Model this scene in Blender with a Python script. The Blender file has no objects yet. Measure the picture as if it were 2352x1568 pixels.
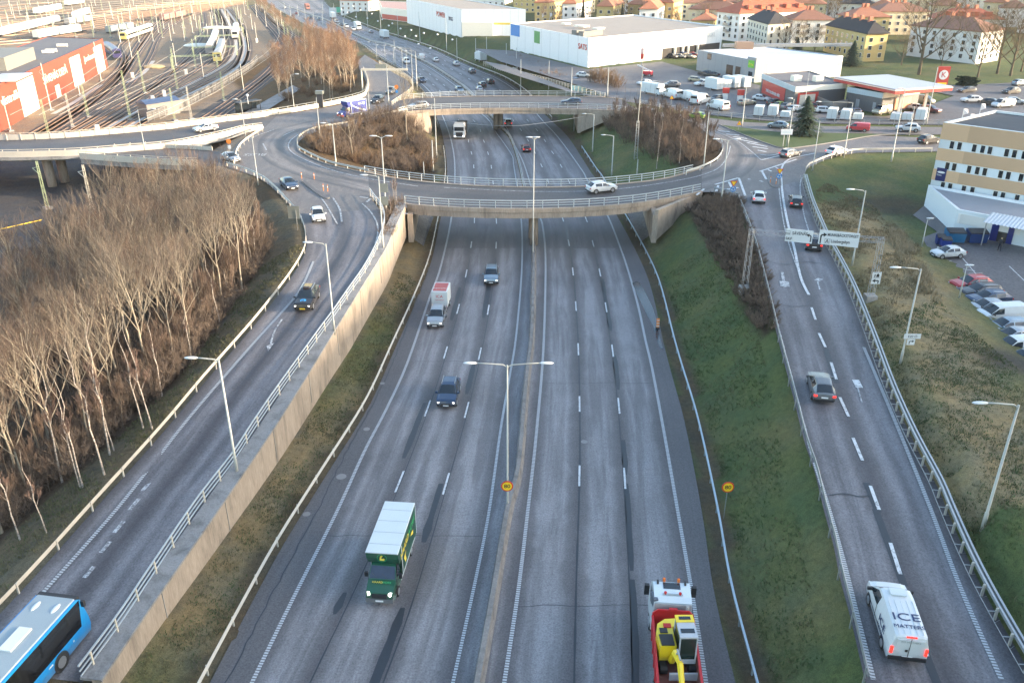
import bpy, bmesh, math, random
import numpy as np
from mathutils import Vector, Matrix, kdtree
R = math.radians
S = bpy.context.scene
# ---------------------------------------------------------------- camera, sky, sun, exposure
CAM_H, PITCH, FPX = 39.5, R(25.2), 1929.4
cam = bpy.data.cameras.new('camera'); camo = bpy.data.objects.new('camera', cam)
S.collection.objects.link(camo); S.camera = camo
camo.location = (0, 0, CAM_H); camo.rotation_euler = (math.pi/2-PITCH, 0, 0)
cam.sensor_width = 36; cam.lens = 36*FPX/2352; cam.clip_start = .5; cam.clip_end = 9000
SUN_EL, SUN_AZ = R(10.5), R(97)          # azimuth clockwise from +Y (north of the picture)
W = bpy.data.worlds.new('World'); S.world = W; W.use_nodes = True
nt = W.node_tree; bg = nt.nodes['Background']; sky = nt.nodes.new('ShaderNodeTexSky')
sky.sky_type = 'NISHITA'; sky.sun_disc = False; sky.sun_elevation = SUN_EL; sky.sun_rotation = SUN_AZ
sky.dust_density = 1.5; sky.air_density = 1.0; sky.ozone_density = 1.2
nt.links.new(sky.outputs[0], bg.inputs[0]); bg.inputs[1].default_value = .15
sl = bpy.data.lights.new('sun', 'SUN'); sl.energy = 3.0; sl.angle = R(1.2); sl.color = (1, .80, .58)
so = bpy.data.objects.new('sun', sl); S.collection.objects.link(so)
sd = Vector((math.sin(SUN_AZ)*math.cos(SUN_EL), math.cos(SUN_AZ)*math.cos(SUN_EL), math.sin(SUN_EL)))
so.rotation_euler = sd.to_track_quat('Z', 'Y').to_euler()
S.view_settings.view_transform = 'Standard'; S.view_settings.look = 'None'
S.view_settings.gamma = 1; S.view_settings.exposure = 2.35
S.cycles.max_bounces = 5; S.cycles.diffuse_bounces = 2; S.cycles.glossy_bounces = 2
S.cycles.transparent_max_bounces = 12; S.cycles.use_adaptive_sampling = True; S.cycles.adaptive_threshold = .02
# ---------------------------------------------------------------- plan geometry
def G(x, y, z=0.0):
    """a point of the survey sheet (2352 x 1568) brought down on the level z"""
    cx = (x-1176)/FPX; cy = (y-784)/FPX
    dy = math.cos(PITCH)-cy*math.sin(PITCH); dz = -math.sin(PITCH)-cy*math.cos(PITCH)
    t = (z-CAM_H)/dz
    return Vector((cx*t, dy*t, z))
def catmull(P, n=6):
    P = [np.array(p, float) for p in P]; out = []
    if len(P) < 3: return [P[0]*(1-t)+P[1]*t for t in np.linspace(0, 1, n+1)]
    for i in range(len(P)-1):
        a = P[max(i-1, 0)]; b = P[i]; c = P[i+1]; d = P[min(i+2, len(P)-1)]
        for k in range(n):
            t = k/n
            out.append(.5*((2*b)+(c-a)*t+(2*a-5*b+4*c-d)*t*t+(3*b-a-3*c+d)*t**3))
    out.append(P[-1]); return out
def resample(P, n):
    P = np.array(P, float); s = np.r_[0, np.cumsum(np.linalg.norm(np.diff(P[:, :2], axis=0), axis=1))]
    t = np.linspace(0, s[-1], n)
    return np.stack([np.interp(t, s, P[:, k]) for k in range(P.shape[1])], 1), s[-1]
def line(px, z, n=6):
    """smooth world polyline from sheet points; z a number or a function of the sheet y"""
    f = z if callable(z) else (lambda y: z)
    return catmull([G(x, y, f(y)) for x, y in px], n)
# ---------------------------------------------------------------- materials
MATS = {}
def nodes(name):
    m = bpy.data.materials.new(name); m.use_nodes = True; MATS[name] = m
    return m, m.node_tree, m.node_tree.nodes['Principled BSDF']
def noise(t, scale, detail=4, rough=.6, vec=None, dist=0):
    n = t.nodes.new('ShaderNodeTexNoise'); n.inputs['Scale'].default_value = scale
    n.inputs['Detail'].default_value = detail; n.inputs['Roughness'].default_value = rough
    n.inputs['Distortion'].default_value = dist
    if vec is not None: t.links.new(vec, n.inputs['Vector'])
    return n.outputs[0]
def ramp(t, fac, stops):
    r = t.nodes.new('ShaderNodeValToRGB'); e = r.color_ramp.elements
    while len(e) < len(stops): e.new(.5)
    for el, (p, c) in zip(e, stops):
        el.position = p; el.color = (c if len(c) == 4 else (*c, 1)) if not isinstance(c, (int, float)) else (c, c, c, 1)
    t.links.new(fac, r.inputs[0]); return r.outputs[0]
def mix(t, fac, a, b, mode='MIX'):
    m = t.nodes.new('ShaderNodeMix'); m.data_type = 'RGBA'; m.blend_type = mode
    for sock, v in ((m.inputs[0], fac), (m.inputs[6], a), (m.inputs[7], b)):
        if isinstance(v, (int, float)): sock.default_value = v
        elif isinstance(v, tuple): sock.default_value = (*v[:3], 1)
        else: t.links.new(v, sock)
    return m.outputs[2]
def math_(t, op, a, b=0.0):
    m = t.nodes.new('ShaderNodeMath'); m.operation = op
    for i, v in ((0, a), (1, b)):
        if isinstance(v, (int, float)): m.inputs[i].default_value = v
        else: t.links.new(v, m.inputs[i])
    return m.outputs[0]
def coord(t, kind='Object'): return t.nodes.new('ShaderNodeTexCoord').outputs[kind]
def mapping(t, vec, scale):
    m = t.nodes.new('ShaderNodeMapping'); m.inputs['Scale'].default_value = scale; t.links.new(vec, m.inputs[0]); return m.outputs[0]
def bump(t, b, h, strength=.3, dist=.05):
    n = t.nodes.new('ShaderNodeBump'); n.inputs['Strength'].default_value = strength; n.inputs['Distance'].default_value = dist
    t.links.new(h, n.inputs['Height']); t.links.new(n.outputs[0], b.inputs['Normal'])
def plain(name, col, rough=.6, metal=0, var=.12, scale=3, spec=.5, coat=0, world=False):
    """a paint with slight weathering"""
    if name in MATS: return MATS[name]
    m, t, b = nodes(name)
    v = coord(t, 'Object')
    f = noise(t, scale, 5, .65, v)
    c = mix(t, f, tuple(x*(1-var) for x in col), tuple(min(1, x*(1+var)) for x in col))
    t.links.new(c, b.inputs['Base Color']); b.inputs['Roughness'].default_value = rough
    b.inputs['Metallic'].default_value = metal; b.inputs['Specular IOR Level'].default_value = spec
    if coat: b.inputs['Coat Weight'].default_value = coat; b.inputs['Coat Roughness'].default_value = .08
    return m
def glass(name='glass', col=(.015, .022, .028), rough=.06):
    if name in MATS: return MATS[name]
    m, t, b = nodes(name); b.inputs['Base Color'].default_value = (*col, 1); b.inputs['Roughness'].default_value = rough
    b.inputs['Specular IOR Level'].default_value = .8; return m
def glow(name, col, strength):
    if name in MATS: return MATS[name]
    m, t, b = nodes(name); b.inputs['Base Color'].default_value = (*[min(c, .8) for c in col], 1)
    b.inputs['Emission Color'].default_value = (*col, 1); b.inputs['Emission Strength'].default_value = strength
    b.inputs['Roughness'].default_value = .2; return m
# ---------------------------------------------------------------- mesh building
COL = S.collection
class MB:
    def __init__(s): s.v = []; s.f = []; s.m = []; s.uv = []
    def add(s, vs, fs, mi=0, uvs=None):
        o = len(s.v); s.v += [tuple(v) for v in vs]
        for k, f in enumerate(fs):
            s.f.append([o+i for i in f]); s.m.append(mi)
            s.uv.append(uvs[k] if uvs else None)
        return s
    def box(s, c, d, rz=0, mi=0, rx=0):
        x, y, z = (q/2 for q in d); M = Matrix.Rotation(rz, 3, 'Z') @ Matrix.Rotation(rx, 3, 'X')
        vs = [M @ Vector((i*x, j*y, k*z))+Vector(c) for i in (-1, 1) for j in (-1, 1) for k in (-1, 1)]
        return s.add(vs, [(0, 1, 3, 2), (4, 6, 7, 5), (0, 4, 5, 1), (2, 3, 7, 6), (0, 2, 6, 4), (1, 5, 7, 3)], mi)
    def prism(s, poly, z0, z1, mi=0, mtop=None):
        n = len(poly); vs = [(p[0], p[1], z0) for p in poly]+[(p[0], p[1], z1) for p in poly]
        s.add(vs, [(i, (i+1) % n, n+(i+1) % n, n+i) for i in range(n)], mi)
        o = len(s.v)-2*n
        s.f.append([o+n+i for i in range(n)]); s.m.append(mi if mtop is None else mtop); s.uv.append(None)
        s.f.append([o+i for i in reversed(range(n))]); s.m.append(mi); s.uv.append(None)
        return s
    def tube(s, pts, rad, n=6, mi=0, cap=True):
        pts = [Vector(p) for p in pts]; k = len(pts)
        rr = rad if isinstance(rad, (list, tuple)) else [rad]*k
        vs = []; up = None
        for i, p in enumerate(pts):
            d = (pts[min(i+1, k-1)]-pts[max(i-1, 0)]).normalized()
            if up is None: up = Vector((0, 0, 1)) if abs(d.z) < .9 else Vector((1, 0, 0))
            a = d.cross(up).normalized(); b = a.cross(d).normalized(); up = b
            vs += [p+a*(math.cos(6.28318*j/n)*rr[i])+b*(math.sin(6.28318*j/n)*rr[i]) for j in range(n)]
        fs = [(i*n+j, i*n+(j+1) % n, (i+1)*n+(j+1) % n, (i+1)*n+j) for i in range(k-1) for j in range(n)]
        if cap: fs += [tuple(reversed(range(n))), tuple((k-1)*n+j for j in range(n))]
        return s.add(vs, fs, mi)
    def cyl(s, c, r, h, n=12, mi=0, axis='z'):
        c = Vector(c); d = {'z': Vector((0, 0, h)), 'y': Vector((0, h, 0)), 'x': Vector((h, 0, 0))}[axis]
        return s.tube([c-d/2, c+d/2], r, n, mi)
    def sweep(s, path, prof, mi=0, closed=False):
        """profile of (offset to the right, height) carried along a path kept upright"""
        P = [Vector(p) for p in path]; k = len(P); n = len(prof); vs = []
        for i, p in enumerate(P):
            d = P[min(i+1, k-1)]-P[max(i-1, 0)]; d.z = 0; d.normalize(); r = Vector((d.y, -d.x, 0))
            vs += [p+r*o+Vector((0, 0, h)) for o, h in prof]
        m = n if closed else n-1
        fs = [(i*n+j, (i+1)*n+j, (i+1)*n+(j+1) % n, i*n+(j+1) % n) for i in range(k-1) for j in range(m)]
        if closed: fs += [tuple(range(n)), tuple((k-1)*n+j for j in reversed(range(n)))]
        return s.add(vs, fs, mi)
    def ell(s, c, r, n=10, k=6, mi=0):
        vs = []; fs = []
        for i in range(k+1):
            a = math.pi*i/k
            vs += [(c[0]+r[0]*math.sin(a)*math.cos(6.28318*j/n), c[1]+r[1]*math.sin(a)*math.sin(6.28318*j/n), c[2]+r[2]*math.cos(a)) for j in range(n)]
        fs = [(i*n+j, (i+1)*n+j, (i+1)*n+(j+1) % n, i*n+(j+1) % n) for i in range(k) for j in range(n)]
        return s.add(vs, fs, mi)
    def mesh(s, name, mats, smooth=False):
        me = bpy.data.meshes.new(name); me.from_pydata(s.v, [], s.f)
        for m in (mats if isinstance(mats, (list, tuple)) else [mats]): me.materials.append(m)
        me.polygons.foreach_set('material_index', s.m)
        if any(u is not None for u in s.uv):
            L = me.uv_layers.new(name='UVMap'); k = 0
            for f, u in zip(s.f, s.uv):
                for j in range(len(f)):
                    L.data[k].uv = u[j] if u is not None else (0, 0); k += 1
        if smooth: me.polygons.foreach_set('use_smooth', [True]*len(s.f))
        me.update(); return me
    def build(s, name, mats, parent=None, smooth=False):
        if not s.v: return None
        return obj(name, s.mesh(name, mats, smooth), parent)
def obj(name, me, parent=None, loc=None, rz=None):
    o = bpy.data.objects.new(name, me); COL.objects.link(o)
    if parent: o.parent = parent
    if loc is not None: o.location = loc
    if rz is not None: o.rotation_euler = (0, 0, rz)
    return o
def tag(o, label=None, cat=None, group=None, kind=None):
    for k, v in (('label', label), ('category', cat), ('group', group), ('kind', kind)):
        if v: o[k] = v
    return o
def thing(name, label, cat, loc=(0, 0, 0), rz=0, group=None):
    o = bpy.data.objects.new(name, None); COL.objects.link(o); o.location = loc; o.rotation_euler = (0, 0, rz)
    o.empty_display_size = .2
    return tag(o, label, cat, group)
def dup(src, loc, rz=0, label=None, scale=None, paint=None, cat=None, group=None):
    """copy of a thing with its parts and sub-parts; paint maps a material slot name to another material"""
    r = src.copy(); COL.objects.link(r); r.location = loc; r.rotation_euler = (0, 0, rz); r.hide_render = False
    if scale: r.scale = (scale,)*3 if isinstance(scale, (int, float)) else scale
    def recolour(o):
        if not paint or o.type != 'MESH': return
        for sl_ in o.material_slots:
            if sl_.material and sl_.material.name in paint:
                mt = paint[sl_.material.name]; sl_.link = 'OBJECT'; sl_.material = mt
    recolour(r)
    for c in kids(src):
        d = c.copy(); COL.objects.link(d); d.parent = r; recolour(d)
        for g in kids(c):
            e = g.copy(); COL.objects.link(e); e.parent = d; recolour(e)
    return tag(r, label, cat, group)
KIDS = {}
def kids(o):
    if o.name not in KIDS: KIDS[o.name] = list(o.children)
    return KIDS[o.name]
TXT = {}
def text(s, size, mat, parent, M, name='lettering', extrude=.006, align='CENTER', sx=1.0, bold=.0, fit=0):
    """raised lettering as a mesh child; M places the text plane (x right, y up)"""
    key = (s, align, bold)
    if key not in TXT:
        cu = bpy.data.curves.new('t', 'FONT'); cu.body = s; cu.align_x = align; cu.align_y = 'CENTER'; cu.resolution_u = 3; cu.offset = bold
        cu.extrude = .01; to = bpy.data.objects.new('t', cu); COL.objects.link(to)
        dg = bpy.context.evaluated_depsgraph_get(); me = bpy.data.meshes.new_from_object(to.evaluated_get(dg))
        bpy.data.objects.remove(to); TXT[key] = me
    me = TXT[key].copy(); me.materials.clear()
    me.materials.append(mat)
    if fit: xs = [v.co.x for v in me.vertices]; sx = fit/(size*(max(xs)-min(xs)))
    me.transform(M @ Matrix.Diagonal((size*sx, size, extrude/.01, 1)))
    return obj(name, me, parent)
def frame(o, right, up):
    """matrix with x=right, y=up at origin o"""
    r = Vector(right).normalized(); u = Vector(up).normalized(); n = r.cross(u)
    return Matrix(((r.x, u.x, n.x, o[0]), (r.y, u.y, n.y, o[1]), (r.z, u.z, n.z, o[2]), (0, 0, 0, 1)))
rnd = random.Random(7)
# ---------------------------------------------------------------- road survey lines (sheet points)
ZD = 6.3
def zl(y): return float(np.interp(y, [500, 600, 780, 1080, 1568], [6.3, 5.75, 4.7, 3.4, 2.3]))
def zr(y): return float(np.interp(y, [500, 620, 780, 1180, 1568], [6.3, 6.1, 5.6, 4.7, 4.2]))
P_gL = [(468,1568),(560,1395),(640,1250),(740,1090),(840,930),(900,800),(950,690),(985,600),(1003,520),(1011,480),(1023,392),(1013,312),(1000,270),(985,240)]
P_e0 = [(578,1568),(680,1360),(773,1176),(838,1034),(890,934),(938,827),(988,680),(1013,610),(1038,492),(1045,392),(1038,330),(1020,275),(991,215),(951.6,178.8),(925,156),(897,141),(865,121),(827,97),(721.6,62),(667,35),(630,14),(606,0)]
P_d1 = [(735,1510),(835,1301),(930,1075),(992,909),(1033,777),(1058,687),(1074,612),(1084,550),(1090,497),(1088,380),(1083,352),(1075,326)]
P_d2 = [(875,1568),(947,1371),(1024,1112),(1073,937),(1104,804),(1123,702),(1135,610),(1140,557),(1140,505),(1129,386),(1122,356),(1114,331),(1103,306)]
P_e3 = [(1040,1568),(1088,1351),(1123,1176),(1150,985),(1170,867),(1186,767),(1199,605),(1196,492),(1180,380),(1173,352),(1130,292)]
P_md = [(1100,1568),(1135,1370),(1168,1176),(1191,1085),(1205,930),(1213,847),(1222,767),(1226,580),(1222,500),(1203,430),(1191,375),(1173,322),(1153,298),(1073,211.6),(1048,190),(991,152.6),(951.6,133),(898,106.6),(838,91.4),(750,48),(714.6,36.6),(686,25),(661,15.5),(640,3)]
P_f0 = [(1158,1568),(1191,1351),(1212,1175),(1233,985),(1249,784),(1253,592),(1246,517),(1238,492),(1208,390),(1191,350),(1166,306)]
P_fA = [(1318,1568),(1323,1336),(1331,1089),(1331,916),(1328,795),(1322,692),(1315,615),(1305,550),(1291,498),(1251,397),(1237,367),(1223,340),(1208,315),(1193,294),(1177,275)]
P_fB = [(1456,1568),(1450,1363),(1435,1100),(1422,937),(1406,797),(1390,694),(1376,617),(1361,555),(1345,500),(1298,399),(1280,367),(1262,340),(1246,315),(1228,293),(1210,275)]
P_f3 = [(1622,1568),(1588,1351),(1557,1175),(1526,997),(1498,847),(1483,783),(1466,704),(1446,632),(1426,572),(1393,490),(1348,412),(1336,390),(1283,317),(1245,276),(1188,211.6),(1138.6,179),(1089,159),(1046.7,141),(991,115),(925,92),(868,74),(813,52),(785,39),(764,27),(754,15.5),(740,0)]
P_gR = [(1732,1568),(1676,1351),(1645,1175),(1601,972),(1566,854),(1546,783),(1513,654),(1476,572),(1426,484),(1383,412),(1368,392),(1316,315),(1276,277),(1240,243)]
def fy(px, n=5):
    p = np.array([[v[0], v[1]] for v in line(px, 0, n)]); i = np.argsort(p[:, 1]); return p[i, 1], p[i, 0]
LN = {k: fy(globals()['P_'+k]) for k in ('gL','e0','d1','d2','e3','md','f0','fA','fB','f3','gR')}
def lx(k, Y):
    """x of a motorway line at the distance Y, far lines derived from the edge lines"""
    Y = np.asarray(Y, float); a = LN[k]; v = np.interp(Y, *a)
    if k in ('e0', 'md', 'f3'):
        m = (a[1][-1]-a[1][-6])/(a[0][-1]-a[0][-6]); v = np.where(Y > a[0][-1], a[1][-1]+m*(Y-a[0][-1]), v)
        m0 = (a[1][4]-a[1][0])/(a[0][4]-a[0][0]); return np.where(Y < a[0][0], a[1][0]+m0*(Y-a[0][0]), v)
    m0 = (a[1][4]-a[1][0])/(a[0][4]-a[0][0]); v = np.where(Y < a[0][0], a[1][0]+m0*(Y-a[0][0]), v)
    e0, md, f3 = lx('e0', Y), lx('md', Y), lx('f3', Y)
    lw = (md-1.6-e0)/3; rw = (f3-md-1.3)/3
    far = {'gL': e0-2.2, 'd1': e0+lw, 'd2': e0+2*lw, 'e3': md-1.6, 'f0': md+1.3, 'fA': md+1.3+rw, 'fB': md+1.3+2*rw, 'gR': f3+2.5}[k]
    w = np.clip((Y-(a[0][-1]-8))/25, 0, 1); w = np.where(Y > a[0][-1], np.maximum(w, .3), w)
    return v*(1-w)+far*w
P_wall = [(933,468),(916,505),(900,540),(883,577),(833,657),(768,762),(645.5,959.6),(500,1174.6),(370,1361),(275,1501),(232.5,1566)]
P_lrr = [(850.5,450),(860.5,465),(875.5,484.5),(884,507),(882,532),(875.5,555),(863,584.8),(838,632),(800.5,687),(768,735),(732,784.6),(645.5,907),(588,992),(540,1067),(457.5,1176),(357.5,1326),(280,1443.5),(190,1566)]
P_lrl = [(521,381),(588,405),(613,419.8),(638,442),(665.5,472),(685.5,494.8),(700,527),(704,562),(695.5,592),(663,644.8),(588,742),(475,872),(375,992),(212,1175),(100,1301),(0,1408.5),(-120,1530)]
P_rrl = [(1693,453.7),(1711.6,500.6),(1734,564),(1764,680),(1788,783),(1821.5,910),(1846.5,1010),(1871.5,1085),(1893,1174),(1914,1251),(1929,1326),(1954,1421),(1988,1568)]
P_rrr = [(2140,348),(2021,349.7),(1966.6,350.6),(1927,358),(1895,367.5),(1872.8,377),(1857.8,384),(1850,392),(1849,412),(1864,467),(1884,517),(1904,562),(1934,617),(1964,680),(2005,784),(2046.5,897),(2096.5,1010),(2154,1120),(2177,1175),(2226.5,1288.5),(2284,1401),(2380,1568)]
# the roundabout and its arms, at the level of the decks
A_LEFT = [(868,452),(850,452),(862,468),(879,492),(686,496),(665,470),(638,442),(613,420),(588,405),(521,383),(480,372),(440,362),(530,352),(545,330),(570,312),(604,296),(520,290),(420,300),(420,292),(520,279),(640,265),(760,245),(812,234),(838,212),(842,190),(826,160),(822,140),(838,126),(905,168),(936,185),(944,198),(925,222),(900,238),(930,255),(800,285),(720,298),(688,318),(682,335),(690,348),(750,376),(850,398),(880,405),(935,425),(935,478)]
A_RIGHT = [(1590,395),(1610,388),(1645,370),(1660,348),(1655,330),(1590,280),(1500,264),(1390,252),(1390,222),(1310,212),(1200,178),(1140,158),(1110,140),(1160,150),(1250,182),(1380,232),(1480,255),(1560,262),(1700,280),(1900,290),(2160,292),(2400,292),(2400,312),(2160,318),(1900,306),(1780,303),(1660,288),(1709,311),(1766,332),(1800,341),(1850,337),(1930,324),(2021,311),(2160,309),(2400,300),(2400,355),(2160,348),(2021,350),(1967,351),(1927,358),(1895,367),(1873,377),(1858,384),(1850,393),(1848,412),(1862,462),(1708,490),(1693,455),(1640,441),(1600,441)]
DECK_N_IN = [(845,396),(905,409),(1000,420),(1100,427),(1230,430),(1350,428),(1450,420),(1530,409),(1612,386)]
DECK_N_OUT = [(850,452),(932,469),(1000,474.5),(1100,479),(1226,480),(1350,476),(1450,468),(1530,456),(1612,440)]
DECK_F_IN = [(880,262),(945,256),(1050,250.5),(1180,249),(1300,250.5),(1400,254),(1470,259)]
DECK_F_OUT = [(896,234),(945,226),(1050,222),(1180,221),(1300,221.5),(1390,224.5),(1430,228)]
def poly(px, z): return [G(x, y, z) for x, y in px]
# ---------------------------------------------------------------- level pads the land follows
PADS = []          # (x, y, z)
def pad_strip(L, Rr, n=160, m=8):
    a, _ = resample(L, n); b, _ = resample(Rr, n)
    for i in range(n):
        for t in np.linspace(0, 1, m): PADS.append(tuple(a[i]*(1-t)+b[i]*t))
def inside(pts, poly_):
    x, y = pts[:, 0], pts[:, 1]; r = np.zeros(len(pts), bool); n = len(poly_)
    for i in range(n):
        x1, y1 = poly_[i][0], poly_[i][1]; x2, y2 = poly_[(i+1) % n][0], poly_[(i+1) % n][1]
        c = ((y1 > y) != (y2 > y)); c &= x < (x2-x1)*(y-y1)/(y2-y1+1e-12)+x1; r ^= c
    return r
def pad_poly(P, z, step=1.5):
    a = np.array([p[:2] for p in P]); lo, hi = a.min(0), a.max(0)
    g = np.stack(np.meshgrid(np.arange(lo[0], hi[0], step), np.arange(lo[1], hi[1], step)), -1).reshape(-1, 2)
    g = g[inside(g, P)]
    PADS.extend((x, y, z) for x, y in g)
    for i in range(len(P)):
        p, q = a[i], a[(i+1) % len(P)]
        for t in np.linspace(0, 1, max(2, int(np.linalg.norm(q-p)/1.5))): PADS.append((*(p*(1-t)+q*t), z))
L_lr, R_lr = line(P_lrl, zl), line(P_lrr, zl)
L_rr, R_rr = line(P_rrl, zr), line(P_rrr[8:], zr)
W_AL, W_AR = poly(A_LEFT, ZD), poly(A_RIGHT, ZD)
pad_strip(L_lr, R_lr); pad_strip(L_rr, R_rr); pad_poly(W_AL, ZD); pad_poly(W_AR, ZD)
wallxy = np.array([v[:2] for v in line(P_wall, zl)]); wi = np.argsort(wallxy[:, 1]); WX, WY = wallxy[wi, 0], wallxy[wi, 1]
kd = kdtree.KDTree(len(PADS))
for i, p in enumerate(PADS): kd.insert((p[0], p[1], 0), i)
kd.balance()
def axis(breaks):
    o = [breaks[0][0]]
    for (a, _), (b, st) in zip(breaks, breaks[1:]):
        n = max(1, int(round((b-a)/st))); o += list(a+(b-a)*np.arange(1, n+1)/n)
    return np.array(o)
GX = axis([(-3200, 0), (-600, 200), (-320, 12), (-90, 4), (70, 1.0), (130, 3), (330, 8), (700, 40), (3200, 250)])
GY = axis([(-700, 0), (-60, 20), (20, 6), (190, 1.0), (300, 2.5), (760, 8), (1200, 40), (4500, 300)])
XX, YY = np.meshgrid(GX, GY)
def sst(a, b, v): t = np.clip((v-a)/(b-a), 0, 1); return t*t*(3-2*t)
def build_heights():
    mL, mR, md = lx('gL', YY), lx('gR', YY), lx('md', YY)
    right = sst(0, 8, XX-md)
    bR = 6.15-1.9*sst(42, 56, XX)*(1-sst(118, 150, YY))-3.2*sst(330, 470, YY)*(1-sst(60, 160, XX-md))
    bR = bR+14*sst(420, 900, YY)*sst(60, 220, XX-md)
    hill = 60*sst(140, 260, XX)*(1-sst(95, 168, YY))*(.86+.14*np.sin(YY*.045+1)*np.cos(XX*.02))  # unseen hill right of the frame, added to shade the foreground
    base = np.where(XX > md, bR+hill, 0.0)
    Z = base.copy()
    near = (np.abs(XX) < 140) & (YY > 0) & (YY < 330)
    idx = np.argwhere(near)
    for i, j in idx:
        _, k, d = kd.find((XX[i, j], YY[i, j], 0))
        if d < 22:
            h = PADS[k][2]-.12-max(0, d-1.6)*.42
            Z[i, j] = max(Z[i, j], h) if (XX[i, j] < md[i, j]+3 or d > 1.7) else h
            if d < 1.7: Z[i, j] = PADS[k][2]-.12
    wl = np.interp(YY, WY, WX); walled = (YY < WY[-1]) & (XX < wl-1.35) & (XX < md)
    dl = mL-XX; dr = XX-mR
    # corridor of the motorway
    limL = np.where(YY < WY[-1], .05+.20*np.maximum(dl-.8, 0), .05+.52*np.maximum(dl-1, 0))
    limR = .05+np.where(YY < 120, .80, .52)*np.maximum(dr-1.2, 0)
    Z = np.where((XX <= md) & ~walled, np.minimum(Z, np.where(dl < 0, -.06, limL)), Z)
    Z = np.where(XX > md, np.minimum(Z, np.where(dr < 0, -.06, limR)), Z)
    inside_ = (XX > mL) & (XX < mR); Z = np.where(inside_, -.06, Z)
    rough = .07*np.sin(XX*1.7+np.sin(YY*1.1)*2)*np.cos(YY*1.3+XX*.4)
    free = np.ones_like(Z); free[inside_] = 0
    for i, j in idx:
        if kd.find((XX[i, j], YY[i, j], 0))[2] < 2.2: free[i, j] = 0
    return Z+rough*free, free
ZZ, FREE = build_heights()
def ter(x, y):
    i = min(max(np.searchsorted(GX, x)-1, 0), len(GX)-2); j = min(max(np.searchsorted(GY, y)-1, 0), len(GY)-2)
    u = (x-GX[i])/(GX[i+1]-GX[i]); v = (y-GY[j])/(GY[j+1]-GY[j])
    return float((ZZ[j, i]*(1-u)+ZZ[j, i+1]*u)*(1-v)+(ZZ[j+1, i]*(1-u)+ZZ[j+1, i+1]*u)*v)
def T(x, y):
    """where a sheet point meets the land"""
    lo, hi = 30.0, -2.0
    for z in np.arange(22, -2.1, -.5):
        p = G(x, y, z)
        if ter(p.x, p.y) >= z: lo, hi = z, z+.5; break
    else: return G(x, y, 0)
    for _ in range(9):
        m = (lo+hi)/2; p = G(x, y, m)
        if ter(p.x, p.y) >= m: lo = m
        else: hi = m
    return G(x, y, lo)
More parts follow.
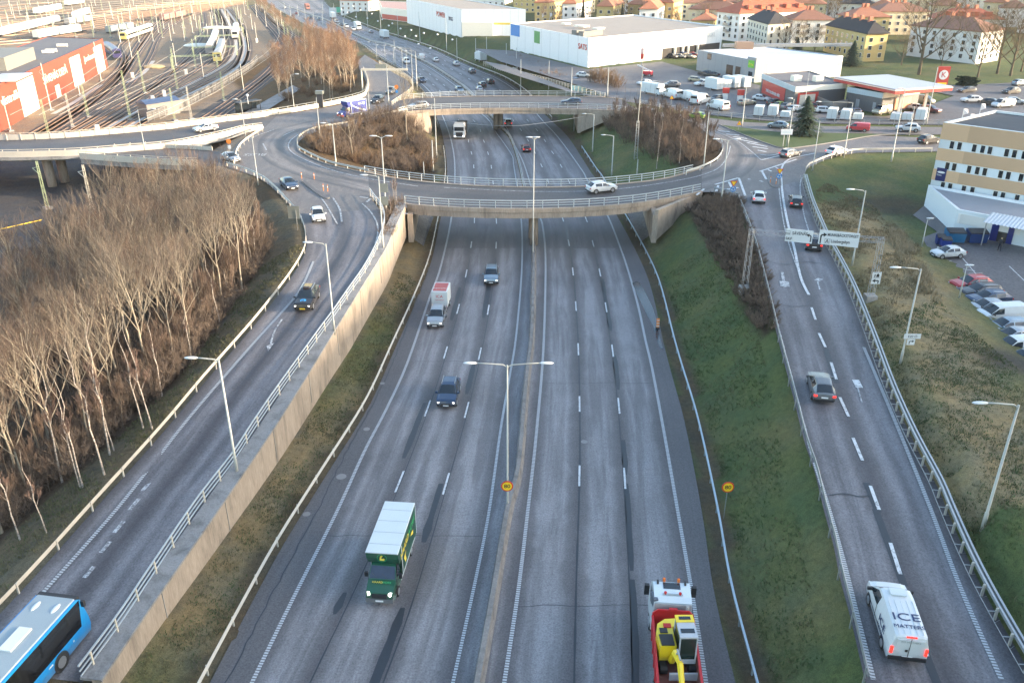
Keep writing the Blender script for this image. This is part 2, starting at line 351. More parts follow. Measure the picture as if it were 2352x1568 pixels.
# ---------------------------------------------------------------- the land as one sheet
def vnoise(X, Y, s, seed=0):
    a = np.sin(X/s+seed)*np.cos(Y/s*1.13-seed*.7)+.6*np.sin(X/s*2.3-Y/s*1.9+seed*2.1)+.4*np.cos(X/s*4.1+Y/s*3.7+seed)
    return np.clip(a/2.6*.5+.5, 0, 1)
WOOD = [T(*p) for p in [(-260,1330),(0,1250),(150,1110),(300,990),(400,880),(480,780),(560,680),(608,590),(600,480),(545,412),(470,395),(395,372),(250,430),(110,480),(0,600),(-200,760)]]
RSHRUB = [(1590,455),(1690,462),(1730,580),(1765,700),(1775,770),(1730,755),(1690,660),(1640,590),(1600,520),(1570,490)]
def land():
    md, mL, mR = lx('md', YY), lx('gL', YY), lx('gR', YY)
    n1, n2, n3 = vnoise(XX, YY, 4.5, 1), vnoise(XX, YY, 11, 3), vnoise(XX, YY, 1.9, 5)
    def c(*a): return np.array(a)
    def mx(a, b, t): return a*(1-t[..., None])+b*t[..., None]
    green, olive, straw, mud, litter, gravel = c(.064,.090,.038), c(.122,.116,.064), c(.20,.165,.10), c(.060,.050,.040), c(.085,.066,.050), c(.185,.155,.128)
    rightc = mx(np.broadcast_to(green, (*XX.shape, 3)), olive, sst(.42, .9, n1*.6+n2*.4))
    # strips of dry grass beside the right-hand ramp and the parking
    vy = np.interp(YY, [40, 60, 80, 100, 115, 130], [33, 37, 42, 46, 48, 52])
    dry = np.exp(-((XX-vy)/5.2)**2)*(YY > 45)*(YY < 118)
    rightc = mx(rightc, straw, np.clip(dry*(.7+.9*n3), 0, 1))
    lawn = sst(.42, .7, n2); leftc = mx(np.broadcast_to(c(.15,.125,.075), (*XX.shape, 3)), c(.088,.096,.046), lawn)
    yard = mx(np.broadcast_to(gravel, (*XX.shape, 3)), c(.21,.17,.125), n2)
    cc = np.where((XX > md)[..., None], rightc, leftc)
    off = (XX < np.minimum(mL-18, -26)) & (XX < md-30)
    cc = np.where(off[..., None], yard, cc)
    pts = np.stack([XX, YY], -1).reshape(-1, 2); w = inside(pts, WOOD).reshape(XX.shape)
    cc = np.where(w[..., None], mx(np.broadcast_to(litter, (*XX.shape, 3)), c(.045,.038,.031), n1), cc)
    verge = (XX < np.interp(YY, WY, WX)) & (YY < 135) & ~w & (XX > -70)
    cc = np.where(verge[..., None], mx(np.broadcast_to(c(.125,.112,.078), (*XX.shape, 3)), c(.085,.075,.055), n1), cc)
    dl, dr = mL-XX, XX-mR
    edge = ((dl > -1) & (dl < .9)) | ((dr > -1.2) & (dr < .8))
    cc = np.where(edge[..., None], mx(np.broadcast_to(mud, (*XX.shape, 3)), olive, n3*.4), cc)
    isl = (YY > 119) & (YY < 186) & (np.abs(XX) < 42) & (XX < mL-2)
    cc = np.where(isl[..., None], mx(np.broadcast_to(c(.075,.055,.032), (*XX.shape, 3)), c(.045,.036,.026), n1), cc)
    isr = (YY > 119) & (YY < 186) & (XX > mR+11) & (XX < 42)
    cc = np.where(isr[..., None], c(.042,.034,.026), cc)
    und_shade = inside(pts, [T(*p) for p in [(-160,366),(200,366),(330,372),(340,400),(250,455),(100,560),(-160,760)]]).reshape(XX.shape); cc = np.where(und_shade[..., None], c(.055,.057,.062), cc)  # shade below the flyover put into the ground colour
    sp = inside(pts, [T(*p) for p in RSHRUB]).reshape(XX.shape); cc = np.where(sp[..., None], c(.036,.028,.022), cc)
    north = (XX < mL-8) & (XX > md-75) & (YY > 150) & (YY < 420) & (XX > -95) & ~isl & (XX > -48-.42*(YY-180))
    cc = np.where(north[..., None], mx(np.broadcast_to(c(.11,.072,.04), (*XX.shape, 3)), c(.07,.055,.03), n1), cc)
    far = sst(260, 420, YY); cc = np.where((XX > mR+4)[..., None], mx(cc, c(.05,.062,.025), far), cc)
    bp = np.exp(-(((XX-57)/5.5)**2+((YY-122)/4.5)**2)); cc = mx(cc, c(.055,.044,.034), np.clip(bp*1.4*(.5+n3), 0, .85)); bp = np.exp(-(((XX-44.5)/2.6)**2+((YY-67)/2.4)**2)); cc = mx(cc, c(.05,.048,.048), np.clip(bp*1.5*(.5+n3), 0, .9))
    shade_hillc = (XX > 138) & (YY < 175); cc = np.where(shade_hillc[..., None], c(.04,.04,.025), cc)
    me = bpy.data.meshes.new('ground'); ny, nx = XX.shape
    co = np.stack([XX, YY, ZZ], -1).reshape(-1, 3)
    ii = (np.arange(ny-1)[:, None]*nx+np.arange(nx-1)[None]).reshape(-1)
    fc = np.stack([ii, ii+1, ii+1+nx, ii+nx], 1)
    me.vertices.add(len(co)); me.vertices.foreach_set('co', co.ravel())
    me.loops.add(fc.size); me.polygons.add(len(fc))
    me.polygons.foreach_set('loop_start', np.arange(0, fc.size, 4)); me.polygons.foreach_set('vertices', fc.ravel())
    me.update(calc_edges=True); me.polygons.foreach_set('use_smooth', [True]*len(fc))
    a = me.color_attributes.new('tint', 'FLOAT_COLOR', 'POINT')
    a.data.foreach_set('color', np.c_[cc.reshape(-1, 3), np.ones(len(co))].ravel())
    m, t, b = nodes('land'); at = t.nodes.new('ShaderNodeAttribute'); at.attribute_name = 'tint'
    v = coord(t); f1 = noise(t, 2.2, 6, .7, v, .4); f2 = noise(t, 14, 3, .7, v); f3 = noise(t, .35, 4, .6, v)
    k = ramp(t, f1, [(.28, .66), (.5, 1.0), (.75, 1.34)]); c1 = mix(t, 1.0, at.outputs['Color'], k, 'MULTIPLY')
    k2 = ramp(t, f2, [(.3, .68), (.7, 1.4)]); c2 = mix(t, 1.0, c1, k2, 'MULTIPLY')
    k3 = ramp(t, f3, [(.35, (1, 1, 1)), (.62, (1.3, 1.12, .92))]); c3 = mix(t, 1.0, c2, k3, 'MULTIPLY')
    t.links.new(c3, b.inputs['Base Color']); b.inputs['Roughness'].default_value = .95; b.inputs['Specular IOR Level'].default_value = .15
    bump(t, b, f2, .6, .08)
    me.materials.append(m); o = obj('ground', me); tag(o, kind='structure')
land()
# ---------------------------------------------------------------- asphalt, markings
def asphalt(name, lane=True, light=(.238,.230,.234), dark=(.085,.077,.079), amount=.95, warm=0, vscale=.05, fine=8.0):
    m, t, b = nodes(name); uv = coord(t, 'UV'); ob = coord(t, 'Object')
    sp = t.nodes.new('ShaderNodeSeparateXYZ'); t.links.new(uv, sp.inputs[0]); u = sp.outputs[0]
    st = noise(t, 1.0, 4, .65, mapping(t, uv, (3.2, vscale, 1)), .3)           # wear drawn out along the road
    st2 = noise(t, 1.0, 5, .7, mapping(t, uv, (1.3, .16, 1)), .6)
    bl = noise(t, .12, 4, .6, ob)
    if lane:
        f = math_(t, 'ABSOLUTE', math_(t, 'SUBTRACT', math_(t, 'FRACT', u), .47))
        f = math_(t, 'ADD', f, math_(t, 'MULTIPLY', math_(t, 'SUBTRACT', st2, .5), .36))
        band = ramp(t, f, [(.20, 0), (.33, .7), (.5, 1)])
        s1 = ramp(t, st, [(.44, 0), (.60, 1)])
        w = math_(t, 'MAXIMUM', band, math_(t, 'MULTIPLY', s1, .62))
    else:
        w = ramp(t, math_(t, 'ADD', math_(t, 'MULTIPLY', st, .5), math_(t, 'MULTIPLY', bl, .5)), [(.36, 0), (.64, 1)])
    w = math_(t, 'MULTIPLY', w, amount)
    col = mix(t, w, light, dark)
    col = mix(t, 1.0, col, ramp(t, bl, [(.3, .84), (.7, 1.16)]), 'MULTIPLY')
    sp1 = noise(t, fine, 3, .8, ob); sp2 = noise(t, fine*.33, 4, .75, ob, .5)
    col = mix(t, 1.0, col, ramp(t, sp1, [(.33, .66), (.52, 1.02), (.7, 1.28)]), 'MULTIPLY')
    col = mix(t, 1.0, col, ramp(t, sp2, [(.3, .86), (.55, 1.03), (.75, 1.08)]), 'MULTIPLY')
    t.links.new(col, b.inputs['Base Color'])
    t.links.new(ramp(t, w, [(0, .74), (1, .55)]), b.inputs['Roughness']); b.inputs['Specular IOR Level'].default_value = .38
    bump(t, b, sp1, .25, .02); return m
M_MW = asphalt('motorway_asphalt')
M_RAMP = asphalt('ramp_asphalt', light=(.185,.180,.190), dark=(.066,.061,.066), amount=.98)
M_RND = asphalt('roundabout_asphalt', lane=False, light=(.20,.182,.172), dark=(.095,.086,.084), vscale=.3)
M_LOT = asphalt('lot_asphalt', lane=False, light=(.145,.138,.14), dark=(.085,.082,.085), vscale=.4, fine=3)
M_SHO = asphalt('shoulder_asphalt', lane=False, light=(.128,.122,.124), dark=(.082,.077,.079), amount=.8)
M_SEAL = plain('sealant', (.022, .026, .032), .42, var=.3)
def paintmat(name, rumble=0, wear=.45):
    m, t, b = nodes(name); ob = coord(t); n = noise(t, 2.4, 6, .75, ob); n2 = noise(t, 9, 3, .8, ob)
    k = ramp(t, math_(t, 'ADD', math_(t, 'MULTIPLY', n, .55), math_(t, 'MULTIPLY', n2, .45)), [(wear-.07, 0), (wear+.05, 1)])
    if rumble:
        uv = coord(t, 'UV'); sp = t.nodes.new('ShaderNodeSeparateXYZ'); t.links.new(uv, sp.inputs[0])
        fr = math_(t, 'FRACT', math_(t, 'ADD', math_(t, 'MULTIPLY', sp.outputs[1], 1/rumble), math_(t, 'MULTIPLY', sp.outputs[0], .6)))
        k = math_(t, 'MULTIPLY', k, math_(t, 'GREATER_THAN', fr, .42))
    c = mix(t, k, (.13, .13, .138), mix(t, n2, (.36, .38, .39), (.54, .55, .55)) if rumble else mix(t, n2, (.48, .50, .51), (.66, .67, .67)))
    t.links.new(c, b.inputs['Base Color']); b.inputs['Roughness'].default_value = .6; return m
M_LINE, M_OLD, M_RUM = paintmat('road_paint', 0, .45), paintmat('worn_paint', 0, .52), paintmat('rumble_paint', .21, .38)
def strip(name, cols, us, mat, v=None, kind='structure'):
    """a sheet between lengthwise lines; us = the u value of each line"""
    cols = [np.array(c, float) for c in cols]; n = len(cols[0]); mb = MB()
    if v is None: v = np.r_[0, np.cumsum(np.linalg.norm(np.diff(cols[0][:, :2], axis=0), axis=1))]
    for a, b, ua, ub in zip(cols, cols[1:], us, us[1:]):
        vs = [tuple(p) for p in a]+[tuple(p) for p in b]
        fs = [(i, n+i, n+i+1, i+1) for i in range(n-1)]
        uv = [[(ua, v[i]), (ub, v[i]), (ub, v[i+1]), (ua, v[i+1])] for i in range(n-1)]
        if vs[0][0] > vs[n][0] and abs(cols[0][0][1]-cols[0][-1][1]) < 0: pass
        mb.add(vs, fs, 0, uv)
    o = mb.build(name, mat)
    me = o.data
    if sum(p.normal.z for p in me.polygons) < 0: me.flip_normals()
    return tag(o, kind=kind)
YS = np.r_[np.arange(22, 230, 1.5), np.arange(230, 760, 5)]
def ln(k, dx=0, z=0.0, Y=None):
    Y = YS if Y is None else Y
    return np.stack([lx(k, Y)+dx, Y, np.full(len(Y), z)], 1)
def band(name, k, w, mat, z=.012, Y=None, dx=0):
    return strip(name, [ln(k, dx-w/2, z, Y), ln(k, dx+w/2, z, Y)], [0, w], mat, v=(YS if Y is None else Y))
strip('motorway_carriageway', [ln('e0'), ln('d1'), ln('d2'), ln('e3'), ln('md', -.2)], [0, 1, 2, 3, 3.45], M_MW, v=YS)
strip('motorway_carriageway', [ln('md', .2), ln('f0'), ln('fA'), ln('fB'), ln('f3')], [9.6, 10, 11, 12, 13], M_MW, v=YS)
strip('hard_shoulder', [ln('gL', .35), ln('e0')], [0, 2.5], M_SHO, v=YS)
gRx = np.minimum(lx('gR', YS)-1.1, lx('f3', YS)+2.4)
strip('hard_shoulder', [ln('f3'), np.stack([gRx, YS, np.zeros(len(YS))], 1)], [0, 2.5], M_SHO, v=YS)
YN = np.arange(24, 212, 1.2); YF = np.arange(212, 700, 6.0)
for k, w, mt in (('e0', .26, M_RUM), ('e3', .22, M_RUM), ('f0', .26, M_RUM), ('f3', .26, M_RUM)):
    band('edge_line', k, w, mt, Y=YN); band('edge_line', k, .22, M_LINE, Y=YF)
def dashes(k, first, L, gap, y1, name='lane_dashes', w=.16):
    y = first; out = MB()
    while y < y1:
        Y = np.array([y, y+L/2, y+L]); x = lx(k, Y); d = w/2 if y < 215 else .14
        out.add([(x[0]-d, Y[0], .012), (x[0]+d, Y[0], .012), (x[1]+d, Y[1], .012), (x[1]-d, Y[1], .012), (x[2]+d, Y[2], .012), (x[2]-d, Y[2], .012)], [(0, 1, 2, 3), (3, 2, 4, 5)])
        y += L+gap
    tag(out.build(name, M_LINE), kind='structure')
def gy(px): return G(px[0], px[1], 0).y
dashes('d1', gy((905,1130)), 3.0, 9.0, 700); dashes('d2', gy((1019,1135)), 3.0, 9.0, 700)
dashes('fA', gy((1331,1116)), 3.0, 9.0, 700); dashes('fB', gy((1434,1122)), 3.0, 9.0, 700)
sr = random.Random(3)
def seals(k, spans, w=.42, dx=-.15):
    for y0, y1 in spans:
        n = max(4, int((y1-y0)/1.2)); Y = np.linspace(y0, y1, n); x = lx(k, Y)+dx
        ww = w*(.75+.5*np.array([sr.random() for _ in Y])); ww[0] *= .5; ww[-1] *= .6
        strip('asphalt_repair', [np.stack([x-ww/2, Y, np.full(n, .007)], 1), np.stack([x+ww/2, Y, np.full(n, .007)], 1)], [0, 1], M_SEAL, v=Y)
seals('d1', [(28, gy((690,1568))-.5), (gy((790,1410)), gy((800,1360))), (gy((920,1052)), gy((968,925))), (gy((1030,735)), gy((1050,660)))], .5, -.45)
seals('d2', [(30, gy((930,1395))), (gy((970,1245)), gy((1015,1110))), (gy((1068,905)), gy((1092,835))), (gy((1118,730)), gy((1122,650)))], .55, -.4)
seals('fA', [(26, 140)], .14, .02); seals('d1', [(26, 112)], .09, .12); seals('d2', [(26, 112)], .09, .12); seals('fB', [(26, 112)], .10, -.1)
seals('fB', [(34, gy((1455,1330))), (gy((1447,1310)), gy((1436,1110))), (gy((1430,1090)), gy((1427,1010))), (gy((1415,895)), gy((1406,815))), (gy((1400,760)), gy((1370,640)))], .45, .12)
# cracks, covers and drains in the left shoulder
Yc = np.arange(34, 108, .8); xc = lx('e0', Yc)-1.55+np.array([sr.uniform(-.09, .09) for _ in Yc]); strip('asphalt_crack', [np.stack([xc-.045, Yc, np.full(len(Yc), .008)], 1), np.stack([xc+.045, Yc, np.full(len(Yc), .008)], 1)], [0, 1], M_SEAL, v=Yc)
for x_, y_, r_ in ((784,1094,.42),(878,880,.25),(842,985,.3),(704,1180,.3),(1342,1014,.3)):
    p_ = G(x_, y_, .012); mb = MB(); mb.tube([p_, p_+Vector((0, 0, .008))], r_, 16); tag(mb.build('manhole_cover', plain('iron_cover', (.20, .195, .19), .5)), kind='structure')
for yy, k0, k1 in ((gy((1300,1390)),'f0','f3'),(gy((1300,880)),'f0','f3'),(gy((900,1230)),'e0','e3'),(gy((1050,830)),'e0','e3')):
    xs = np.linspace(float(lx(k0, yy)), float(lx(k1, yy)), 14); w_ = np.array([sr.uniform(-.12, .12) for _ in xs]); strip('asphalt_crack', [np.stack([xs, yy+w_-.025, np.full(14, .009)], 1), np.stack([xs, yy+w_+.025, np.full(14, .009)], 1)], [0, 1], M_SEAL, v=xs)
# darker stretch of surface from the near bridge on, water by the right edge
yj = gy((1330,570)); Yj = np.arange(yj, gy((1320,432)), 1.5)
M_DARKASPH = asphalt('darker_asphalt', light=(.185,.175,.182), dark=(.076,.069,.073), amount=.8)
strip('darker_carriageway', [ln('f0', .25, .006, Yj), ln('fA', 0, .006, Yj), ln('fB', 0, .006, Yj), ln('f3', -.2, .006, Yj)], [10, 11, 12, 13], M_DARKASPH, v=Yj)
strip('darker_carriageway', [ln('e0', .25, .006, Yj), ln('d1', 0, .006, Yj), ln('d2', 0, .006, Yj), ln('e3', -.2, .006, Yj)], [0, 1, 2, 3], M_DARKASPH, v=Yj)
m, t, b = nodes('water'); b.inputs['Base Color'].default_value = (.03, .04, .05, 1); b.inputs['Roughness'].default_value = .12; bump(t, b, noise(t, 1.4, 3, .6, coord(t)), .08, .02)
pw = catmull([G(x, y, .02) for x, y in [(1452,650),(1468,648),(1486,680),(1502,715),(1512,760),(1522,800),(1512,790),(1500,750),(1486,722),(1470,690)]], 4)
def flat(name, pts, z, mat, kind='structure'):
    """one level sheet filling an outline"""
    bm = bmesh.new(); vs = [bm.verts.new((p[0], p[1], z)) for p in pts]
    es = [bm.edges.new((vs[i], vs[(i+1) % len(vs)])) for i in range(len(vs))]
    bmesh.ops.triangle_fill(bm, use_beauty=True, use_dissolve=False, edges=es)
    uvl = bm.loops.layers.uv.new('UVMap')
    for f in bm.faces:
        if f.normal.z < 0: f.normal_flip()
        for l in f.loops: l[uvl].uv = (l.vert.co.x*.3, l.vert.co.y)
    me = bpy.data.meshes.new(name); bm.to_mesh(me); bm.free(); me.materials.append(mat)
    return tag(obj(name, me), kind=kind)
flat('water', pw[:-1], .02, MATS['water'])
# ramps
def ribbon(name, L, Rr, us, mat, n=120, dz=0.0, t0=0, t1=1):
    a, la = resample(L, n); b_, _ = resample(Rr, n); a[:, 2] += dz; b_[:, 2] += dz
    cols = [a*(1-t)+b_*t for t in np.linspace(t0, t1, len(us))]
    return strip(name, cols, us, mat, v=np.linspace(0, la, n))
LRP = (L_lr[12:], R_lr)
ribbon('left_ramp_road', L_lr[29:], R_lr[11:], [0, .5, 1, 1.5, 2.0], M_RAMP, 140)
ribbon('right_ramp_road', L_rr, R_rr, [0, .5, 1, 1.5, 2], M_RAMP, 140)
flat('roundabout_road', W_AL, ZD-.012, M_RND); flat('roundabout_road', W_AR, ZD-.012, M_RND)
M_RNL = asphalt('roundabout_lane_asphalt', light=(.205,.188,.180), dark=(.075,.069,.068), amount=.95, vscale=.09)
for a_, b_, n_ in (([(930,258),(800,290),(728,303),(690,322),(688,342),(706,358),(760,384),(850,403),(905,413)], [(905,241),(790,263),(690,283),(612,306),(592,340),(614,372),(690,405),(800,432),(900,455)], 90), ([(1588,399),(1640,382),(1664,354),(1660,326),(1604,284)], [(1618,437),(1698,412),(1738,372),(1722,336),(1646,288)], 50)):
    ribbon('roundabout_lane', line(a_, ZD-.006), line(b_, ZD-.006), [0, .5, 1, 1.5, 2], M_RNL, n_)
def onz(px, z, n=6, dz=.012): return [v+np.array((0, 0, dz)) for v in line(px, z, n)]
def offset(P, d):
    P = np.array(P, float); o = P.copy()
    for i in range(len(P)):
        t = P[min(i+1, len(P)-1)]-P[max(i-1, 0)]; l = math.hypot(t[0], t[1]) or 1
        o[i, 0] += t[1]/l*d; o[i, 1] -= t[0]/l*d
    return o
def mark(px, z, w, mat, name='road_line', dz=.014, n=6):
    P = onz(px, z, n, dz); P, L = resample(P, max(6, int(len(P))))
    return strip(name, [offset(P, -w/2), offset(P, w/2)], [0, w], mat)
zlm = lambda y: zl(y)+.02
zrm = lambda y: zr(y)+.02
mark([(720,600),(690,665),(640,725),(585,785),(450,940),(357,1057),(262,1176),(107,1351),(0,1468)], zlm, .28, M_RUM)
for p in [(365,1077),(337,1115),(308,1158),(273,1210),(242,1256),(205,1313)]:
    mark([(p[0]-11, p[1]+13), (p[0]+11, p[1]-13)], zlm, .30, M_OLD, 'lane_dashes')
mark([(862,560),(868,535),(865,510),(850,485),(832,468)], zlm, .2, M_OLD)
mark([(765,455),(780,480),(785,510)], ZD, .25, M_OLD); mark([(738,455),(752,475),(775,515)], ZD, .2, M_OLD)
mark([(622,790),(630,762),(648,733)], zlm, .18, M_OLD, 'lane_arrow'); mb = MB(); mb.add([G(x, y, zl(y)+.035) for x, y in ((612,794),(630,787),(616,806))], [(0, 2, 1)]); tag(mb.build('lane_arrow', M_OLD), kind='structure')
mark([(700,461),(1700,461)][1:]+[(1739,568),(1796,785),(1826,897),(1866,1050)], zrm, .22, M_OLD)
mark([(1871,1062),(1906,1175),(1939,1293),(1969,1413),(2006,1560)], zrm, .28, M_RUM)
mark([(1984,797),(2034,915),(2084,1035),(2139,1172),(2189,1306),(2239,1426),(2301,1561)], zrm, .28, M_RUM)
mark([(1873,352),(1815,365),(1796,385),(1795,418),(1800,463),(1811,519),(1824,568),(1839,637),(1858,677)], zrm, .30, M_LINE)
mark([(1785,394),(1790,440),(1798,500),(1812,560),(1839,637)], zrm, .14, M_OLD)
mark([(1848,405),(1840,412),(1838,440),(1846,490),(1862,545)], zrm, .16, M_OLD)
for a, b_ in [((1864,706),(1873,734)),((1881,765),(1896,797)),((1909,832),(1921,871)),((1929,912),(1949,956)),((1959,1005),(1981,1057)),((1999,1115),(2019,1170)),((2045,1246),(2068,1318)),((2111,1453),(2129,1506))]:
    mark([a, b_], zrm, .24, M_LINE, 'lane_dashes')
for a, b_ in [((1895,800),(1921,880)),((1988,1108),(2016,1176)),((2010,1170),(2075,1345)),((2100,1440),(2150,1568))]:
    P = onz([a, b_], zr, 6, .014); strip('asphalt_repair', [offset(P, -.28), offset(P, .2)], [0, 1], M_SEAL)
for px in ([(1905,1137),(1940,1133),(1975,1140),(2000,1136)],[(1795,700),(1830,704),(1870,699)],[(1765,600),(1800,607),(1850,601),(1900,608)]): mark(px, zrm, .10, M_SEAL, 'asphalt_crack', .012)
mark([(1883,665),(1876,640)], zrm, .15, M_OLD, 'lane_arrow'); mark([(1876,645),(1885,640)], zrm, .6, M_OLD, 'lane_arrow')
mark([(1797,625),(1799,640),(1803,660)], zrm, .3, M_OLD, 'lane_arrow'); mark([(1801,646),(1803,658)], zrm, 1.0, M_OLD, 'lane_arrow'); mark([(1965,872),(1974,890)], zrm, .6, M_LINE, 'lane_arrow'); mark([(1970,890),(1980,925)], zrm, .12, M_OLD, 'lane_arrow')
# roundabout paint
mark([(1020,431),(1230,440),(1400,436),(1560,414),(1640,392),(1668,365),(1678,335)], ZD, .18, M_OLD)
mark([(700,300),(668,322),(664,342),(690,362),(760,390),(850,411),(960,428)], ZD, .2, M_OLD)
mark([(546,356),(555,330),(590,312),(630,298)], ZD, .2, M_OLD)
for q in [((650,312),(676,300)),((612,345),(604,330))]: mark(list(q), ZD, .2, M_OLD)
for a, b_ in [((1650,301),(1676,303)),((1668,308),(1698,311)),((1684,314),(1716,319)),((1700,321),(1740,329)),((1716,328),(1762,337)),((1728,337),(1764,342)),((1740,345),(1760,349))]: mark([a, b_], ZD, .5, M_LINE, 'chevron_line')
mark([(1640,300),(1690,322),(1722,345),(1742,362),(1748,368)], ZD, .2, M_OLD)
mark([(1748,368),(1790,358),(1850,345)], ZD, .3, M_LINE)
mark([(1745,355),(1770,357),(1790,353)], ZD, .25, M_LINE)
for q in [((1745,394),(1830,366)),((1750,393),(1760,412)),((1764,390),(1772,394)),((1782,384),(1790,390)),((1697,409),(1712,450)),((1642,424),(1695,409)),((1645,440),(1650,426)),((1600,448),(1617,434)),((1655,437),(1696,431)),((1674,418),(1680,430))]: mark(list(q), ZD, .35, M_LINE, 'give_way_line')
for q in [((905,488),(936,491)),((842,464),(852,456)),((826,452),(846,455)),((1718,411),(1724,413)),((1745,415),(1752,418))]: mark(list(q), ZD, .4, M_OLD, 'give_way_line')
text('BUSS', 2.3, M_OLD, None, Matrix.Translation(G(586,355,ZD+.01)) @ Matrix.Rotation(math.pi, 4, 'Z'), 'road_lettering', .004, sx=.8); bpy.data.objects['road_lettering']['kind'] = 'structure'
# traffic islands with kerbs
M_KERB = plain('kerb_stone', (.19, .18, .17), .8, var=.25, scale=2)
def island(px, name='traffic_island', h=.13):
    P = [v for v in catmull([G(x, y, ZD) for x, y in px+px[:1]], 4)[:-1]]
    if sum((P[i][0]*P[(i+1) % len(P)][1]-P[(i+1) % len(P)][0]*P[i][1]) for i in range(len(P))) < 0: P.reverse()
    c = np.mean(P, 0); Q = [p+(c-p)/np.linalg.norm(c-p)*.22 for p in P]
    mb = MB(); mb.prism(P, ZD-.05, ZD+h); tag(mb.build('kerb', M_KERB), kind='structure')
    flat(name, Q, ZD+h+.006, M_SHO)
island([(693,418),(700,416),(722,432),(752,450),(757,456),(745,456),(728,446),(705,428)])
island([(1768,398),(1790,396),(1793,410),(1793,430),(1772,428),(1764,412)])
# decks and arms: kerb stones along the roundabout
def kerb(px, z=ZD, w=.2, h=.13):
    mb = MB(); mb.sweep(line(px, z), [(-w/2, -.05), (-w/2, h), (w/2, h), (w/2, -.05)]); return tag(mb.build('kerb', M_KERB), kind='structure')
kerb([(1652,287),(1709,311),(1766,332),(1800,341),(1850,337),(1930,325),(2020,311),(2140,309)])
kerb([(700,299),(684,320),(684,340),(695,352),(750,377),(848,400)])
kerb([(548,352),(552,332),(578,313),(604,297)])
flat('grass_island', [G(x, y, ZD+.03) for x, y in [(1656,287),(1711,310),(1768,331),(1800,340),(1850,336),(1930,324),(2020,310.5),(2130,308.5),(2050,308),(1900,305),(1780,302.5)]], ZD+.02, MATS.get('grass') or plain('grass', (.045, .075, .018), .95, var=.5, scale=6))
# ---------------------------------------------------------------- concrete, steel
def concrete(name, col, streak=True):
    m, t, b = nodes(name); ob = coord(t)
    a = noise(t, .7, 6, .65, mapping(t, ob, (1, 1, .22)) if streak else ob, .3); c = noise(t, 9, 4, .7, mapping(t, ob, (1, 1, .12)) if streak else ob)
    k = mix(t, 1.0, ramp(t, a, [(.30, .52), (.5, 1), (.75, 1.16)]), ramp(t, c, [(.3, .74), (.7, 1.14)]), 'MULTIPLY')
    t.links.new(mix(t, 1.0, (*col, 1), k, 'MULTIPLY'), b.inputs['Base Color']); b.inputs['Roughness'].default_value = .85
    bump(t, b, c, .15, .03); return m
M_CON = concrete('concrete', (.36, .29, .225)); M_COP = concrete('coping_concrete', (.25, .245, .24), False); M_CONG = concrete('grey_concrete', (.30, .28, .255))
M_BAR = concrete('barrier_concrete', (.215, .20, .185), False)
M_GALV = plain('galvanised_steel', (.38, .39, .39), .45, .55, var=.18, scale=4)
M_RAILP = plain('railing_paint', (.46, .49, .49), .5, .2, var=.15, scale=2)
M_STR = plain('strut_steel', (.30, .31, .31), .6, .4, var=.2); M_OLDRAIL = plain('weathered_rail', (.50, .47, .41), .6, .3, var=.2, scale=1.5)
M_CREAM = plain('cream_rail', (.58, .52, .42), .6, .1, var=.12)
M_POLE = plain('pole_paint', (.40, .40, .36), .5, .25, var=.2, scale=1.2)
M_LAMP = plain('lamp_shell', (.60, .62, .62), .35, var=.03)
M_BLACK = plain('black_rubber', (.018, .018, .019), .7, var=.2)
M_WHITE = plain('white_sign', (.66, .67, .66), .4, var=.03)
M_BACK = plain('sign_back', (.24, .25, .22), .5, .3, var=.15)
M_TEXT = plain('sign_black', (.02, .02, .022), .5, var=.05)
M_BLUE = plain('sign_blue', (.02, .22, .55), .4, var=.04); M_YEL = plain('sign_yellow', (.85, .55, .02), .4, var=.04); M_RED = plain('sign_red', (.62, .045, .02), .4, var=.05)
def along(path, step, start=0.0):
    """evenly spaced points and headings on a path"""
    P = np.array([tuple(p) for p in path], float); s = np.r_[0, np.cumsum(np.linalg.norm(np.diff(P, axis=0), axis=1))]
    for d in np.arange(start, s[-1], step):
        q = [np.interp(d, s, P[:, k]) for k in range(3)]; q2 = [np.interp(min(d+.3, s[-1]), s, P[:, k]) for k in range(3)]; q1 = [np.interp(max(d-.3, 0), s, P[:, k]) for k in range(3)]
        yield Vector(q), math.atan2(q2[1]-q1[1], q2[0]-q1[0])
def posts(root, path, step, d, h, mat, z0=-.3, cap=99, off=0.0, name='post'):
    me = None; n = 0
    for p, a in along(path, step, .1):
        if n >= cap: break
        if me is None: mb = MB(); mb.box((0, 0, (h+z0)/2), (d, d*.8, h-z0)); me = mb.mesh(name, mat)
        q = p+Vector((math.sin(a)*off, -math.cos(a)*off, 0))
        obj(name, me, root, q-Vector(root.location), a); n += 1
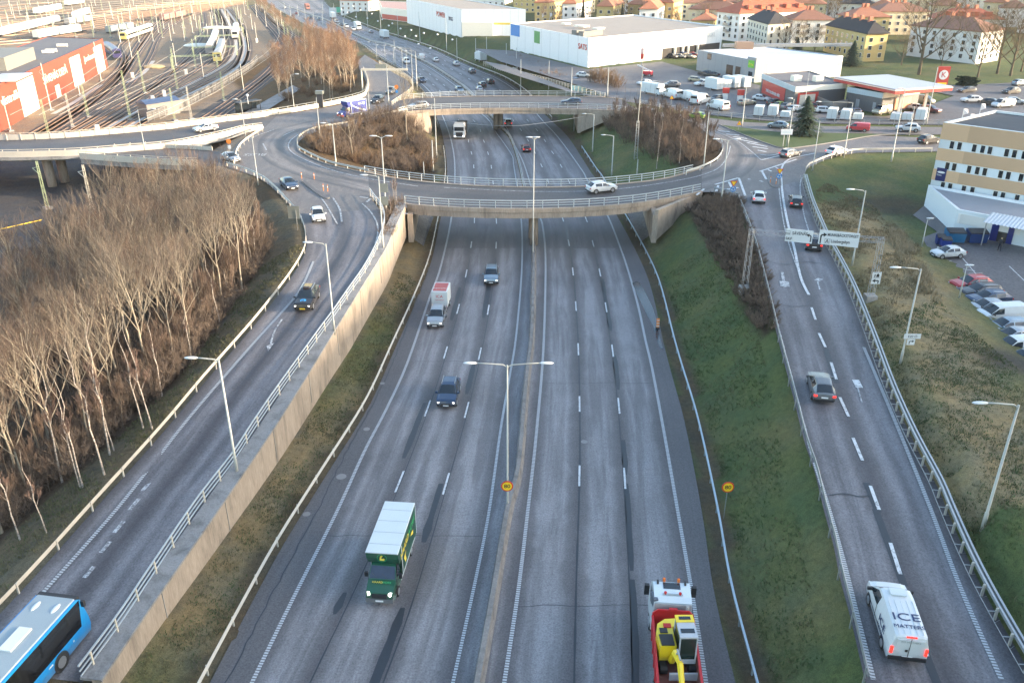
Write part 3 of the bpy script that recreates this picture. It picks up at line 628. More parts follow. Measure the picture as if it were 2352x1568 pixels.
def guardrail(name, label, path, mat, post=4.0, h=.75, style='w', postmat=None, group=None, side=1):
    path, _ = resample([tuple(p) for p in path], max(8, len(path))); o = path[0]
    root = thing(name, label, 'guardrail' if 'guard' in name else 'railing', tuple(o), 0, group)
    P = [Vector(p)-Vector(o) for p in path]
    if style == 'w':
        mb = MB(); k = .05*side; mb.sweep(P, [(k, h-.31), (k+.05*side, h-.25), (k, h-.2), (k, h-.12), (k+.05*side, h-.06), (k, h), (k-.03*side, h+.01), (k-.03*side, h-.31)], closed=True); mb.build('beam', mat, root)
    elif style == 'pipe':
        mb = MB(); mb.sweep(P, [(-.07, h-.14), (-.07, h), (.07, h), (.07, h-.14)], closed=True); mb.build('beam', mat, root)
    elif style == 'double':
        for q in (-.12, .12):
            mb = MB(); mb.sweep(P, [(q-.05, h-.3), (q-.05, h), (q+.05, h), (q+.05, h-.3)], closed=True); mb.build('beam', mat, root)
    elif style == 'rails':
        for i, zz in enumerate((h, h*.66, h*.34)):
            w = .05 if i == 0 else .035
            mb = MB(); mb.sweep(P, [(-w, zz-w), (-w, zz+w*.6), (w, zz+w*.6), (w, zz-w)], closed=True); mb.build('rail', mat, root)
    posts(root, path, post, .11, h, postmat or mat, -.5)
    return root
Yg = np.arange(25, 182, 2.0)
guardrail('guardrail', 'pale weathered guardrail along the left shoulder of the motorway below the retaining wall', ln('gL', 0, 0, Yg), M_OLDRAIL, 4, .78)
guardrail('guardrail', 'blue-grey box guardrail between the motorway right shoulder and the grass bank', ln('gR', 0, 0, Yg), plain('blue_rail', (.42, .50, .55), .45, .5), 4, .72, 'pipe')
guardrail('guardrail', 'long weathered guardrail between the left ramp and the bare wood', L_lr[10:], M_OLDRAIL, 4, .8, side=1)
guardrail('guardrail', 'dark guardrail curving around the wood edge by the silver car at the roundabout', line([(521,381),(560,393),(588,405),(613,420),(638,442),(663,471)], ZD), M_OLDRAIL, 3, .75)
guardrail('guardrail', 'galvanised guardrail on posts between the grass bank and the right-hand ramp', line(P_rrl, zr), M_GALV, 4, .78, side=-1)
guardrail('guardrail', 'cream guardrail curving round the shrubs of the left roundabout island', line([(936,256),(870,270),(800,287),(725,300),(690,318),(684,335),(692,348),(750,376),(800,389),(848,399)], ZD), M_OLDRAIL, 3, .75, side=1)
guardrail('guardrail', 'white guardrail curving round the saplings of the right roundabout island', line([(1575,402),(1610,391),(1645,373),(1660,350),(1657,328)], ZD), M_RAILP, 4, .8, side=-1)
guardrail('guardrail', 'short cream guardrail on the kerb beside the BUSS road lettering', line([(538,384),(545,352),(560,332),(585,314),(606,300)], ZD+.1), M_CREAM, 3, .85, side=1)
guardrail('guardrail', 'guardrail round the grass slope beside the white car leaving the roundabout', line([(1850,393),(1858,384),(1873,377),(1895,367.5),(1927,358),(1967,350.6),(2021,349.7),(2140,348)], ZD), M_OLDRAIL, 3, .75, side=1)
guardrail('guardrail', 'low guardrail between the brush bank top and the give-way lines', line([(1640,440),(1672,446),(1693,454)], ZD), M_GALV, 2, .7)
# the right ramp's outer barrier: double beam with outriggers
root = thing('guardrail', 'heavy double-beam barrier with steel outriggers on the far side of the right-hand ramp', 'guardrail', tuple(R_rr[0]))
o = Vector(R_rr[0]); P, Ln = resample(R_rr, 90); P = [Vector(p)-o for p in P]
for q, zz in ((-.16, .85), (.12, .85), (-.3, .5)):
    mb = MB(); mb.sweep(P, [(q-.06, zz-.2), (q-.06, zz), (q+.07, zz), (q+.07, zz-.2)], closed=True); mb.build('beam', M_GALV, root)
mb = MB(); mb.tube([Vector((*p[:2], p[2]))+Vector((0, 0, .63)) for p in offset(P, .8)], .02, 5); mb.build('outer_rail', M_STR, root)
mb = MB(); mb.box((.4, 0, .62), (.8, .05, .05)); mb.tube([(0, 0, 0), (.78, .9, .6)], .014, 4); brm = mb.mesh('outrigger', M_STR)
mb = MB(); mb.box((.3, 0, .1), (.14, .1, 1.5)); pm = mb.mesh('post', M_OLDRAIL)
for k, (p, a) in enumerate(along([q+o for q in P], 1.9, .2)):
    if k < 70: obj('outrigger', brm, root, p-o, a-math.pi/2)
    if k < 90: obj('post', pm, root, p-o, a-math.pi/2)
# left ramp railing and retaining wall
guardrail('ramp_railing', 'three-rail pale metal railing on top of the left ramp retaining wall', [v+np.array((0,0,.1)) for v in R_lr], M_RAILP, 2.4, 1.1, 'rails', M_CREAM)
wp = [v+np.array((0, 0, .12)) for v in line(P_wall, zl)]; wp, _ = resample(wp, 70)
root = thing('retaining_wall', 'long beige concrete retaining wall between the left ramp and the grass strip', 'wall', tuple(wp[0]))
mb = MB(); mb.sweep([Vector(p)-Vector(wp[0]) for p in wp], [(0, 0), (0, -4.5), (.55, -4.5), (.55, 0)], closed=True); mb.build('wall_face', M_CON, root)
mb = MB(); mb.sweep([Vector(p)-Vector(wp[0]) for p in wp], [(-.05, -.12), (-.05, .05), (1.25, .07), (1.25, -.10)], closed=True); mb.build('coping', M_COP, root)
for p, a in along(wp, 9, 4):
    mb = MB(); mb.box((0, .02, -1.6), (.06, .06, 3.0)); obj('joint', mb.mesh('joint', M_CONG), root, p-Vector(wp[0]), a)
# median barrier
Ym = np.arange(24, 121, 1.5)
root = thing('median_barrier', 'low concrete barrier dividing the two motorway carriageways in front of the near bridge', 'barrier', tuple(ln('md', 0, 0, Ym)[0]))
o = Vector(root.location); P = [Vector(p)-o for p in ln('md', 0, 0, Ym)]
mb = MB(); mb.sweep(P, [(-.36, -.05), (-.32, .1), (-.2, .3), (-.16, .84), (.16, .84), (.2, .3), (.32, .1), (.36, -.05)], closed=True); mb.build('barrier_wall', M_BAR, root)
guardrail('guardrail', 'double steel guardrail down the motorway median between the two bridges', ln('md', 0, 0, np.arange(121, 182, 2.0)), M_GALV, 2.5, .8, 'double')
guardrail('guardrail', 'double steel guardrail down the motorway median beyond the far bridge', ln('md', 0, 0, np.r_[np.arange(182, 300, 3.0), np.arange(300, 640, 8)]), M_OLDRAIL, 5, .85, 'double')
guardrail('guardrail', 'guardrail on the right edge of the far motorway beside the long grass strip', np.stack([lx('f3', np.arange(215, 640, 6.0))+2.6, np.arange(215, 640, 6.0), np.zeros(71)], 1), M_OLDRAIL, 6, .75)
guardrail('guardrail', 'guardrail on the left edge of the far motorway under the birches', np.stack([lx('e0', np.arange(205, 640, 6.0))-2.2, np.arange(205, 640, 6.0), np.zeros(73)], 1), M_OLDRAIL, 6, .75)
# ---------------------------------------------------------------- bridges over the motorway
def bridge(label, IN, OUT, th, piers, rail_in, rail_out, uprail):
    a, _ = resample(line(IN, ZD), 60); b_, _ = resample(line(OUT, ZD), 60); c = Vector(tuple(a[30])); c.z = 0
    root = thing('road_bridge', label, 'bridge', tuple(c)); L = lambda P: [Vector(tuple(p))-c for p in P]
    strip('bridge_road', [a*(1-t)+b_*t for t in (0, .33, .66, 1)], [0, .66, 1.33, 2], M_RND2, v=np.linspace(0, 70, 60))
    mb = MB(); A, B = L(a), L(b_)
    for i in range(59):
        q = [A[i], A[i+1], B[i+1], B[i]]; mb.add([v-Vector((0, 0, .03)) for v in q]+[v-Vector((0, 0, th-.1)) for v in q], [(0, 1, 2, 3), (7, 6, 5, 4), (0, 4, 5, 1), (2, 6, 7, 3)])
    mb.build('deck_slab', M_CON, root)
    for Q, sgn in ((A, 1), (B, 1)):
        mid = (A[30]+B[30])/2; d = (Q[31]-Q[30]); r = Vector((d.y, -d.x, 0)).normalized(); s_ = 1 if (Q[30]-mid).dot(r) > 0 else -1
        mb = MB(); mb.sweep(Q, [(-.3*s_, .1), (.18*s_, .1), (.18*s_, -.5), (.05*s_, -.52), (.05*s_, -th), (-.3*s_, -th)], closed=True); mb.build('edge_beam', M_CON, root)
    for px, wd in piers:
        p = G(px[0], px[1], 0)-c; mb = MB(); n = 14
        mb.tube([p-Vector((0, 0, .3)), p+Vector((0, 0, ZD-th+.05))], wd, n); mb.build('pier', M_CON, root, True)
    for px, hh in ((rail_in, uprail), (rail_out, uprail)):
        Pp = [v+np.array((0, 0, .1)) for v in line(px, ZD)]
        rl = thing('bridge_railing', '', '', (0, 0, 0)); [rl.__delitem__(k) for k in list(rl.keys())]; rl.parent = root
        for i, zz in enumerate((1.1, .75, .4)):
            w = .05 if i == 0 else .035
            mb = MB(); mb.sweep([Vector(tuple(p))-c for p in Pp], [(-w, zz-w), (-w, zz+w), (w, zz+w), (w, zz-w)], closed=True); mb.build('rail', M_RAILP, rl)
        me = None
        for k, (p, ang) in enumerate(along(Pp, 2.2)):
            if me is None: q = MB(); q.box((0, 0, .55), (.09, .12, 1.15)); me = q.mesh('post', M_RAILP)
            obj('post', me, rl, p-c, ang)
    return root, c
M_RND2 = asphalt('bridge_asphalt', light=(.105,.098,.098), dark=(.058,.055,.056), amount=.8, vscale=.03)
br1, c1 = bridge('near roundabout bridge across the motorway with white SUV on it', DECK_N_IN, DECK_N_OUT, 1.35, [((1226,562), .60), ((1223,546), .60)], [(838,398),(905,409),(1000,420),(1100,427),(1230,430),(1350,428),(1450,420),(1530,409),(1590,396)], [(930,468.5),(1000,474.5),(1100,479),(1226,480),(1350,476),(1450,468),(1530,456),(1608,441)], 1.1)
br2, c2 = bridge('far roundabout bridge across the motorway with dark blue car on it', DECK_F_IN, DECK_F_OUT, 1.2, [((1139,297), .6), ((1150,295), .6)], [(915,262),(945,256),(1050,250.5),(1180,249),(1300,250.5),(1400,254),(1440,258)], [(930,229),(1050,222),(1180,221),(1300,221.5),(1390,224.5)], 1.1)
def slab_wall(name, pts, t, mat, root, c):
    """thick wall from a vertical outline of 3D points"""
    P = [Vector(p)-c for p in pts]; n = (P[1]-P[0]).cross(P[-1]-P[0]).normalized()*t; k = len(P)
    mb = MB(); mb.add(P+[p+n for p in P], [tuple(range(k)), tuple(range(2*k-1, k-1, -1))]+[(i, i+k, (i+1) % k+k, (i+1) % k) for i in range(k)]); return mb.build(name, mat, root)
g = lambda x, y, z: G(x, y, z)
ra = G(1513,478,ZD); rb = G(1604,441,ZD)
slab_wall('wing_wall', [Vector((ra.x, ra.y, ZD-.3)), Vector((rb.x, rb.y, ZD-.3)), Vector((rb.x, rb.y, ZD-1.6)), Vector((ra.x, ra.y, 1.6))], .6, M_CON, br1, c1)
ri = G(1500,412,ZD)
slab_wall('abutment', [Vector((ra.x, ra.y, ZD-1)), Vector((ra.x+1, ri.y, ZD-1)), Vector((ra.x+1, ri.y, 1.2)), Vector((ra.x, ra.y, 1.2))], .7, M_CON, br1, c1)
la = G(946,477,ZD); li = G(960,415,ZD)
slab_wall('abutment', [Vector((la.x, la.y, ZD-1)), Vector((li.x, li.y, ZD-1)), Vector((li.x, li.y, 1.2)), Vector((la.x, la.y, 1.2))], .7, M_CON, br1, c1)
fa = G(985,254,ZD); fb = G(1000,225,ZD)
slab_wall('abutment', [Vector((fa.x, fa.y, ZD-1)), Vector((fb.x, fb.y, ZD-1)), Vector((fb.x, fb.y, 1.)), Vector((fa.x, fa.y, 1.))], .7, M_CON, br2, c2)
fl = G(930,260,ZD); slab_wall('wing_wall', [Vector((fl.x, fl.y, ZD-.4)), Vector((fa.x, fa.y, ZD-.4)), Vector((fa.x, fa.y, 1.2)), Vector((fl.x, fl.y, ZD-2))], .5, M_CON, br2, c2)
fc = G(1335,251,ZD); fd = G(1325,222,ZD)
slab_wall('abutment', [Vector((fc.x, fc.y, ZD-1)), Vector((fd.x, fd.y, ZD-1)), Vector((fd.x, fd.y, 1.)), Vector((fc.x, fc.y, 1.))], .7, M_CON, br2, c2)
fe = G(1400,255,ZD); slab_wall('wing_wall', [Vector((fc.x, fc.y, ZD-.4)), Vector((fe.x, fe.y, ZD-.4)), Vector((fe.x, fe.y, ZD-2)), Vector((fc.x, fc.y, 1.2))], .5, M_CON, br2, c2)
def drape(name, q, n, dz, mat, kind='structure', parent=None):
    mb = MB(); V = []
    for i in range(n+1):
        for j in range(n+1):
            u, v = i/n, j/n; x = (q[0][0]*(1-u)+q[1][0]*u)*(1-v)+(q[3][0]*(1-u)+q[2][0]*u)*v; y = (q[0][1]*(1-u)+q[1][1]*u)*(1-v)+(q[3][1]*(1-u)+q[2][1]*u)*v
            V.append(T(x, y)+Vector((0, 0, dz)))
    mb.add(V, [(i*(n+1)+j, (i+1)*(n+1)+j, (i+1)*(n+1)+j+1, i*(n+1)+j+1) for i in range(n) for j in range(n)])
    o = mb.build(name, mat); 
    if sum(p.normal.z for p in o.data.polygons) < 0: o.data.flip_normals()
    return tag(o, kind=kind)
m, t, b = nodes('slope_paving'); bt = t.nodes.new('ShaderNodeTexBrick'); t.links.new(coord(t), bt.inputs[0]); bt.inputs['Scale'].default_value = 1.1
bt.inputs['Color1'].default_value = (.17, .155, .14, 1); bt.inputs['Color2'].default_value = (.22, .20, .18, 1); bt.inputs['Mortar'].default_value = (.06, .055, .05, 1)
t.links.new(mix(t, 1.0, bt.outputs[0], ramp(t, noise(t, 2, 5, .7, coord(t)), [(.3, .7), (.7, 1.15)]), 'MULTIPLY'), b.inputs['Base Color']); b.inputs['Roughness'].default_value = .9
drape('slope_paving', [(955,484),(996,500),(973,567),(938,543)], 8, .14, m); drape('slope_paving', [(1440,492),(1490,478),(1516,524),(1471,558)], 8, .14, m)
# ---------------------------------------------------------------- the flyover on the left over the railway
FU = [(-160,318),(0,322),(130,318),(260,308),(390,296),(420,291),(520,279),(600,269),(640,262)]
FL = [(-160,360),(0,361),(110,359),(190,356),(290,348),(400,338),(500,318),(560,303),(604,297)]
M_PANEL = plain('parapet_panel', (.56, .51, .43), .5, .2, var=.1)
a, _ = resample(line(FU, ZD), 70); b_, _ = resample(line(FL, ZD), 70)
strip('flyover_road', [a*(1-t)+b_*t for t in (0, .33, .66, 1)], [0, .66, 1.33, 2], M_RND2, v=np.linspace(0, 110, 70))
c = Vector((*a[25][:2], 0)); root = thing('flyover', 'grey road flyover with pale parapets crossing the railway at the left', 'bridge', tuple(c))
A = [Vector(tuple(p))-c for p in a]; B = [Vector(tuple(p))-c for p in b_]; mb = MB()
for i in range(69):
    q = [A[i], A[i+1], B[i+1], B[i]]; mb.add([v-Vector((0, 0, .03)) for v in q]+[v-Vector((0, 0, .55)) for v in q], [(0, 1, 2, 3), (7, 6, 5, 4), (0, 4, 5, 1), (2, 6, 7, 3)])
mb.build('deck_slab', M_CONG, root)
def parapet(Q, root, side, k0=0, k1=None, mat=None, h=1.0):
    Q = Q[k0:k1]; p_ = thing('parapet', '', ''); [p_.__delitem__(k) for k in list(p_.keys())]; p_.parent = root
    mb = MB(); mb.sweep(Q, [(.15*side, -.05), (.15*side, h), (.05*side, h), (.05*side, -.05)], closed=True); mb.build('panel', mat or M_PANEL, p_)
    mb = MB(); mb.tube([v+Vector((0, 0, h+.25)) for v in Q], .05, 5); mb.build('top_rail', M_CREAM, p_)
    mb = MB(); mb.box((0, 0, .65), (.1, .1, 1.3)); me = mb.mesh('post', M_CREAM)
    for p, ang in along(Q, 2.6): obj('post', me, p_, p, ang)
parapet(A, root, -1); parapet(B, root, 1)
mb = MB(); mb.sweep(B, [(.3, -.02), (.3, -.55), (-.4, -.55), (-.4, -.02)], closed=True); mb.build('edge_beam', M_COP, root)
mb = MB(); mb.sweep(A, [(.3, -.02), (.3, -.55), (-.4, -.55), (-.4, -.02)], closed=True); mb.build('edge_beam', M_COP, root)
for q in (.25, .75):
    mb = MB(); mb.sweep([A[i]*(1-q)+B[i]*q for i in range(58)], [(-.5, -.5), (-.5, -1.5), (.5, -1.5), (.5, -.5)], closed=True); mb.build('girder', plain('girder_paint', (.16, .20, .20), .5), root)
for px, hs in (((121,428), 1), ((150,418), 1), ((330,400), 1), ((352,392), 1)):
    p = G(*px, 0)-c; p.z = 0; mb = MB(); mb.tube([p-Vector((0, 0, 1)), p+Vector((0, 0, 4.9))], [.75, .85], 12); mb.build('pier', M_CON, root, True)
# slip arm from the wood side joining the roundabout by the silver car
E_IN = [(190,359),(285,345),(380,341),(470,345),(530,352)]; E_OUT = [(185,364),(290,372),(390,378),(470,380),(521,381)]
a2, _ = resample(line(E_IN, ZD), 40); b2, _ = resample(line(E_OUT, ZD), 40)
strip('slip_road', [a2*(1-t)+b2*t for t in (0, .5, 1)], [0, 1, 2], M_RND2, v=np.linspace(0, 60, 40))
c = Vector((*a2[20][:2], 0)); root = thing('slip_bridge', 'narrow slip road deck running above the bare wood from the flyover to the roundabout', 'bridge', tuple(c))
A = [Vector(tuple(p))-c for p in a2]; B = [Vector(tuple(p))-c for p in b2]; mb = MB()
for i in range(39):
    q = [A[i], A[i+1], B[i+1], B[i]]; mb.add([v-Vector((0, 0, .04)) for v in q]+[v-Vector((0, 0, .9)) for v in q], [(0, 1, 2, 3), (7, 6, 5, 4), (0, 4, 5, 1), (2, 6, 7, 3)])
mb.build('deck_slab', M_CONG, root); parapet(B, root, 1, 0, 33); parapet(A, root, -1, 8, 34, h=.7)
# cream parapet of the upper left rim of the roundabout
UR = [(640,262),(760,241),(830,224),(843,210),(846,190),(836,162)]
P = [Vector(tuple(p)) for p in line(UR, ZD)]
root = thing('parapet_wall', 'sunlit cream parapet along the upper left rim of the roundabout under the birches', 'parapet', tuple(P[0]))
mb = MB(); mb.sweep([p-P[0] for p in P], [(-.2, -.1), (-.2, .85), (.1, .85), (.1, -.1)], closed=True); mb.build('panel', M_CREAM, root)
mb = MB(); mb.tube([p-P[0]+Vector((-.2, 0, 1.25)) for p in P], .04, 5); mb.build('top_rail', M_POLE, root); posts(root, P, 2.5, .09, 1.25, M_POLE)
guardrail('ramp_railing', 'white picket railing curving round the upper left slip road beside the black car', line([(900,243),(922,228),(946,210),(948,194),(935,180),(905,164),(870,146)], ZD+.05), M_CREAM, 1.6, 1.0, 'rails')
guardrail('ramp_railing', 'pale railing beside the ramp running up past the parked white vans', line([(1390,224),(1320,206),(1250,186),(1180,168),(1110,148)], lambda y: ZD-(.0 if y>200 else (200-y)*.05)), M_CREAM, 2.0, 1.0, 'rails')
guardrail('guardrail', 'guardrail with wire fence between the roundabout arm and the trailer lot', line([(1470,240),(1560,256),(1640,266),(1750,277),(1900,284),(2160,287),(2330,288)], ZD), M_GALV, 3, 1.0, 'rails')
# ---------------------------------------------------------------- street lamps
def height(base, ytop):
    cy = (ytop-784)/FPX; dy = math.cos(PITCH)-cy*math.sin(PITCH); dz = -math.sin(PITCH)-cy*math.cos(PITCH)
    return CAM_H+base.y/dy*dz-base.z
def xat(base, x, z):
    depth = base.y*math.cos(PITCH)+(CAM_H-z)*math.sin(PITCH); return (x-1176)/FPX*depth
def lamp(b, ytop, heads, label, mat=None, r=.09, z=None, group=None, sag=.0):
    base = T(*b) if z is None else G(b[0], b[1], z); h = height(base, ytop); mat = mat or M_POLE
    root = thing('street_lamp', label, 'street lamp', tuple(base), 0, group)
    mb = MB(); mb.tube([(0, 0, -.3), (0, 0, 1.2), (0, 0, 1.25), (0, 0, h)], [r*1.35, r*1.35, r, r*.7], 8)
    bend = [x for x in heads]
    mb.build('pole', mat, root, True)
    for hx in heads:
        dx = xat(base, hx, base.z+h)-base.x; s_ = 1 if dx > 0 else -1
        mb = MB(); mb.tube([(0, 0, h-.5), (s_*.05, 0, h-.15), (s_*.3, 0, h+.02), (dx*.6, 0, h+.12), (dx-s_*.4, 0, h+.15)], r*.55, 6); mb.build('arm', mat, root, True)
        mb = MB(); mb.ell((dx, 0, h+.16), (.52, .17, .085), 10, 6); mb.build('lamp_head', M_LAMP, root, True)
    return root
lamp((545,1085), 826, [440], 'tall lamp with curved arm on the retaining wall, nearest the blue bus', r=.1, z=3.45)
lamp((768,762), 560, [707], 'tall lamp with curved arm on the retaining wall beside the black taxi', z=4.8)
lamp((881,577), 405, [836], 'lamp with curved arm at the top of the retaining wall by the bridge end', z=5.6)
lamp((772,381), 285, [742], 'lamp with curved arm at the front of the left roundabout island', z=ZD)
lamp((593,424), 312, [], 'bare mast without lamp between the silver car and the dark saloon', r=.07, z=ZD)
lamp((887,488), 315, [857, 893], 'double-arm lamp with two grey sign backs at the left end of the near bridge', z=ZD-.3)
lamp((1166,1170), 838, [1080, 1255], 'double-arm lamp in the median carrying the left 80 sign', r=.08, z=.2)
lamp((1224,588), 318, [1216, 1232], 'tall median lamp standing in front of the near bridge', r=.08, z=.2)
lamp((1657,460), 322, [1645, 1693], 'double-arm lamp at the top of the brush bank by the give-way sign', z=ZD)
lamp((1957,610), 438, [1953], 'lamp with curved arm behind the white direction signs', z=None)
lamp((2068,834), 618, [2056], 'lamp with curved arm carrying the E20 sign', z=None)
lamp((2257,1212), 930, [2250], 'lamp with curved arm nearest the white van on the right', r=.1, z=None)
lamp((1405,403), 312, [1386], 'short lamp on the grass slope between the bridges, nearer the camera', r=.11, z=None)
lamp((1361,349), 263, [1342], 'short lamp on the grass slope under the far bridge', r=.1, z=None)
lamp((1318,304), 219, [], 'thin bare mast rising past the far bridge railing', r=.08, z=0)
lamp((1616,384), 258, [], 'thin bare mast among the saplings of the right island', r=.08, z=ZD)
lamp((1003,363), 226, [], 'tall bare mast in front of the far bridge abutment, holding the span wire', r=.1, z=None)
lamp((995,393), 322, [], 'white stump mast left of the carriageway between the bridges', r=.12, z=None)
lamp((974,405), 372, [], 'short white marker mast at the edge of the left island brush', r=.09, z=None)
lamp((1463,402), 366, [], 'short white mast at the foot of the lattice mast', r=.1, z=None)
lamp((1704,291), 181, [1697, 1726], 'double-headed lamp by the yellow warning triangle', z=ZD)
lamp((1866,391), 278, [], 'bare mast behind the roundabout sign by the white car', r=.08, z=ZD)
lamp((1938,361), 236, [1880], 'lamp with long bent arm behind the white crossover car', r=.08, z=ZD)
lamp((2117,567), 504, [2136], 'short lamp beside the footpath at the annex wall', r=.06)
lamp((2203,684), 612, [2226], 'short lamp standing in the row of cars by the office', r=.06)
lamp((2047,372), 205, [2066], 'tall lamp on the grass slope in front of the petrol station', r=.1, z=None)
lamp((2088,310), 246, [], 'thick pale mast beside the white crossover on the upper road', r=.1, z=ZD)
lamp((2127,287), 155, [], 'tall pale mast by the petrol price sign', r=.1, z=None)
lamp((1809,337), 228, [1815], 'thin lamp between the white info board and the spruce', r=.08, z=ZD)
lamp((1845,262), 160, [], 'tall thin mast by the car wash doors', r=.07, z=None)
lamp((676,252), 172, [682], 'lamp among the birches with a small box on its pole', r=.07, z=ZD)
lamp((735,316), 224, [], 'thin mast on the wedge of ground by the orange sign', r=.08, z=ZD)
lamp((333,345), 252, [352], 'lamp with rounded arm on the flyover', r=.07, z=ZD)
lamp((565,320), 230, [540], 'lamp with rounded arm at the join of flyover and roundabout', r=.07, z=ZD)
lamp((850,275), 194, [], 'bare mast behind the blue box truck', r=.08, z=ZD)
lamp((893,238), 153, [], 'tall mast by the two dark cars at the slip road', r=.1, z=ZD)
for k, (bx, by, tx, ty) in enumerate([(958,205,945,118),(948,195,931,112),(935,170,920,112),(925,160,912,108),(905,150,898,105),(885,140,880,105),(866,140,860,98)]):
    lamp((bx, by), ty, [tx-14], 'slender bent-arm lamp in the close row along the upper left slip road', r=.07, z=3.0, group='close row of slip road lamps')
# tall masts of the far motorway
for k, (x, y, h) in enumerate([(1196,108+105,137),(1260,214,140),(1312,219,155),(1395,220,155),(958,198,125),(908,150,93)]):
    lamp((x, y), h, [], 'tall pale mast rising just behind the far bridge', r=.11, z=ZD if k in (2, 3) else 1.0, group='tall masts behind the far bridge')
for k, (x, y, h) in enumerate([(1050,139,88),(1026,116,41),(965,98,28),(915,86,26),(875,71,18),(845,63,18),(820,52,12),(792,44,6),(768,38,8),(742,32,4),(722,60,28),(742,58,25),(765,62,30),(790,66,45),(702,47,18),(685,38,10),(668,40,12),(655,33,4),(1118,140,85),(1093,134,88),(1163,155,100),(1186,170,110)]):
    lamp((x, y), h, [], 'tall slim mast along the far stretch of the motorway', r=.12, group='slim masts along the far motorway')
# span-wire lamps hanging over the far motorway
mb = MB(); mb.ell((0, 0, 0), (.42, .42, .34), 8, 6); ball = mb.mesh('hanging_lamp', M_WHITE, True)
for x, y in [(957,100),(1006,96),(1040,110),(932,101),(975,92),(946,84),(922,80),(895,72),(870,60),(903,66),(846,52),(880,55),(820,48),(856,40),(800,36),(830,30),(786,28),(812,20),(990,133),(963,122)]:
    p = T(x, y+22); o_ = obj('hanging_lamp', ball, None, (p.x*.97, p.y*.97, p.z+7.5)); tag(o_, 'white globe lamp hanging on a wire above the far motorway', 'hanging lamp', 'globe lamps above the far motorway')
w0, w1 = G(1002,277,2)+Vector((0,0,0)), G(1340,268,8)
mb = MB(); mb.tube(catmull([G(1002,274,8), G(1100,286,7.4), G(1180,289,7.2), G(1260,281,7.4), G(1340,268,8)], 6), .03, 4); tag(mb.build('span_wire', M_GALV), 'thin sagging wire strung across the motorway in front of the far bridge', 'wire')
# ---------------------------------------------------------------- lattice work
def lattice(mb, p0, p1, w0, w1, n, r=.035, mi=0, leg=None):
    p0, p1 = Vector(p0), Vector(p1); d = (p1-p0).normalized(); up = Vector((0, 0, 1)) if abs(d.z) < .8 else Vector((0, 1, 0))
    a = d.cross(up).normalized(); b = a.cross(d).normalized(); C = []
    for i in range(n+1):
        t = i/n; w = (w0*(1-t)+w1*t)/2; c = p0.lerp(p1, t); C.append([c+a*w*sx+b*w*sy for sx, sy in ((-1,-1),(1,-1),(1,1),(-1,1))])
    for k in range(4): mb.tube([q[k] for q in C], leg or r*1.5, 4, mi)
    for i in range(n):
        for k in range(4):
            u, v = (C[i][k], C[i+1][(k+1) % 4]) if (i+k) % 2 else (C[i][(k+1) % 4], C[i+1][k]); mb.tube([u, v], r, 3, mi, False)
    return mb
def disc(mb, c, r, t=.03, n=28, mi=0, y=0): return mb.tube([Vector(c)+Vector((0, t/2+y, 0)), Vector(c)+Vector((0, -t/2+y, 0))], r, n, mi)
# gantry above the right-hand ramp
g0, g1 = T(1709,668), T(1998,688); h0, h1 = height(g0, 532), height(g1, 552)
root = thing('sign_gantry', 'lattice sign gantry over the right-hand ramp carrying two white direction signs', 'gantry', tuple(g0)); o = Vector(g0)
for p, h in ((g0, h0), (g1, h1)):
    mb = MB(); lattice(mb, p-o+Vector((0, 0, .4)), p-o+Vector((0, 0, h+.3)), .55, .45, 12, .013, leg=.024); mb.build('lattice_leg', M_GALV, root)
    mb = MB(); mb.box(p-o+Vector((0, 0, .1)), (1.1, 1.1, .9)); mb.build('footing', M_CONG, root)
t0, t1 = g0-o+Vector((0, 0, h0)), g1-o+Vector((0, 0, h1)); mb = MB(); lattice(mb, t0-Vector((.3, 0, 0)), t1+Vector((.3, 0, 0)), .5, .5, 24, .011, leg=.02); mb.build('lattice_beam', M_GALV, root)
bd = (t1-t0); ax = Vector((bd.x, bd.y, 0)).normalized(); nn = Vector((ax.y, -ax.x, 0))
def onbeam(px): 
    best = min(np.linspace(0, 1, 400), key=lambda s: abs(xat(o+t0.lerp(t1, s), px, (o+t0.lerp(t1, s)).z)-(o+t0.lerp(t1, s)).x)); return t0.lerp(t1, best)
def signboard(xa, xb, h, zoff=0):
    a, b_ = onbeam(xa), onbeam(xb); c = (a+b_)/2+nn*.42+Vector((0, 0, zoff)); w = (b_-a).length; d = (b_-a).normalized()
    mb = MB(); ang = math.atan2(d.y, d.x); mb.box(c, (w, .06, h), ang); s_ = mb.build('sign_panel', M_WHITE, root)
    mb = MB(); e = .05
    for q, sz in (((0, h/2-e), (w-.1, .03)), ((0, -h/2+e), (w-.1, .03)), ((-w/2+e, 0), (.03, h-.1)), ((w/2-e, 0), (.03, h-.1))):
        mb.box(c+d*q[0]+Vector((0, 0, q[1]))+nn*.034, (sz[0], .012, sz[1]), ang)
    return s_, c+nn*.04, d, w
def arrowmesh(mb, M, pts, w):
    P = [Vector((x, y, 0)) for x, y in pts]
    for p, q in zip(P, P[1:]):
        d = (q-p).normalized(); n = Vector((-d.y, d.x, 0))*w/2; e = d*w/2
        mb.add([M @ v for v in (p-n-e, q-n+e, q+n+e, p+n-e)], [(0, 1, 2, 3)])
    d = (P[-1]-P[-2]).normalized(); n = Vector((-d.y, d.x, 0)); q = P[-1]
    mb.add([M @ v for v in (q+n*w*1.7, q-n*w*1.7, q+d*w*2.6)], [(0, 1, 2)])
sp_, sc_, d, w = signboard(1805, 1867, 1.36); Z_ = Vector((0, 0, 1))
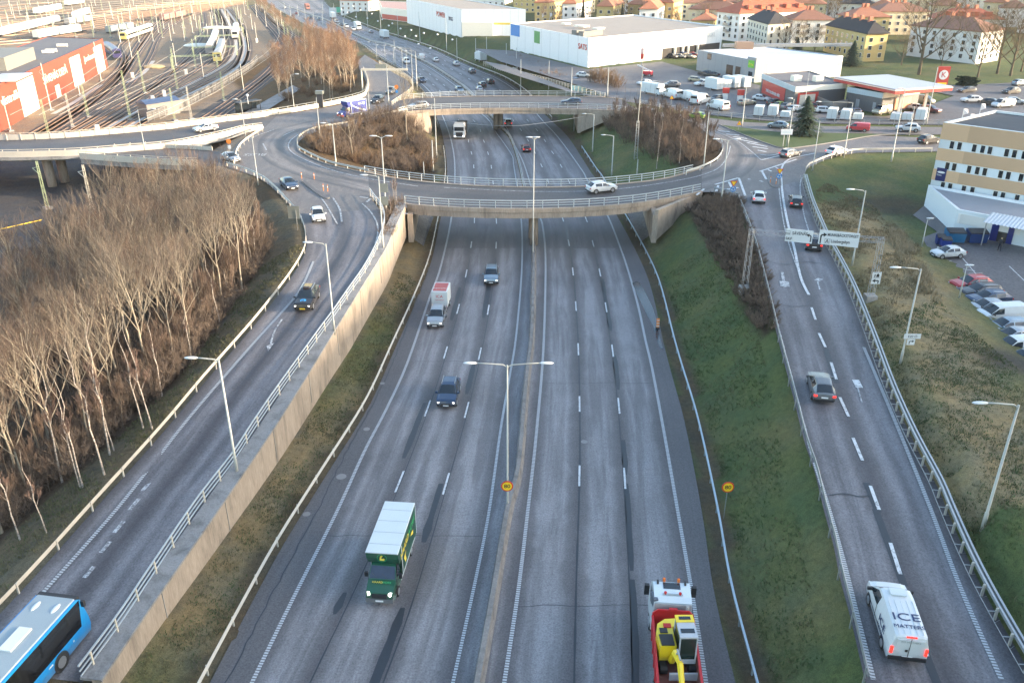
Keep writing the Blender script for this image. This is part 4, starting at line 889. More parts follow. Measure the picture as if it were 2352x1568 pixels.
text('SÄVENÄS', .46, M_TEXT, sp_, frame(sc_+d*(.02*w)+Z_*.26, d, Z_), bold=.012, fit=.56*w); text('SKF', .42, M_TEXT, sp_, frame(sc_+d*(-.36*w)-Z_*.34, d, Z_), bold=.014)
mb = MB(); arrowmesh(mb, frame(sc_, d, Z_), [(w*.44, -.5), (w*.44, .02), (w*.41, .12), (w*.37, .14)], .11)
Mx = frame(sc_+d*(-.42*w)+Z_*.28, d, Z_)
for q in ((-.22, .2, .22, .22), (-.22, -.22, .22, -.2), (-.22, -.22, -.2, .22), (.2, -.22, .22, .22), (-.2, -.1, .2, -.02)): mb.add([Mx @ Vector((x, y, .004)) for x, y in ((q[0], q[1]), (q[2], q[1]), (q[2], q[3]), (q[0], q[3]))], [(0, 1, 2, 3)])
mb.build('pictogram', M_TEXT, sp_)
sp_, sc_, d, w = signboard(1881, 1973, 1.5)
text('MUNKEBÄCKSTORGET', .42, M_TEXT, sp_, frame(sc_+d*(.09*w)+Z_*.34, d, Z_), bold=.012, fit=.76*w); text('Lisebergsbyn', .46, M_TEXT, sp_, frame(sc_+d*(.05*w)-Z_*.32, d, Z_), bold=.012, fit=.46*w)
mb = MB(); arrowmesh(mb, frame(sc_, d, Z_), [(-w*.45, -.55), (-w*.45, .2), (-w*.43, .30), (-w*.39, .32)], .13)
Mx = frame(sc_+d*(-.28*w)-Z_*.34, d, Z_)
for q in ((-.26, .24, .26, .26), (-.26, -.26, .26, -.24), (-.26, -.26, -.24, .26), (.24, -.26, .26, .26)): mb.add([Mx @ Vector((x, y, .004)) for x, y in ((q[0], q[1]), (q[2], q[1]), (q[2], q[3]), (q[0], q[3]))], [(0, 1, 2, 3)])
mb.add([Mx @ Vector(v) for v in ((-.18, -.18, .004), (-.08, -.18, .004), (.02, .2, .004), (-.03, .2, .004), (.18, -.18, .004), (.08, -.18, .004))], [(0, 1, 2, 3), (5, 4, 2, 3)])
mb.build('pictogram', M_TEXT, sp_)
# small signs on the right gantry leg
for yy, kind_ in ((632, 0), (645, 1)):
    p = Vector((g1.x, g1.y-.5, g1.z+height(Vector((g1.x, g1.y-.5, g1.z)), yy)))
    rt = thing('road_sign', ('small white pictogram sign of a house on the right gantry leg', 'small white left arrow sign on the right gantry leg')[kind_], 'road sign', tuple(p))
    mb = MB(); mb.box((0, 0, 0), (.92, .05, .66)); mb.build('panel', M_WHITE, rt); mb = MB(); Mx = frame((0, -.03, 0), (1, 0, 0), (0, 0, 1))
    if kind_: arrowmesh(mb, Mx, [(.24, -.22), (.24, -.02), (.18, .03), (-.08, .03)], .12)
    else:
        mb.add([Mx @ Vector(v) for v in ((-.05, -.2, 0), (.25, -.2, 0), (.25, .05, 0), (.1, .2, 0), (-.05, .05, 0))], [(0, 1, 2, 3, 4)]); mb.box((-.2, -.035, -.05), (.1, .01, .3))
        for q in ((0, .28, .6, .02), (0, -.28, .6, .02)): mb.box((q[0], -.03, q[1]), (q[2], .012, q[3]))
    mb.build('pictogram', M_TEXT, rt)
# speed signs
def post_sign(name, label, cat, b, ytop, z=None, r=.03, off=0):
    base = T(*b) if z is None else G(*b, z); h = height(base, ytop); rt = thing(name, label, cat, tuple(base))
    if r: mb = MB(); mb.tube([(0, 0, -.3), (0, 0, h+.3)], r, 6); mb.build('post', M_GALV, rt)
    return rt, base, h
def speed(label, b, yc, z=None, r=.03, off=-.07, rad=.46):
    rt, base, h = post_sign('speed_sign', label, 'speed sign', b, yc, z, r)
    mb = MB(); disc(mb, (0, off, h), rad, .04); s_ = mb.build('sign_face', M_RED, rt)
    mb = MB(); disc(mb, (0, off-.025, h), rad*.8, .012); mb.build('sign_field', M_YEL, s_)
    text('80', rad*.98, M_TEXT, s_, frame((0, off-.036, h), (1, 0, 0), (0, 0, 1)), sx=1.1, bold=.012)
speed('yellow and red round 80 sign on the median lamp post', (1165,1172), 1113, .2, 0, -.16)
speed('yellow and red round 80 sign on a thin post in the grass bank', (1662,1190), 1117)
def giveway(b, yt, yd, label, z):
    rt, base, h = post_sign('road_sign', label, 'road sign', b, yt, z)
    def tri(r, y): return [Vector((math.sin(a)*r, y, h-math.cos(a)*r)) for a in (0, 2.0944, 4.18879)]
    mb = MB(); A = tri(.58, -.05); B = tri(.58, -.09); mb.add(A+B, [(0, 2, 1), (3, 4, 5), (0, 1, 4, 3), (1, 2, 5, 4), (2, 0, 3, 5)]); s_ = mb.build('triangle', M_RED, rt)
    mb = MB(); mb.add(tri(.40, -.095), [(0, 1, 2)]); mb.build('field', M_YEL, s_)
    hd = height(base, yd); mb = MB(); disc(mb, (0, -.07, hd), .42, .04); s_ = mb.build('disc', M_BLUE, rt)
    mb = MB()
    for k in range(3):
        a0 = k*2.0944; pts = [(math.cos(a0+q)*.22, math.sin(a0+q)*.22) for q in (0, .5, 1.0, 1.3)]; arrowmesh(mb, frame((0, -.096, hd), (1, 0, 0), (0, 0, 1)), pts, .09)
    mb.build('arrows', M_WHITE, s_)
giveway((1682,450), 420, 434, 'yellow give-way triangle above blue roundabout disc beside the brush bank', ZD)
giveway((1787,424), 392, 404, 'yellow give-way triangle above blue roundabout disc on the paved traffic island', ZD+.13)
rt, base, h = post_sign('road_sign', 'white E20 sign with right-turn arrow plate fixed to a lamp post', 'road sign', (2076,834), 770, None, 0)
rt.location.x += .02; hs = height(Vector(rt.location), 771)
mb = MB(); mb.box((.15, -.12, hs), (1.45, .05, .44)); s_ = mb.build('panel', M_WHITE, rt); text('E20 Ö', .32, M_TEXT, s_, frame((.15, -.15, hs), (1, 0, 0), (0, 0, 1)))
mb = MB(); mb.box((.12, -.12, hs-.55), (.66, .05, .52)); s_ = mb.build('panel', M_WHITE, rt); mb = MB(); arrowmesh(mb, frame((.12, -.15, hs-.55), (1, 0, 0), (0, 0, 1)), [(-.15, -.15), (-.15, .05), (-.1, .09), (.08, .09)], .07); mb.build('arrow', M_TEXT, s_)
rt, base, h = post_sign('road_sign', 'grey-backed sign board beside the left ramp guardrail, seen from behind', 'road sign', (684,528), 488, None)
mb = MB(); mb.box((-.3, .06, h), (1.5, .05, 1.7)); mb.build('panel', M_BACK, rt)
for yy, dx in ((431, .1), (461, 0)):
    rt = thing('road_sign', 'grey sign back on the double-arm lamp, %s of the two' % ('upper' if yy == 431 else 'lower'), 'road sign', tuple(G(884, 488, ZD-.3))); hh = height(Vector(rt.location), yy)
    mb = MB(); mb.box((dx, -.15, hh), (1.15, .05, 1.25)); mb.build('panel', M_BACK, rt)
rt, base, h = post_sign('road_sign', 'white information board on two legs on the grass island by the spruce', 'road sign', (1801,337), 303, ZD, 0)
for q in (-.25, .35): mb = MB(); mb.tube([(q, 0, -.2), (q, 0, h)], .06, 6); mb.build('post', M_GALV, rt)
mb = MB(); mb.box((.1, -.1, h), (2.1, .08, 1.0)); s_ = mb.build('panel', M_WHITE, rt); mb = MB(); mb.box((.05, -.15, h+.1), (1.6, .01, .06)); mb.box((.05, -.15, h-.15), (1.6, .01, .06)); mb.build('writing', plain('faded_blue', (.4, .55, .62)), s_)
def warn(b, yt, label, z=ZD):
    rt, base, h = post_sign('road_sign', label, 'road sign', b, yt, z)
    T3 = lambda r, y: [Vector((math.sin(a)*r, y, h+math.cos(a)*r)) for a in (0, 2.0944, 4.18879)]
    mb = MB(); A = T3(.55, -.04); B = T3(.55, -.08); mb.add(A+B, [(0, 1, 2), (3, 5, 4), (0, 3, 4, 1), (1, 4, 5, 2), (2, 5, 3, 0)]); s_ = mb.build('triangle', M_RED, rt)
    mb = MB(); mb.add(T3(.42, -.085), [(0, 2, 1)]); mb.build('field', M_YEL, s_)
    mb = MB(); mb.box((0, -.09, h-.02), (.09, .01, .26)); mb.build('pictogram', M_TEXT, s_)
warn((1696,300), 284, 'yellow warning triangle on the grass tip by the chevron lines'); warn((1541,248), 225, 'yellow warning triangle by the trailer lot fence')
rt, base, h = post_sign('road_sign', 'orange disc sign above a white plate on the wedge of ground left of the roundabout', 'road sign', (530,358), 325, ZD)
mb = MB(); disc(mb, (0, -.06, h), .42, .04); mb.build('disc', plain('sign_orange', (.75, .22, .03)), rt); mb = MB(); mb.box((0, -.06, h-.95), (.5, .04, .6)); mb.build('panel', M_WHITE, rt)
rt, base, h = post_sign('road_sign', 'orange disc sign with blue plate in the bend of the upper slip road', 'road sign', (912,224), 200, ZD)
mb = MB(); disc(mb, (0, -.06, h), .5, .04); mb.build('disc', MATS['sign_orange'], rt); mb = MB(); disc(mb, (0, -.06, h-1.1), .35, .04); mb.build('disc', M_BLUE, rt)
p = T(1510,757); rt = thing('marker_post', 'orange and white striped marker standing in the water on the right shoulder', 'marker', tuple(p)); mb = MB(); mb.box((0, 0, .85), (.32, .12, 1.05)); mb.build('panel', MATS['sign_orange'], rt)
mb = MB()
for k in range(3): mb.box((0, -.07, .5+k*.34), (.31, .01, .10), 0, 0); 
mb.build('stripe', M_WHITE, rt); mb = MB(); mb.box((0, 0, .12), (.42, .3, .25)); mb.build('foot', M_BLACK, rt)
for x, y in ((753,440), (743,438), (722,412), (693,410), (1782,424), (1769,420)):
    p = G(x, y, ZD+.1); rt = thing('marker_post', 'thin red and white bollard on a paved traffic island', 'bollard', tuple(p), 0, 'bollards on the traffic islands'); mb = MB(); mb.cyl((0, 0, .5), .05, 1.0, 6); mb.build('post', MATS['sign_orange'], rt); mb = MB(); mb.cyl((0, 0, .7), .055, .2, 6); mb.build('band', M_WHITE, rt)
# lattice mast beside the motorway, and the pale overhead gantry by the birches
p = T(1460,366); h = height(p, 150); rt = thing('lattice_mast', 'tall steel lattice mast with thin tube top among the saplings', 'mast', tuple(p))
mb = MB(); lattice(mb, (0, 0, 0), (0, 0, h*.42), .6, .4, 14, .018); mb.build('lattice', M_GALV, rt); mb = MB(); mb.tube([(0, 0, h*.4), (.1, 0, h*.7), (.3, 0, h)], [.07, .06, .04], 6); mb.build('tube', M_POLE, rt)
p = G(833,207,ZD); h = height(p, 160); rt = thing('sign_gantry', 'pale overhead gantry arm across the slip road by the birches', 'gantry', tuple(p)); mb = MB(); mb.tube([(0, 0, 0), (0, 0, h)], .2, 6); mb.build('post', M_CREAM, rt)
L = xat(p, 936, p.z+h)-p.x; mb = MB(); mb.box((L/2, 0, h), (L, .4, .5)); mb.build('beam', M_CREAM, rt); mb = MB(); mb.box((L*.42, .1, h+.7), (2.6, .1, 1.1)); mb.build('sign_back', M_BACK, rt)
p = G(735,247,ZD); rt = thing('utility_box', 'dark pillar box with pale cap beside the sunlit parapet', 'pillar box', tuple(p+Vector((0, .8, 0)))); mb = MB(); mb.box((0, 0, 1.4), (1.2, 1.0, 2.8)); mb.build('cabinet', plain('dark_cabinet', (.03, .03, .035)), rt); mb = MB(); mb.box((0, 0, 3.2), (1.7, 1.2, .7)); mb.build('cap', M_BACK, rt)
for q in ((1335,203,1), (790,23,2), (768,24,3)): 
    p = T(q[0], q[1]+10); h = height(p, q[1]); rt = thing('direction_sign', ('pale turquoise direction board at the ramp beside the far bridge', 'green motorway direction board over the far lanes', 'white motorway board beside the green one')[q[2]-1], 'direction sign', tuple(p))
    w_ = (5.5, 9, 6)[q[2]-1]; mb = MB(); mb.box((0, -.1, h), (w_, .12, (1.3, 3.0, 3.0)[q[2]-1])); mb.build('panel', (plain('pale_turquoise', (.42, .72, .66)), plain('sign_green', (.10, .5, .32)), M_WHITE)[q[2]-1], rt)
    for s_ in (-.3, .3): mb = MB(); mb.tube([(w_*s_, 0, -1), (w_*s_, 0, h)], .08, 5); mb.build('post', M_GALV, rt)
# ---------------------------------------------------------------- vehicles
def carpaint(name, col, metal=.25, rough=.32):
    if name in MATS: return MATS[name]
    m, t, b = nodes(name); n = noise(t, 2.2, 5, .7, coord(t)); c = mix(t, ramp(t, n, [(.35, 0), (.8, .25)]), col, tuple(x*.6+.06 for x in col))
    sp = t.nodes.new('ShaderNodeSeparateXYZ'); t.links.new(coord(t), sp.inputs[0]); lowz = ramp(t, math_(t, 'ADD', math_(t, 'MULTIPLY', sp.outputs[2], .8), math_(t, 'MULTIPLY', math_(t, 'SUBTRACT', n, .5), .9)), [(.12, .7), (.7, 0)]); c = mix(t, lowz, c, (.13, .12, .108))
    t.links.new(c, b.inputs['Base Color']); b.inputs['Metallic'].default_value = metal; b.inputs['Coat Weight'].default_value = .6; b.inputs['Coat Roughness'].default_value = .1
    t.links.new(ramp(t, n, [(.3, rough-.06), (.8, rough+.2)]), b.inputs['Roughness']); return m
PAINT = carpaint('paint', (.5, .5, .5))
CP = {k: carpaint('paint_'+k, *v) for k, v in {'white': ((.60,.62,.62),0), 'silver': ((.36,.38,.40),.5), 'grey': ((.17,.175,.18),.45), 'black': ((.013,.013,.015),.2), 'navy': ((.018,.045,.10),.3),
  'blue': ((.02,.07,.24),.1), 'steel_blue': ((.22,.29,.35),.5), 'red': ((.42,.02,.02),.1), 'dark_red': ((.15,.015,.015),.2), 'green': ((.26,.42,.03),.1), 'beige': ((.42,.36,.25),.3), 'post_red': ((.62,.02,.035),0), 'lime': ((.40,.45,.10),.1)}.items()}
GLASS = glass(); M_TYRE = plain('tyre', (.02, .02, .02), .85, var=.2); M_RIM = plain('wheel_rim', (.42, .43, .44), .3, .7)
M_TRIM = plain('black_trim', (.022, .022, .024), .55, var=.2); M_HEAD = glow('headlight_glass', (1, .95, .85), 1.1); M_TAIL = plain('tail_lens', (.45, .012, .01), .25, var=.05); M_TAILON = glow('tail_lit', (1, .03, .02), .5)
M_PLATE = plain('number_plate', (.72, .72, .70), .5); M_PLATEY = plain('yellow_plate', (.8, .55, .03), .5)
BODY = {
 'hatch': (4.2, [(1,.38,.52,.56,.64,.62,.5),(.965,.27,.68,.73,.82,.78,.66),(.88,.22,.80,.84,.87,.84,.74),(.50,.2,.92,.96,.89,.86,.76),(.08,.2,.95,1.42,.89,.86,.60),(-.12,.2,.96,1.48,.89,.86,.61),(-.16,.2,.96,1.48,.89,.86,.61),(-.54,.2,.98,1.44,.89,.85,.58),(-.60,.21,.99,1.40,.88,.84,.57),(-.93,.25,1.0,1.03,.85,.80,.66),(-.985,.3,.86,.9,.82,.76,.64),(-1,.42,.66,.7,.74,.70,.58)], 3, 8, .31),
 'suv': (4.55, [(1,.42,.60,.64,.70,.68,.56),(.97,.3,.80,.86,.86,.84,.72),(.89,.26,.95,1.0,.92,.90,.80),(.48,.24,1.05,1.09,.94,.92,.82),(.12,.24,1.07,1.60,.94,.92,.66),(-.10,.24,1.08,1.66,.94,.92,.67),(-.14,.24,1.08,1.66,.94,.92,.67),(-.60,.24,1.11,1.62,.94,.90,.64),(-.68,.25,1.12,1.57,.93,.89,.62),(-.95,.28,1.12,1.16,.91,.86,.74),(-.985,.34,.96,1.0,.88,.84,.72),(-1,.46,.74,.78,.80,.76,.62)], 3, 8, .36),
 'wagon': (4.75, [(1,.36,.52,.56,.68,.66,.54),(.97,.26,.70,.75,.86,.82,.7),(.88,.22,.82,.86,.90,.88,.78),(.42,.2,.93,.97,.92,.89,.79),(.06,.2,.95,1.42,.92,.89,.62),(-.12,.2,.96,1.47,.92,.89,.63),(-.16,.2,.96,1.47,.92,.89,.63),(-.74,.2,.99,1.43,.92,.87,.61),(-.82,.21,1.0,1.40,.91,.86,.60),(-.95,.26,1.0,1.04,.88,.82,.70),(-.99,.3,.86,.9,.84,.80,.66),(-1,.42,.66,.7,.76,.72,.6)], 3, 8, .33),
 'sedan': (4.7, [(1,.36,.52,.56,.68,.66,.54),(.97,.26,.70,.75,.85,.81,.7),(.88,.22,.82,.86,.89,.87,.77),(.44,.2,.93,.97,.91,.88,.78),(.08,.2,.95,1.40,.91,.88,.60),(-.12,.2,.96,1.44,.91,.88,.61),(-.16,.2,.96,1.44,.91,.88,.61),(-.42,.2,.97,1.40,.91,.87,.59),(-.46,.2,.98,1.38,.91,.87,.58),(-.74,.22,1.0,1.04,.90,.85,.74),(-.98,.28,.94,.98,.86,.82,.70),(-1,.42,.66,.7,.78,.74,.62)], 3, 8, .33),
 'van': (5.1, [(1,.40,.62,.66,.76,.74,.62),(.97,.3,.86,.92,.92,.88,.76),(.86,.26,1.08,1.14,.96,.93,.82),(.70,.25,1.15,1.2,.97,.95,.84),(.36,.25,1.16,1.88,.97,.95,.74),(.12,.25,1.17,1.95,.97,.95,.76),(.08,.25,1.17,1.95,.97,.95,.76),(-.93,.25,1.2,1.94,.97,.95,.77),(-.955,.25,1.2,1.93,.97,.94,.76),(-.985,.27,1.2,1.86,.96,.93,.74),(-.995,.34,1.15,1.78,.94,.90,.72),(-1,.46,.9,1.0,.88,.84,.7)], 3, 99, .34),
}
def loft(kind):
    L, st, ws, rw, wr = BODY[kind]; out = {k: MB() for k in ('body', 'windscreen', 'rear_window', 'side_window_l', 'side_window_r', 'lower_trim')}
    rings = []
    for xf, zb, zk, zt, wl, wb, wt in st:
        h = [(0, zb), (.86*wl, zb), (wl, zb+.13), (wl, zb*.45+zk*.55), (wb, zk), (wb+(wt-wb)*.8, zk+(zt-.05-zk)*.8), (wt, zt-.045), (wt*.78, zt), (0, zt+.025)]
        rings.append([(xf*L/2, y, z) for y, z in h]+[(xf*L/2, -y, z) for y, z in reversed(h[1:-1])])
    N = len(rings[0])
    for i in range(len(st)-1):
        for j in range(N):
            k = (j+1) % N; jj = min(j, N-1-j)
            q = [rings[i][j], rings[i][k], rings[i+1][k], rings[i+1][j]]
            key = 'body'
            if jj in (6, 7) and i == ws: key = 'windscreen'
            elif jj in (6, 7) and i == rw: key = 'rear_window'
            elif jj == 4 and ws <= i <= (7 if kind not in ('van',) else 4) and i not in (5, 7): key = 'side_window_l' if j < N/2 else 'side_window_r'
            elif jj == 1: key = 'lower_trim'
            out[key].add(q, [(0, 1, 2, 3)])
    e = out['body']; e.add(rings[0], [tuple(range(N))]); e.add(rings[-1], [tuple(reversed(range(N)))])
    return L, st, wr, out
def wheel_meshes(r, w=.22):
    t = MB(); t.cyl((0, 0, 0), r, w, 20, 0, 'y'); rm = MB(); rm.cyl((0, 0, 0), r*.68, w+.012, 14, 0, 'y')
    for k in range(5): a = k*1.2566; rm.box((math.cos(a)*r*.36, w/2+.012, math.sin(a)*r*.36), (r*.5, .012, r*.16), 0); 
    return t.mesh('wheel', M_TYRE, True), rm.mesh('rim', M_RIM)
PROTO = {}
def proto(kind, lit='none', plate=None, roof='paint'):
    key = (kind, lit, roof)
    if key in PROTO: return PROTO[key]
    L, st, wr, out = loft(kind); P = []; s = st[4]; W2 = s[4]
    trunk = out['body']; P.append(('body', trunk.mesh('body', [PAINT], True), (0, 0, 0), []))
    P.append(('lower_trim', out['lower_trim'].mesh('lower_trim', M_TRIM, True), (0, 0, 0), []))
    for n, k in (('windscreen', 'windscreen'), ('rear_window', 'rear_window'), ('side_window', 'side_window_l'), ('side_window', 'side_window_r')):
        if out[k].v:
            me = out[k].mesh(n, GLASS, False); P.append((n, me, (0, 0, 0), []))
    tm, rm = wheel_meshes(wr)
    for fx in (.62, -.60):
        for sy in (1, -1):
            P.append(('wheel', tm, (fx*L/2, sy*(W2-.10), wr), [('rim', rm, (0, sy*.012, 0))]))
            a = MB(); a.cyl((0, sy*(W2-.02), 0), wr+.06, .05, 18, 0, 'y'); P.append(('wheel_arch', a.mesh('wheel_arch', M_TRIM), (fx*L/2, 0, wr+.01), []))
    f = st[1]; zf = f[2]
    for sy in (1, -1):
        a = MB(); a.box((f[0]*L/2-.06, sy*(f[4]-.19), zf-.07), (.2, .30, .10), -sy*.35); P.append(('headlight', a.mesh('headlight', M_HEAD if 'h' in lit else M_PLATE), (0, 0, 0), []))
        r_ = st[-2]; zt_ = r_[2]-.06 if kind != 'van' else 1.0
        a = MB(); a.box((r_[0]*L/2-.01, sy*(r_[4]-.10), zt_), (.14, .24 if kind != 'van' else .13, .13 if kind != 'van' else .42), sy*.15); P.append(('tail_light', a.mesh('tail_light', M_TAILON if 't' in lit else M_TAIL), (0, 0, 0), []))
        a = MB(); a.box((.40*L/2 if kind != 'van' else .6*L/2, sy*(W2+.10), st[3][2]+.06), (.13, .24, .17)); P.append(('wing_mirror', a.mesh('wing_mirror', [PAINT if kind != 'van' else M_TRIM]), (0, 0, 0), []))
    a = MB(); a.box((L/2-.012, 0, st[0][1]+.14), (.06, st[0][4]*1.35, .17)); a.box((L/2-.05, 0, st[0][1]-.02), (.1, st[0][4]*1.7, .1)); P.append(('grille', a.mesh('grille', M_TRIM), (0, 0, 0), []))
    a = MB(); a.box((-L/2+.02, 0, st[-1][1]-.02), (.12, st[-1][4]*1.9, .16)); P.append(('rear_bumper', a.mesh('rear_bumper', M_TRIM), (0, 0, 0), []))
    a = MB(); a.box((L/2+.024, 0, st[0][1]+.02), (.02, .52, .12)); P.append(('number_plate', a.mesh('number_plate', M_PLATE), (0, 0, 0), []))
    a = MB(); a.box((-L/2-.012, 0, .66 if kind != 'van' else .55), (.03, .52, .12)); P.append(('number_plate', a.mesh('number_plate', M_PLATE), (0, 0, 0), []))
    if kind == 'van': a = MB(); a.box((-.985*L/2-.03, 0, 1.5), (.03, 1.3, .42)); P.append(('rear_window', a.mesh('rear_window', GLASS), (0, 0, 0), []))
    if kind in ('suv', 'wagon'):
        for sy in (1, -1): a = MB(); a.tube([(.02*L, sy*.62, st[5][3]-.02), (0, sy*.62, st[5][3]+.05), (-.33*L, sy*.62, st[5][3]+.02), (-.35*L, sy*.6, st[5][3]-.06)], .02, 5); P.append(('roof_rail', a.mesh('roof_rail', M_RIM), (0, 0, 0), []))
    PROTO[key] = P; return P
def small(kind):
    """one mesh for cars too far off to show parts"""
    key = ('small', kind)
    if key in PROTO: return PROTO[key]
    L, st, wr, out = loft(kind); mb = MB()
    for k, mi in (('body', 0), ('lower_trim', 1), ('windscreen', 2), ('rear_window', 2), ('side_window_l', 2), ('side_window_r', 2)):
        o = len(mb.v); mb.v += out[k].v; mb.f += [[i+o for i in f] for f in out[k].f]; mb.m += [mi]*len(out[k].f); mb.uv += [None]*len(out[k].f)
    for fx in (.62, -.60):
        for sy in (1, -1): mb.cyl((fx*L/2, sy*(st[4][4]-.1), wr), wr, .24, 12, 1, 'y')
    for sy in (1, -1):
        mb.box((st[1][0]*L/2-.05, sy*.6, st[1][2]-.06), (.2, .34, .15), 0, 3); mb.box((-L/2+.03, sy*.66, st[-2][2]-.06), (.16, .26, .2), 0, 4)
    PROTO[key] = mb.mesh('car', [PAINT, M_TRIM, GLASS, M_PLATE, M_TAIL], False); return PROTO[key]
def setpaint(o, mt, slot='paint'):
    for s_ in o.material_slots:
        if s_.material and s_.material.name == slot: s_.link = 'OBJECT'; s_.material = mt
def inst(P, name, label, cat, loc, rz, paint=None, group=None, scale=1, tilt=0):
    r = thing(name, label, cat, tuple(loc), rz, group); r.scale = (scale,)*3; r.rotation_euler[1] = tilt
    for n, me, off, subs in P:
        c = obj(n, me, r, off); 
        if paint: setpaint(c, paint)
        for sn, sm, so_ in subs: obj(sn, sm, c, so_)
    return r
def head(px, pd, z):
    f = z if callable(z) else (lambda y: z)
    p = G(px[0], px[1], f(px[1])) if z is not None else T(*px); q = G(pd[0], pd[1], f(pd[1])) if z is not None else T(*pd)
    return p, math.atan2(q.y-p.y, q.x-p.x), math.atan2(p.z-q.z, (Vector(q[:2])-Vector(p[:2])).length)
NM = {'hatch': 'hatchback', 'suv': 'suv_car', 'wagon': 'estate_car', 'sedan': 'saloon_car', 'van': 'panel_van'}
def car(kind, col, px, pd, z, label, lit='none', scale=1, cat=None):
    p, a, tl = head(px, pd, z); return inst(proto(kind, lit), NM[kind], label, cat or ('van' if kind == 'van' else 'car'), p+Vector((0, 0, .01)), a, CP[col], None, scale, tl if callable(z) else 0)
MOT = 0.012
car('suv', 'navy', (1031,914), (1012,990), MOT, 'dark blue crossover with silver roof rails and lit headlights in the middle motorway lane', 'h')
car('suv', 'silver', (1004,738), (985,800), MOT, 'silver car towing the white shop trailer', 'h')
car('suv', 'steel_blue', (1129,642), (1124,700), MOT, 'blue-grey car in the motorway lane next to the median, facing the camera', 'h')
tx = car('suv', 'black', (707,696), (672,762), zl, 'black taxi with roof sign and blue circle emblem on its bonnet on the left ramp', 'h')
car('hatch', 'white', (731,503), (741,540), ZD, 'white hatchback heading down the left ramp beside the grey sign back', 'none')
car('sedan', 'navy', (664,430), (688,450), ZD, 'dark blue saloon beside the long paved traffic island', 'h')
car('hatch', 'silver', (531,370), (562,381), ZD, 'silver hatchback entering the roundabout beside the BUSS lettering', 'none')
car('suv', 'white', (1381,441), (1425,436), ZD, 'white crossover driving across the near bridge', 'none')
car('hatch', 'grey', (1883,900), (1862,825), zr, 'grey coupe-like hatchback with lit tail lights alone in the middle of the right-hand ramp', 't', 1.03)
car('suv', 'black', (1865,566), (1848,500), zr, 'dark crossover under the white direction signs', 't')
car('wagon', 'black', (1827,470), (1821,425), ZD, 'dark estate car with bright brake lights beside the paved island', 't', .95)
car('hatch', 'white', (1741,461), (1736,430), ZD, 'white hatchback with lit brake lights reaching the give-way line', 't')
car('suv', 'white', (1921,356), (1985,343), ZD, 'white crossover leaving the roundabout to the right by the grass slope', 't', .95)
car('wagon', 'grey', (1815,359), (1850,351), ZD, 'grey estate car waiting beside the chevron lines', 't', .95)
car('suv', 'black', (2132,329), (2200,322), ZD, 'black crossover driving off behind the corner of the office building', 'none', .95)
car('sedan', 'white', (473,301), (430,307), ZD, 'white saloon on the flyover between the pale parapets', 'none')
car('suv', 'black', (868,236), (845,246), ZD, 'black car with lit headlights coming off the upper left slip road, in front', 'h')
car('suv', 'grey', (898,215), (880,225), ZD, 'grey car behind the black one on the upper left slip road', 'none', .95)
car('wagon', 'silver', (961,248), (930,251), ZD, 'silver estate car at the left end of the far bridge', 'none', .95)
car('wagon', 'navy', (1312,240), (1270,240), ZD, 'dark blue estate car in the middle of the far bridge', 'none')
car('sedan', 'silver', (1478,260), (1430,257), ZD, 'silver saloon above the saplings at the right end of the far bridge', 'none')
car('hatch', 'green', (1598,273), (1555,268), ZD, 'bright green hatchback on the upper road above the saplings', 'none')
car('hatch', 'steel_blue', (1786,294), (1745,290), ZD, 'pale blue small car on the upper road beside the spruce', 'none', .95)
car('van', 'post_red', (1969,301), (1925,298), ZD, 'bright red small van on the upper road', 'none', .85)
car('suv', 'white', (2084,302), (2045,300), ZD, 'white crossover on the upper road facing left', 'none')
car('suv', 'black', (1167,288), (1163,262), MOT, 'black car beneath the far bridge', 't')
car('wagon', 'dark_red', (1208,346), (1194,315), MOT, 'dark red car heading away between the two bridges', 't', .95)
# parked by the office
PZ = None
def pk(kind, col, px, label, dx=-60, dy=3.5, sc=1): car(kind, col, px, (px[0]+dx, px[1]+dy), 4.37, label, 'none', sc)
pk('hatch', 'white', (2175,590), 'white hatchback parked beside the blue waste containers', -60, 3, .95)
pk('suv', 'red', (2227,665), 'red crossover first in the row of cars parked by the office')
pk('wagon', 'black', (2246,680), 'black estate car with silver roof trim parked next to the red crossover')
pk('suv', 'navy', (2266,700), 'dark navy crossover parked third in the row by the office')
pk('hatch', 'silver', (2262,717), 'silver hatchback parked fourth in the row, half hidden behind the white van')
pk('van', 'white', (2294,736), 'white van with a roof ladder rail parked fifth in the row by the office', sc=.95)
pk('wagon', 'steel_blue', (2305,762), 'blue-grey estate car parked sixth in the row, below the white van')
pk('hatch', 'silver', (2322,785), 'silver small car parked seventh in the row at the picture edge')
pk('van', 'white', (2335,812), 'white van parked eighth in the row at the picture edge', sc=.9)
pk('suv', 'grey', (2352,842), 'dark grey car parked ninth in the row, its front at the picture edge')
pk('hatch', 'black', (2366,900), 'black car nose just entering the picture at the parking edge')
